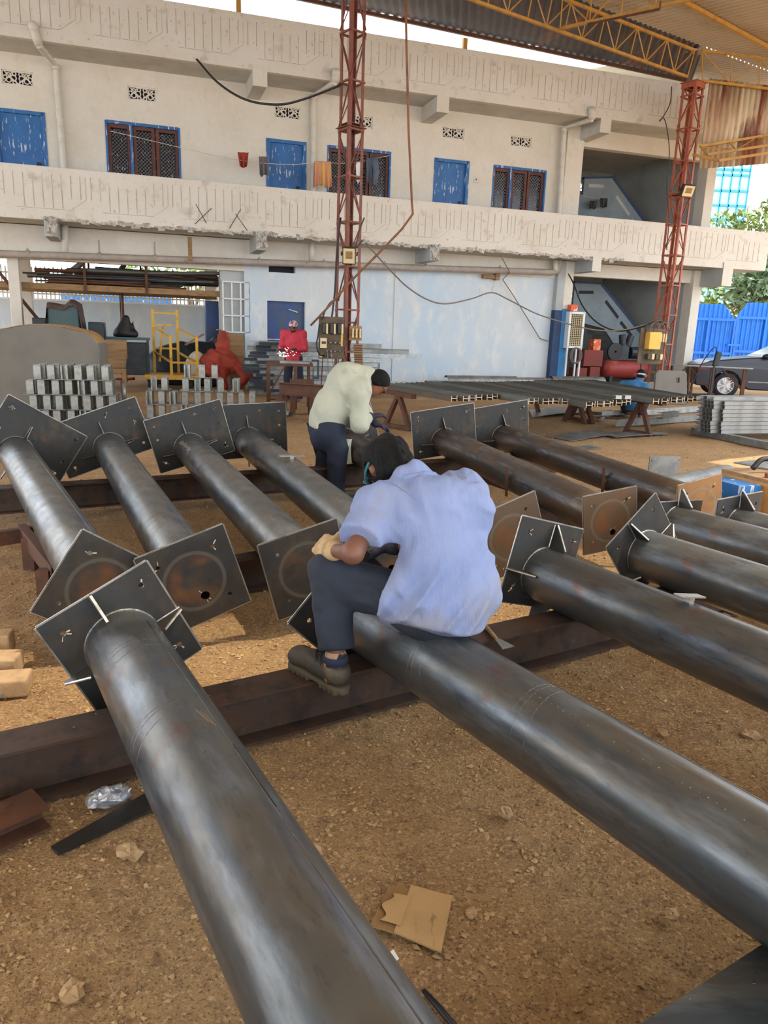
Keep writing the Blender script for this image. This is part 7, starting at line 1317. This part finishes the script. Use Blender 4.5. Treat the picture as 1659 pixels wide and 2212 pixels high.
for k in range(5): r = .19 + .012 * (k % 3); mb.tube([p + FU * (r * math.cos(a) * .75 + .02 * math.sin(k * 2)) + V((0, 0, r * math.sin(a))) + FN * (.012 * k) for a in [PI * 2 * i / 22 for i in range(23)]], .011, 6, False)
put(mb, 'cable_coil', 'cablegrey', 'coil of grey cable hanging on the air cooler stand', 'cable coil', p, smooth=True)
def fbox(px0, py0, px1, py1, y, depth, name, mt, label, cat='box', bev=.01, rz=0):
    a, b = fac(px0, py1, y), fac(px1, py0, y); z0 = a[2]; m = FACM @ Matrix.Translation(((a[0] + b[0]) / 2, y + depth / 2, z0)) @ Matrix.Rotation(rz, 4, 'Z'); w = abs(b[0] - a[0]); mb = MB(m); mb.bb(-w / 2, w / 2, -depth / 2, depth / 2, 0, b[2] - z0); return put(mb, name, mt, label, cat, m, bevel=bev)
fbox(1243, 795, 1269, 822, .25, .4, 'red_box', 'redbox', 'dusty red box on the floor, left of the two'); fbox(1273, 793, 1297, 816, .3, .4, 'red_box', 'redbox', 'dusty red box on the floor, right of the two'); fbox(1260, 757, 1304, 791, .3, .45, 'red_box', 'redbox', 'large dusty red box stacked on top of two others'); fbox(1281, 733, 1299, 757, .35, .25, 'orange_carton', 'orange', 'open orange and white carton on the large red box', 'carton'); fbox(1213, 815, 1233, 826, -.6, .3, 'cardboard_box', 'card', 'small buff box on the floor at the foot of the blue column', 'box')
q = fac(1358, 806, .3); m = FACM @ Matrix.Translation((q[0], .55, .2)); T = thing('air_compressor', 'red air compressor with a black motor in the ground floor stair bay', 'compressor', m); r = .27; zc = r + .14
mb = MB(m); mb.lathe((-.78, 0, zc), (1, 0, 0), [(0, 0), (.02, .12), (.08, .22), (.16, r), (1.4, r), (1.48, .22), (1.54, .12), (1.56, 0)], 28); mb.build('tank', M['redtank'], T, smooth=True); mb = MB(m); mb.bb(-.45, .5, -.2, .2, zc + r - .02, zc + r + .03); mb.bb(-.3, .0, -.15, .2, zc + r + .03, zc + r + .42); mb.tube([(-.2, -.1, zc + r + .4), (-.25, -.1, zc + r + .7)], .1, 12); mb.tube([(-.02, -.1, zc + r + .4), (.05, -.1, zc + r + .68)], .1, 12); mb.tube([(.12, 0, zc + r + .2), (.5, 0, zc + r + .2)], .17, 14); mb.build('motor', M['machine'], T); mb = MB(m); mb.lathe((-.5, -.22, zc + r + .22), (0, 1, 0), [(0, .03), (0, .25), (.06, .25), (.06, .03)], 22); mb.build('flywheel', M['black'], T)
for x in (-.55, .55): mb = MB(m); mb.bb(x - .05, x + .05, -.2, .2, 0, .2); mb.build('foot', M['machine'], T)
# ================================================================ car, gate, trees and buildings beyond
cw = ony(1567, 835, 20.4); m = atr(cw.x, 20.4, 0, -.20); T = thing('car', 'dark navy car parked at the right edge in front of the blue gate', 'car', m)
side = [(-.78, .32), (-.80, .5), (-.74, .86), (-.45, .98), (.60, 1.10), (.82, 1.12), (1.6, 1.52), (2.1, 1.60), (2.9, 1.58), (3.5, 1.30), (3.62, 1.0), (3.64, .4), (3.3, .3), (3.10, .3)]
arch = lambda cx: [(cx + .37 * math.cos(a), .34 + .37 * math.sin(a)) for a in [PI * k / 8 for k in range(9)]]
out = side + arch(2.68) + [(2.2, .24), (.6, .24)] + arch(0) + [(-.5, .28)]; n = len(out); mb = MB(m); wy = lambda z: .0 if z < .9 else (z - .9) * .16
tri = tessellate_polygon([[V((x, z, 0)) for x, z in out]]); mb.add([(x, .0 + wy(z), z) for x, z in out] + [(x, 1.76 - wy(z), z) for x, z in out], [(i, (i + 1) % n, n + (i + 1) % n, n + i) for i in range(n)] + [tuple(t) for t in tri] + [tuple(n + k for k in reversed(t)) for t in tri]); mb.build('body', M['carpaint'], T, bevel=.03)
mb = MB(m); g4 = [(1.18, 1.14), (1.68, 1.46), (2.1, 1.53), (2.1, 1.14)]; mb.add([(x, wy(z) - .006, z) for x, z in g4] + [(x, wy(z) + .01, z) for x, z in g4], [(0, 1, 2, 3), (7, 6, 5, 4), (0, 4, 5, 1), (1, 5, 6, 2), (2, 6, 7, 3), (3, 7, 4, 0)]); mb.build('side_window', M['carglass'], T); mb = MB(m); mb.add([(.94, .12, 1.155), (1.58, .16, 1.505), (1.58, 1.6, 1.505), (.94, 1.64, 1.155), (.92, .12, 1.175), (1.56, .16, 1.525), (1.56, 1.6, 1.525), (.92, 1.64, 1.175)], [(0, 1, 2, 3), (7, 6, 5, 4), (0, 4, 5, 1), (1, 5, 6, 2), (2, 6, 7, 3), (3, 7, 4, 0)]); mb.build('windscreen', M['carglass'], T)
mb = MB(m); mb.ball((.92, -.08, 1.14), (.13, .09, .075), 12, 8); mb.build('mirror', M['carpaint'], T, smooth=True); mb = MB(m); mb.bb(-.77, -.55, -.01, .3, .72, .84); mb.build('headlamp', M['redbox'], T, bevel=.02); mb = MB(m); mb.bb(.55, 2.15, -.012, .02, .44, .47); mb.build('sill_trim', M['galv_dark'], T)
for x in (0, 2.68):
    for y in (.0, 1.56): mb = MB(m); mb.lathe((x, y, .33), (0, 1, 0), [(.0, .22), (0, .33), (.2, .33), (.2, .22)], 28); w_ = mb.build('tyre', M['tyre'], T, smooth=True); mb = MB(m); mb.lathe((x, y + .02, .33), (0, 1, 0), [(0, .205), (0, .225), (.15, .225), (.15, 0)], 28); [mb.bar((x, y + .01, .33), (x + .21 * math.cos(k * PI * 2 / 5 + s), y + .01, .33 + .21 * math.sin(k * PI * 2 / 5 + s)), .02, .026, (0, 1, 0)) for k in range(5) for s in (.5, .85)]; mb.build('alloy_rim', M['alloy'], w_)
# two-leaf blue gate
YG = 30.0
def leaf(px0, px1, notch, label):
    a, b = ony(px0, 812, YG), ony(px1, 812, YG); zt, zb = ony(px0, 652, YG).z, 0.05; zr = ony(px0, 685, YG).z; zm = ony(px0, 758, YG).z; w = b.x - a.x; m = atr(a.x, YG, 0, 0); T = thing('gate_leaf', label, 'gate', m, 'leaves of the blue gate'); n = int(w / .045); mb = MB(m)
    top = lambda x: zt - (max(0, (x - (w - notch)) / notch) * (zt - zr) * .95 if notch > 0 else (max(0, 1 - x / -notch) * (zt - zr) * .95 if notch < 0 else 0))
    vs_ = [(w * i / n, .02 * (1 if i % 4 < 2 else -1), z) for i in range(n + 1) for z in (zb, top(w * i / n))]; mb.add(vs_, [(2 * i, 2 * i + 2, 2 * i + 3, 2 * i + 1) for i in range(n)]); mb.build('corrugated_sheet', M['bluegate'], T, fix=False); mb = MB(m)
    for z in (zr, zm, .15): mb.bb(0, w, -.09, -.03, z - .05, z + .05)
    k = max(2, round(w / 1.25))
    for i in range(k + 1): x = min(w - .03, max(.03, w * i / k)); mb.bb(x - .035, x + .035, -.1, -.03, zb, zr)
    mb.build('frame', M['bluegate'], T); mb = MB(m); x = w - .1 if notch > 0 else .1; mb.bb(x - .12, x + .12, -.14, -.09, 1.32, 1.4); mb.build('latch', M['bluegate'], T)
leaf(1400, 1571, .5, 'left leaf of the bright blue corrugated gate'); leaf(1573, 1760, -.35, 'right leaf of the bright blue corrugated gate, behind the car')
mb = MB(); mb.bb(4, 40, YG + .3, YG + .5, 0, 1.6); struct(put(mb, 'wall_right', 'paleblock', '', '', (4, YG + .3, 0)))
for o in [o for o in bpy.data.objects if o.name.startswith('wall_right')]:
    for k in ('label', 'category'):
        if k in o: del o[k]
def tree(name, label, base, blobs, n, ls, mt, trunk, seed):
    T = thing(name, label, 'tree', base); r = np.random.default_rng(seed); vs = []; fs = []
    for c, rad in blobs:
        for _ in range(int(n * rad[0] * rad[2])):
            d = r.normal(size=3); d /= np.linalg.norm(d); p = np.array(c) + d * np.array(rad) * r.uniform(.45, 1.0) ** .6; a, b = r.normal(size=3), r.normal(size=3); a /= np.linalg.norm(a); b -= a * (a @ b); b /= np.linalg.norm(b); s = ls * r.uniform(.6, 1.3); k = len(vs); vs += [p - a * s, p + b * s * .4, p + a * s, p - b * s * .4]; fs.append((k, k + 1, k + 2, k + 3))
    inv = np.array(base, float); o = mesh_obj('foliage', [V(p) for p in vs], fs, M[mt], T, fix=False); mb = MB(); B = V(base)
    mb.tube(smoothpath([B, B + V((.1, 0, trunk * .5)), B + V((0, .1, trunk))], 5), [.16] * 11, 8)
    for c, rad in blobs: mb.tube([B + V((0, 0, trunk * .6)), B.lerp(V(c), .6) + V((0, 0, trunk * .2)), V(c)], [.09, .06, .03], 6)
    mb.build('trunk', M['bark'], T, smooth=True)
def TP(px, py, y): return tuple(ony(px, py, y))
tree('tree', 'dense dark green tree behind the blue gate, right edge', (ony(1650, 700, 36).x, 36, 0), [(TP(1650, 622, 36), (1.7, 1.5, 1.3)), (TP(1625, 640, 35), (1.0, 1, .9)), (TP(1690, 600, 37), (2, 2, 2))], 340, .22, 'foliage2', 3, 3)
tree('tree', 'leggy light green tree showing above the balcony end', (ony(1640, 700, 42).x, 42, 0), [(TP(1640, 480, 42), (1.5, 1.2, .8)), (TP(1600, 482, 42), (.9, .9, .6)), (TP(1560, 480, 42), (1.0, .8, .5)), (TP(1680, 470, 42), (1.5, 1.2, 1.0))], 150, .2, 'foliage', 6, 4)
tree('tree', 'pale bushy tree above the left gate leaf, under the balcony', (ony(1535, 700, 40).x, 40, 0), [(TP(1530, 640, 40), (1.0, 1, .8)), (TP(1570, 660, 40), (1.2, 1, 1.0)), (TP(1600, 650, 40), (.9, .9, 1.0))], 170, .2, 'foliage', 3, 5)
tree('tree', 'tree glimpsed beyond the palisade of the left bay', (ony(410, 640, 34).x, 34, 0), [(TP(405, 585, 34), (1.2, 1, .9)), (TP(440, 600, 34), (1, 1, .9)), (TP(300, 600, 34), (1.2, 1, .7))], 120, .2, 'foliage', 2.5, 6)
YB = 62; a, b = ony(1530, 480, YB), ony(1606, 480, YB); zt = ony(1606, 330, YB).z; m = atr(a.x, YB, 0, 0); T = thing('glass_building', 'pale distant building with teal glazed front beyond the balcony end', 'building', m); w = b.x - a.x; mb = MB(m); mb.bb(-.3, w + 14, .2, 10, 0, zt + 2); mb.build('block', M['paleblock'], T); mb = MB(m); mb.bb(0, w, .05, .2, 4, zt + .5); mb.build('curtain_glass', M['teaglass'], T); mb = MB(m)
for k in range(5): mb.bb(w * k / 4 - .04, w * k / 4 + .04, -.05, .06, 4, zt + .5)
for py in (366, 378, 412, 444, 474): z = ony(1560, py, YB).z; mb.bb(0, w, -.05, .06, z - .08, z + .08)
mb.build('mullions', M['tealframe'], T)
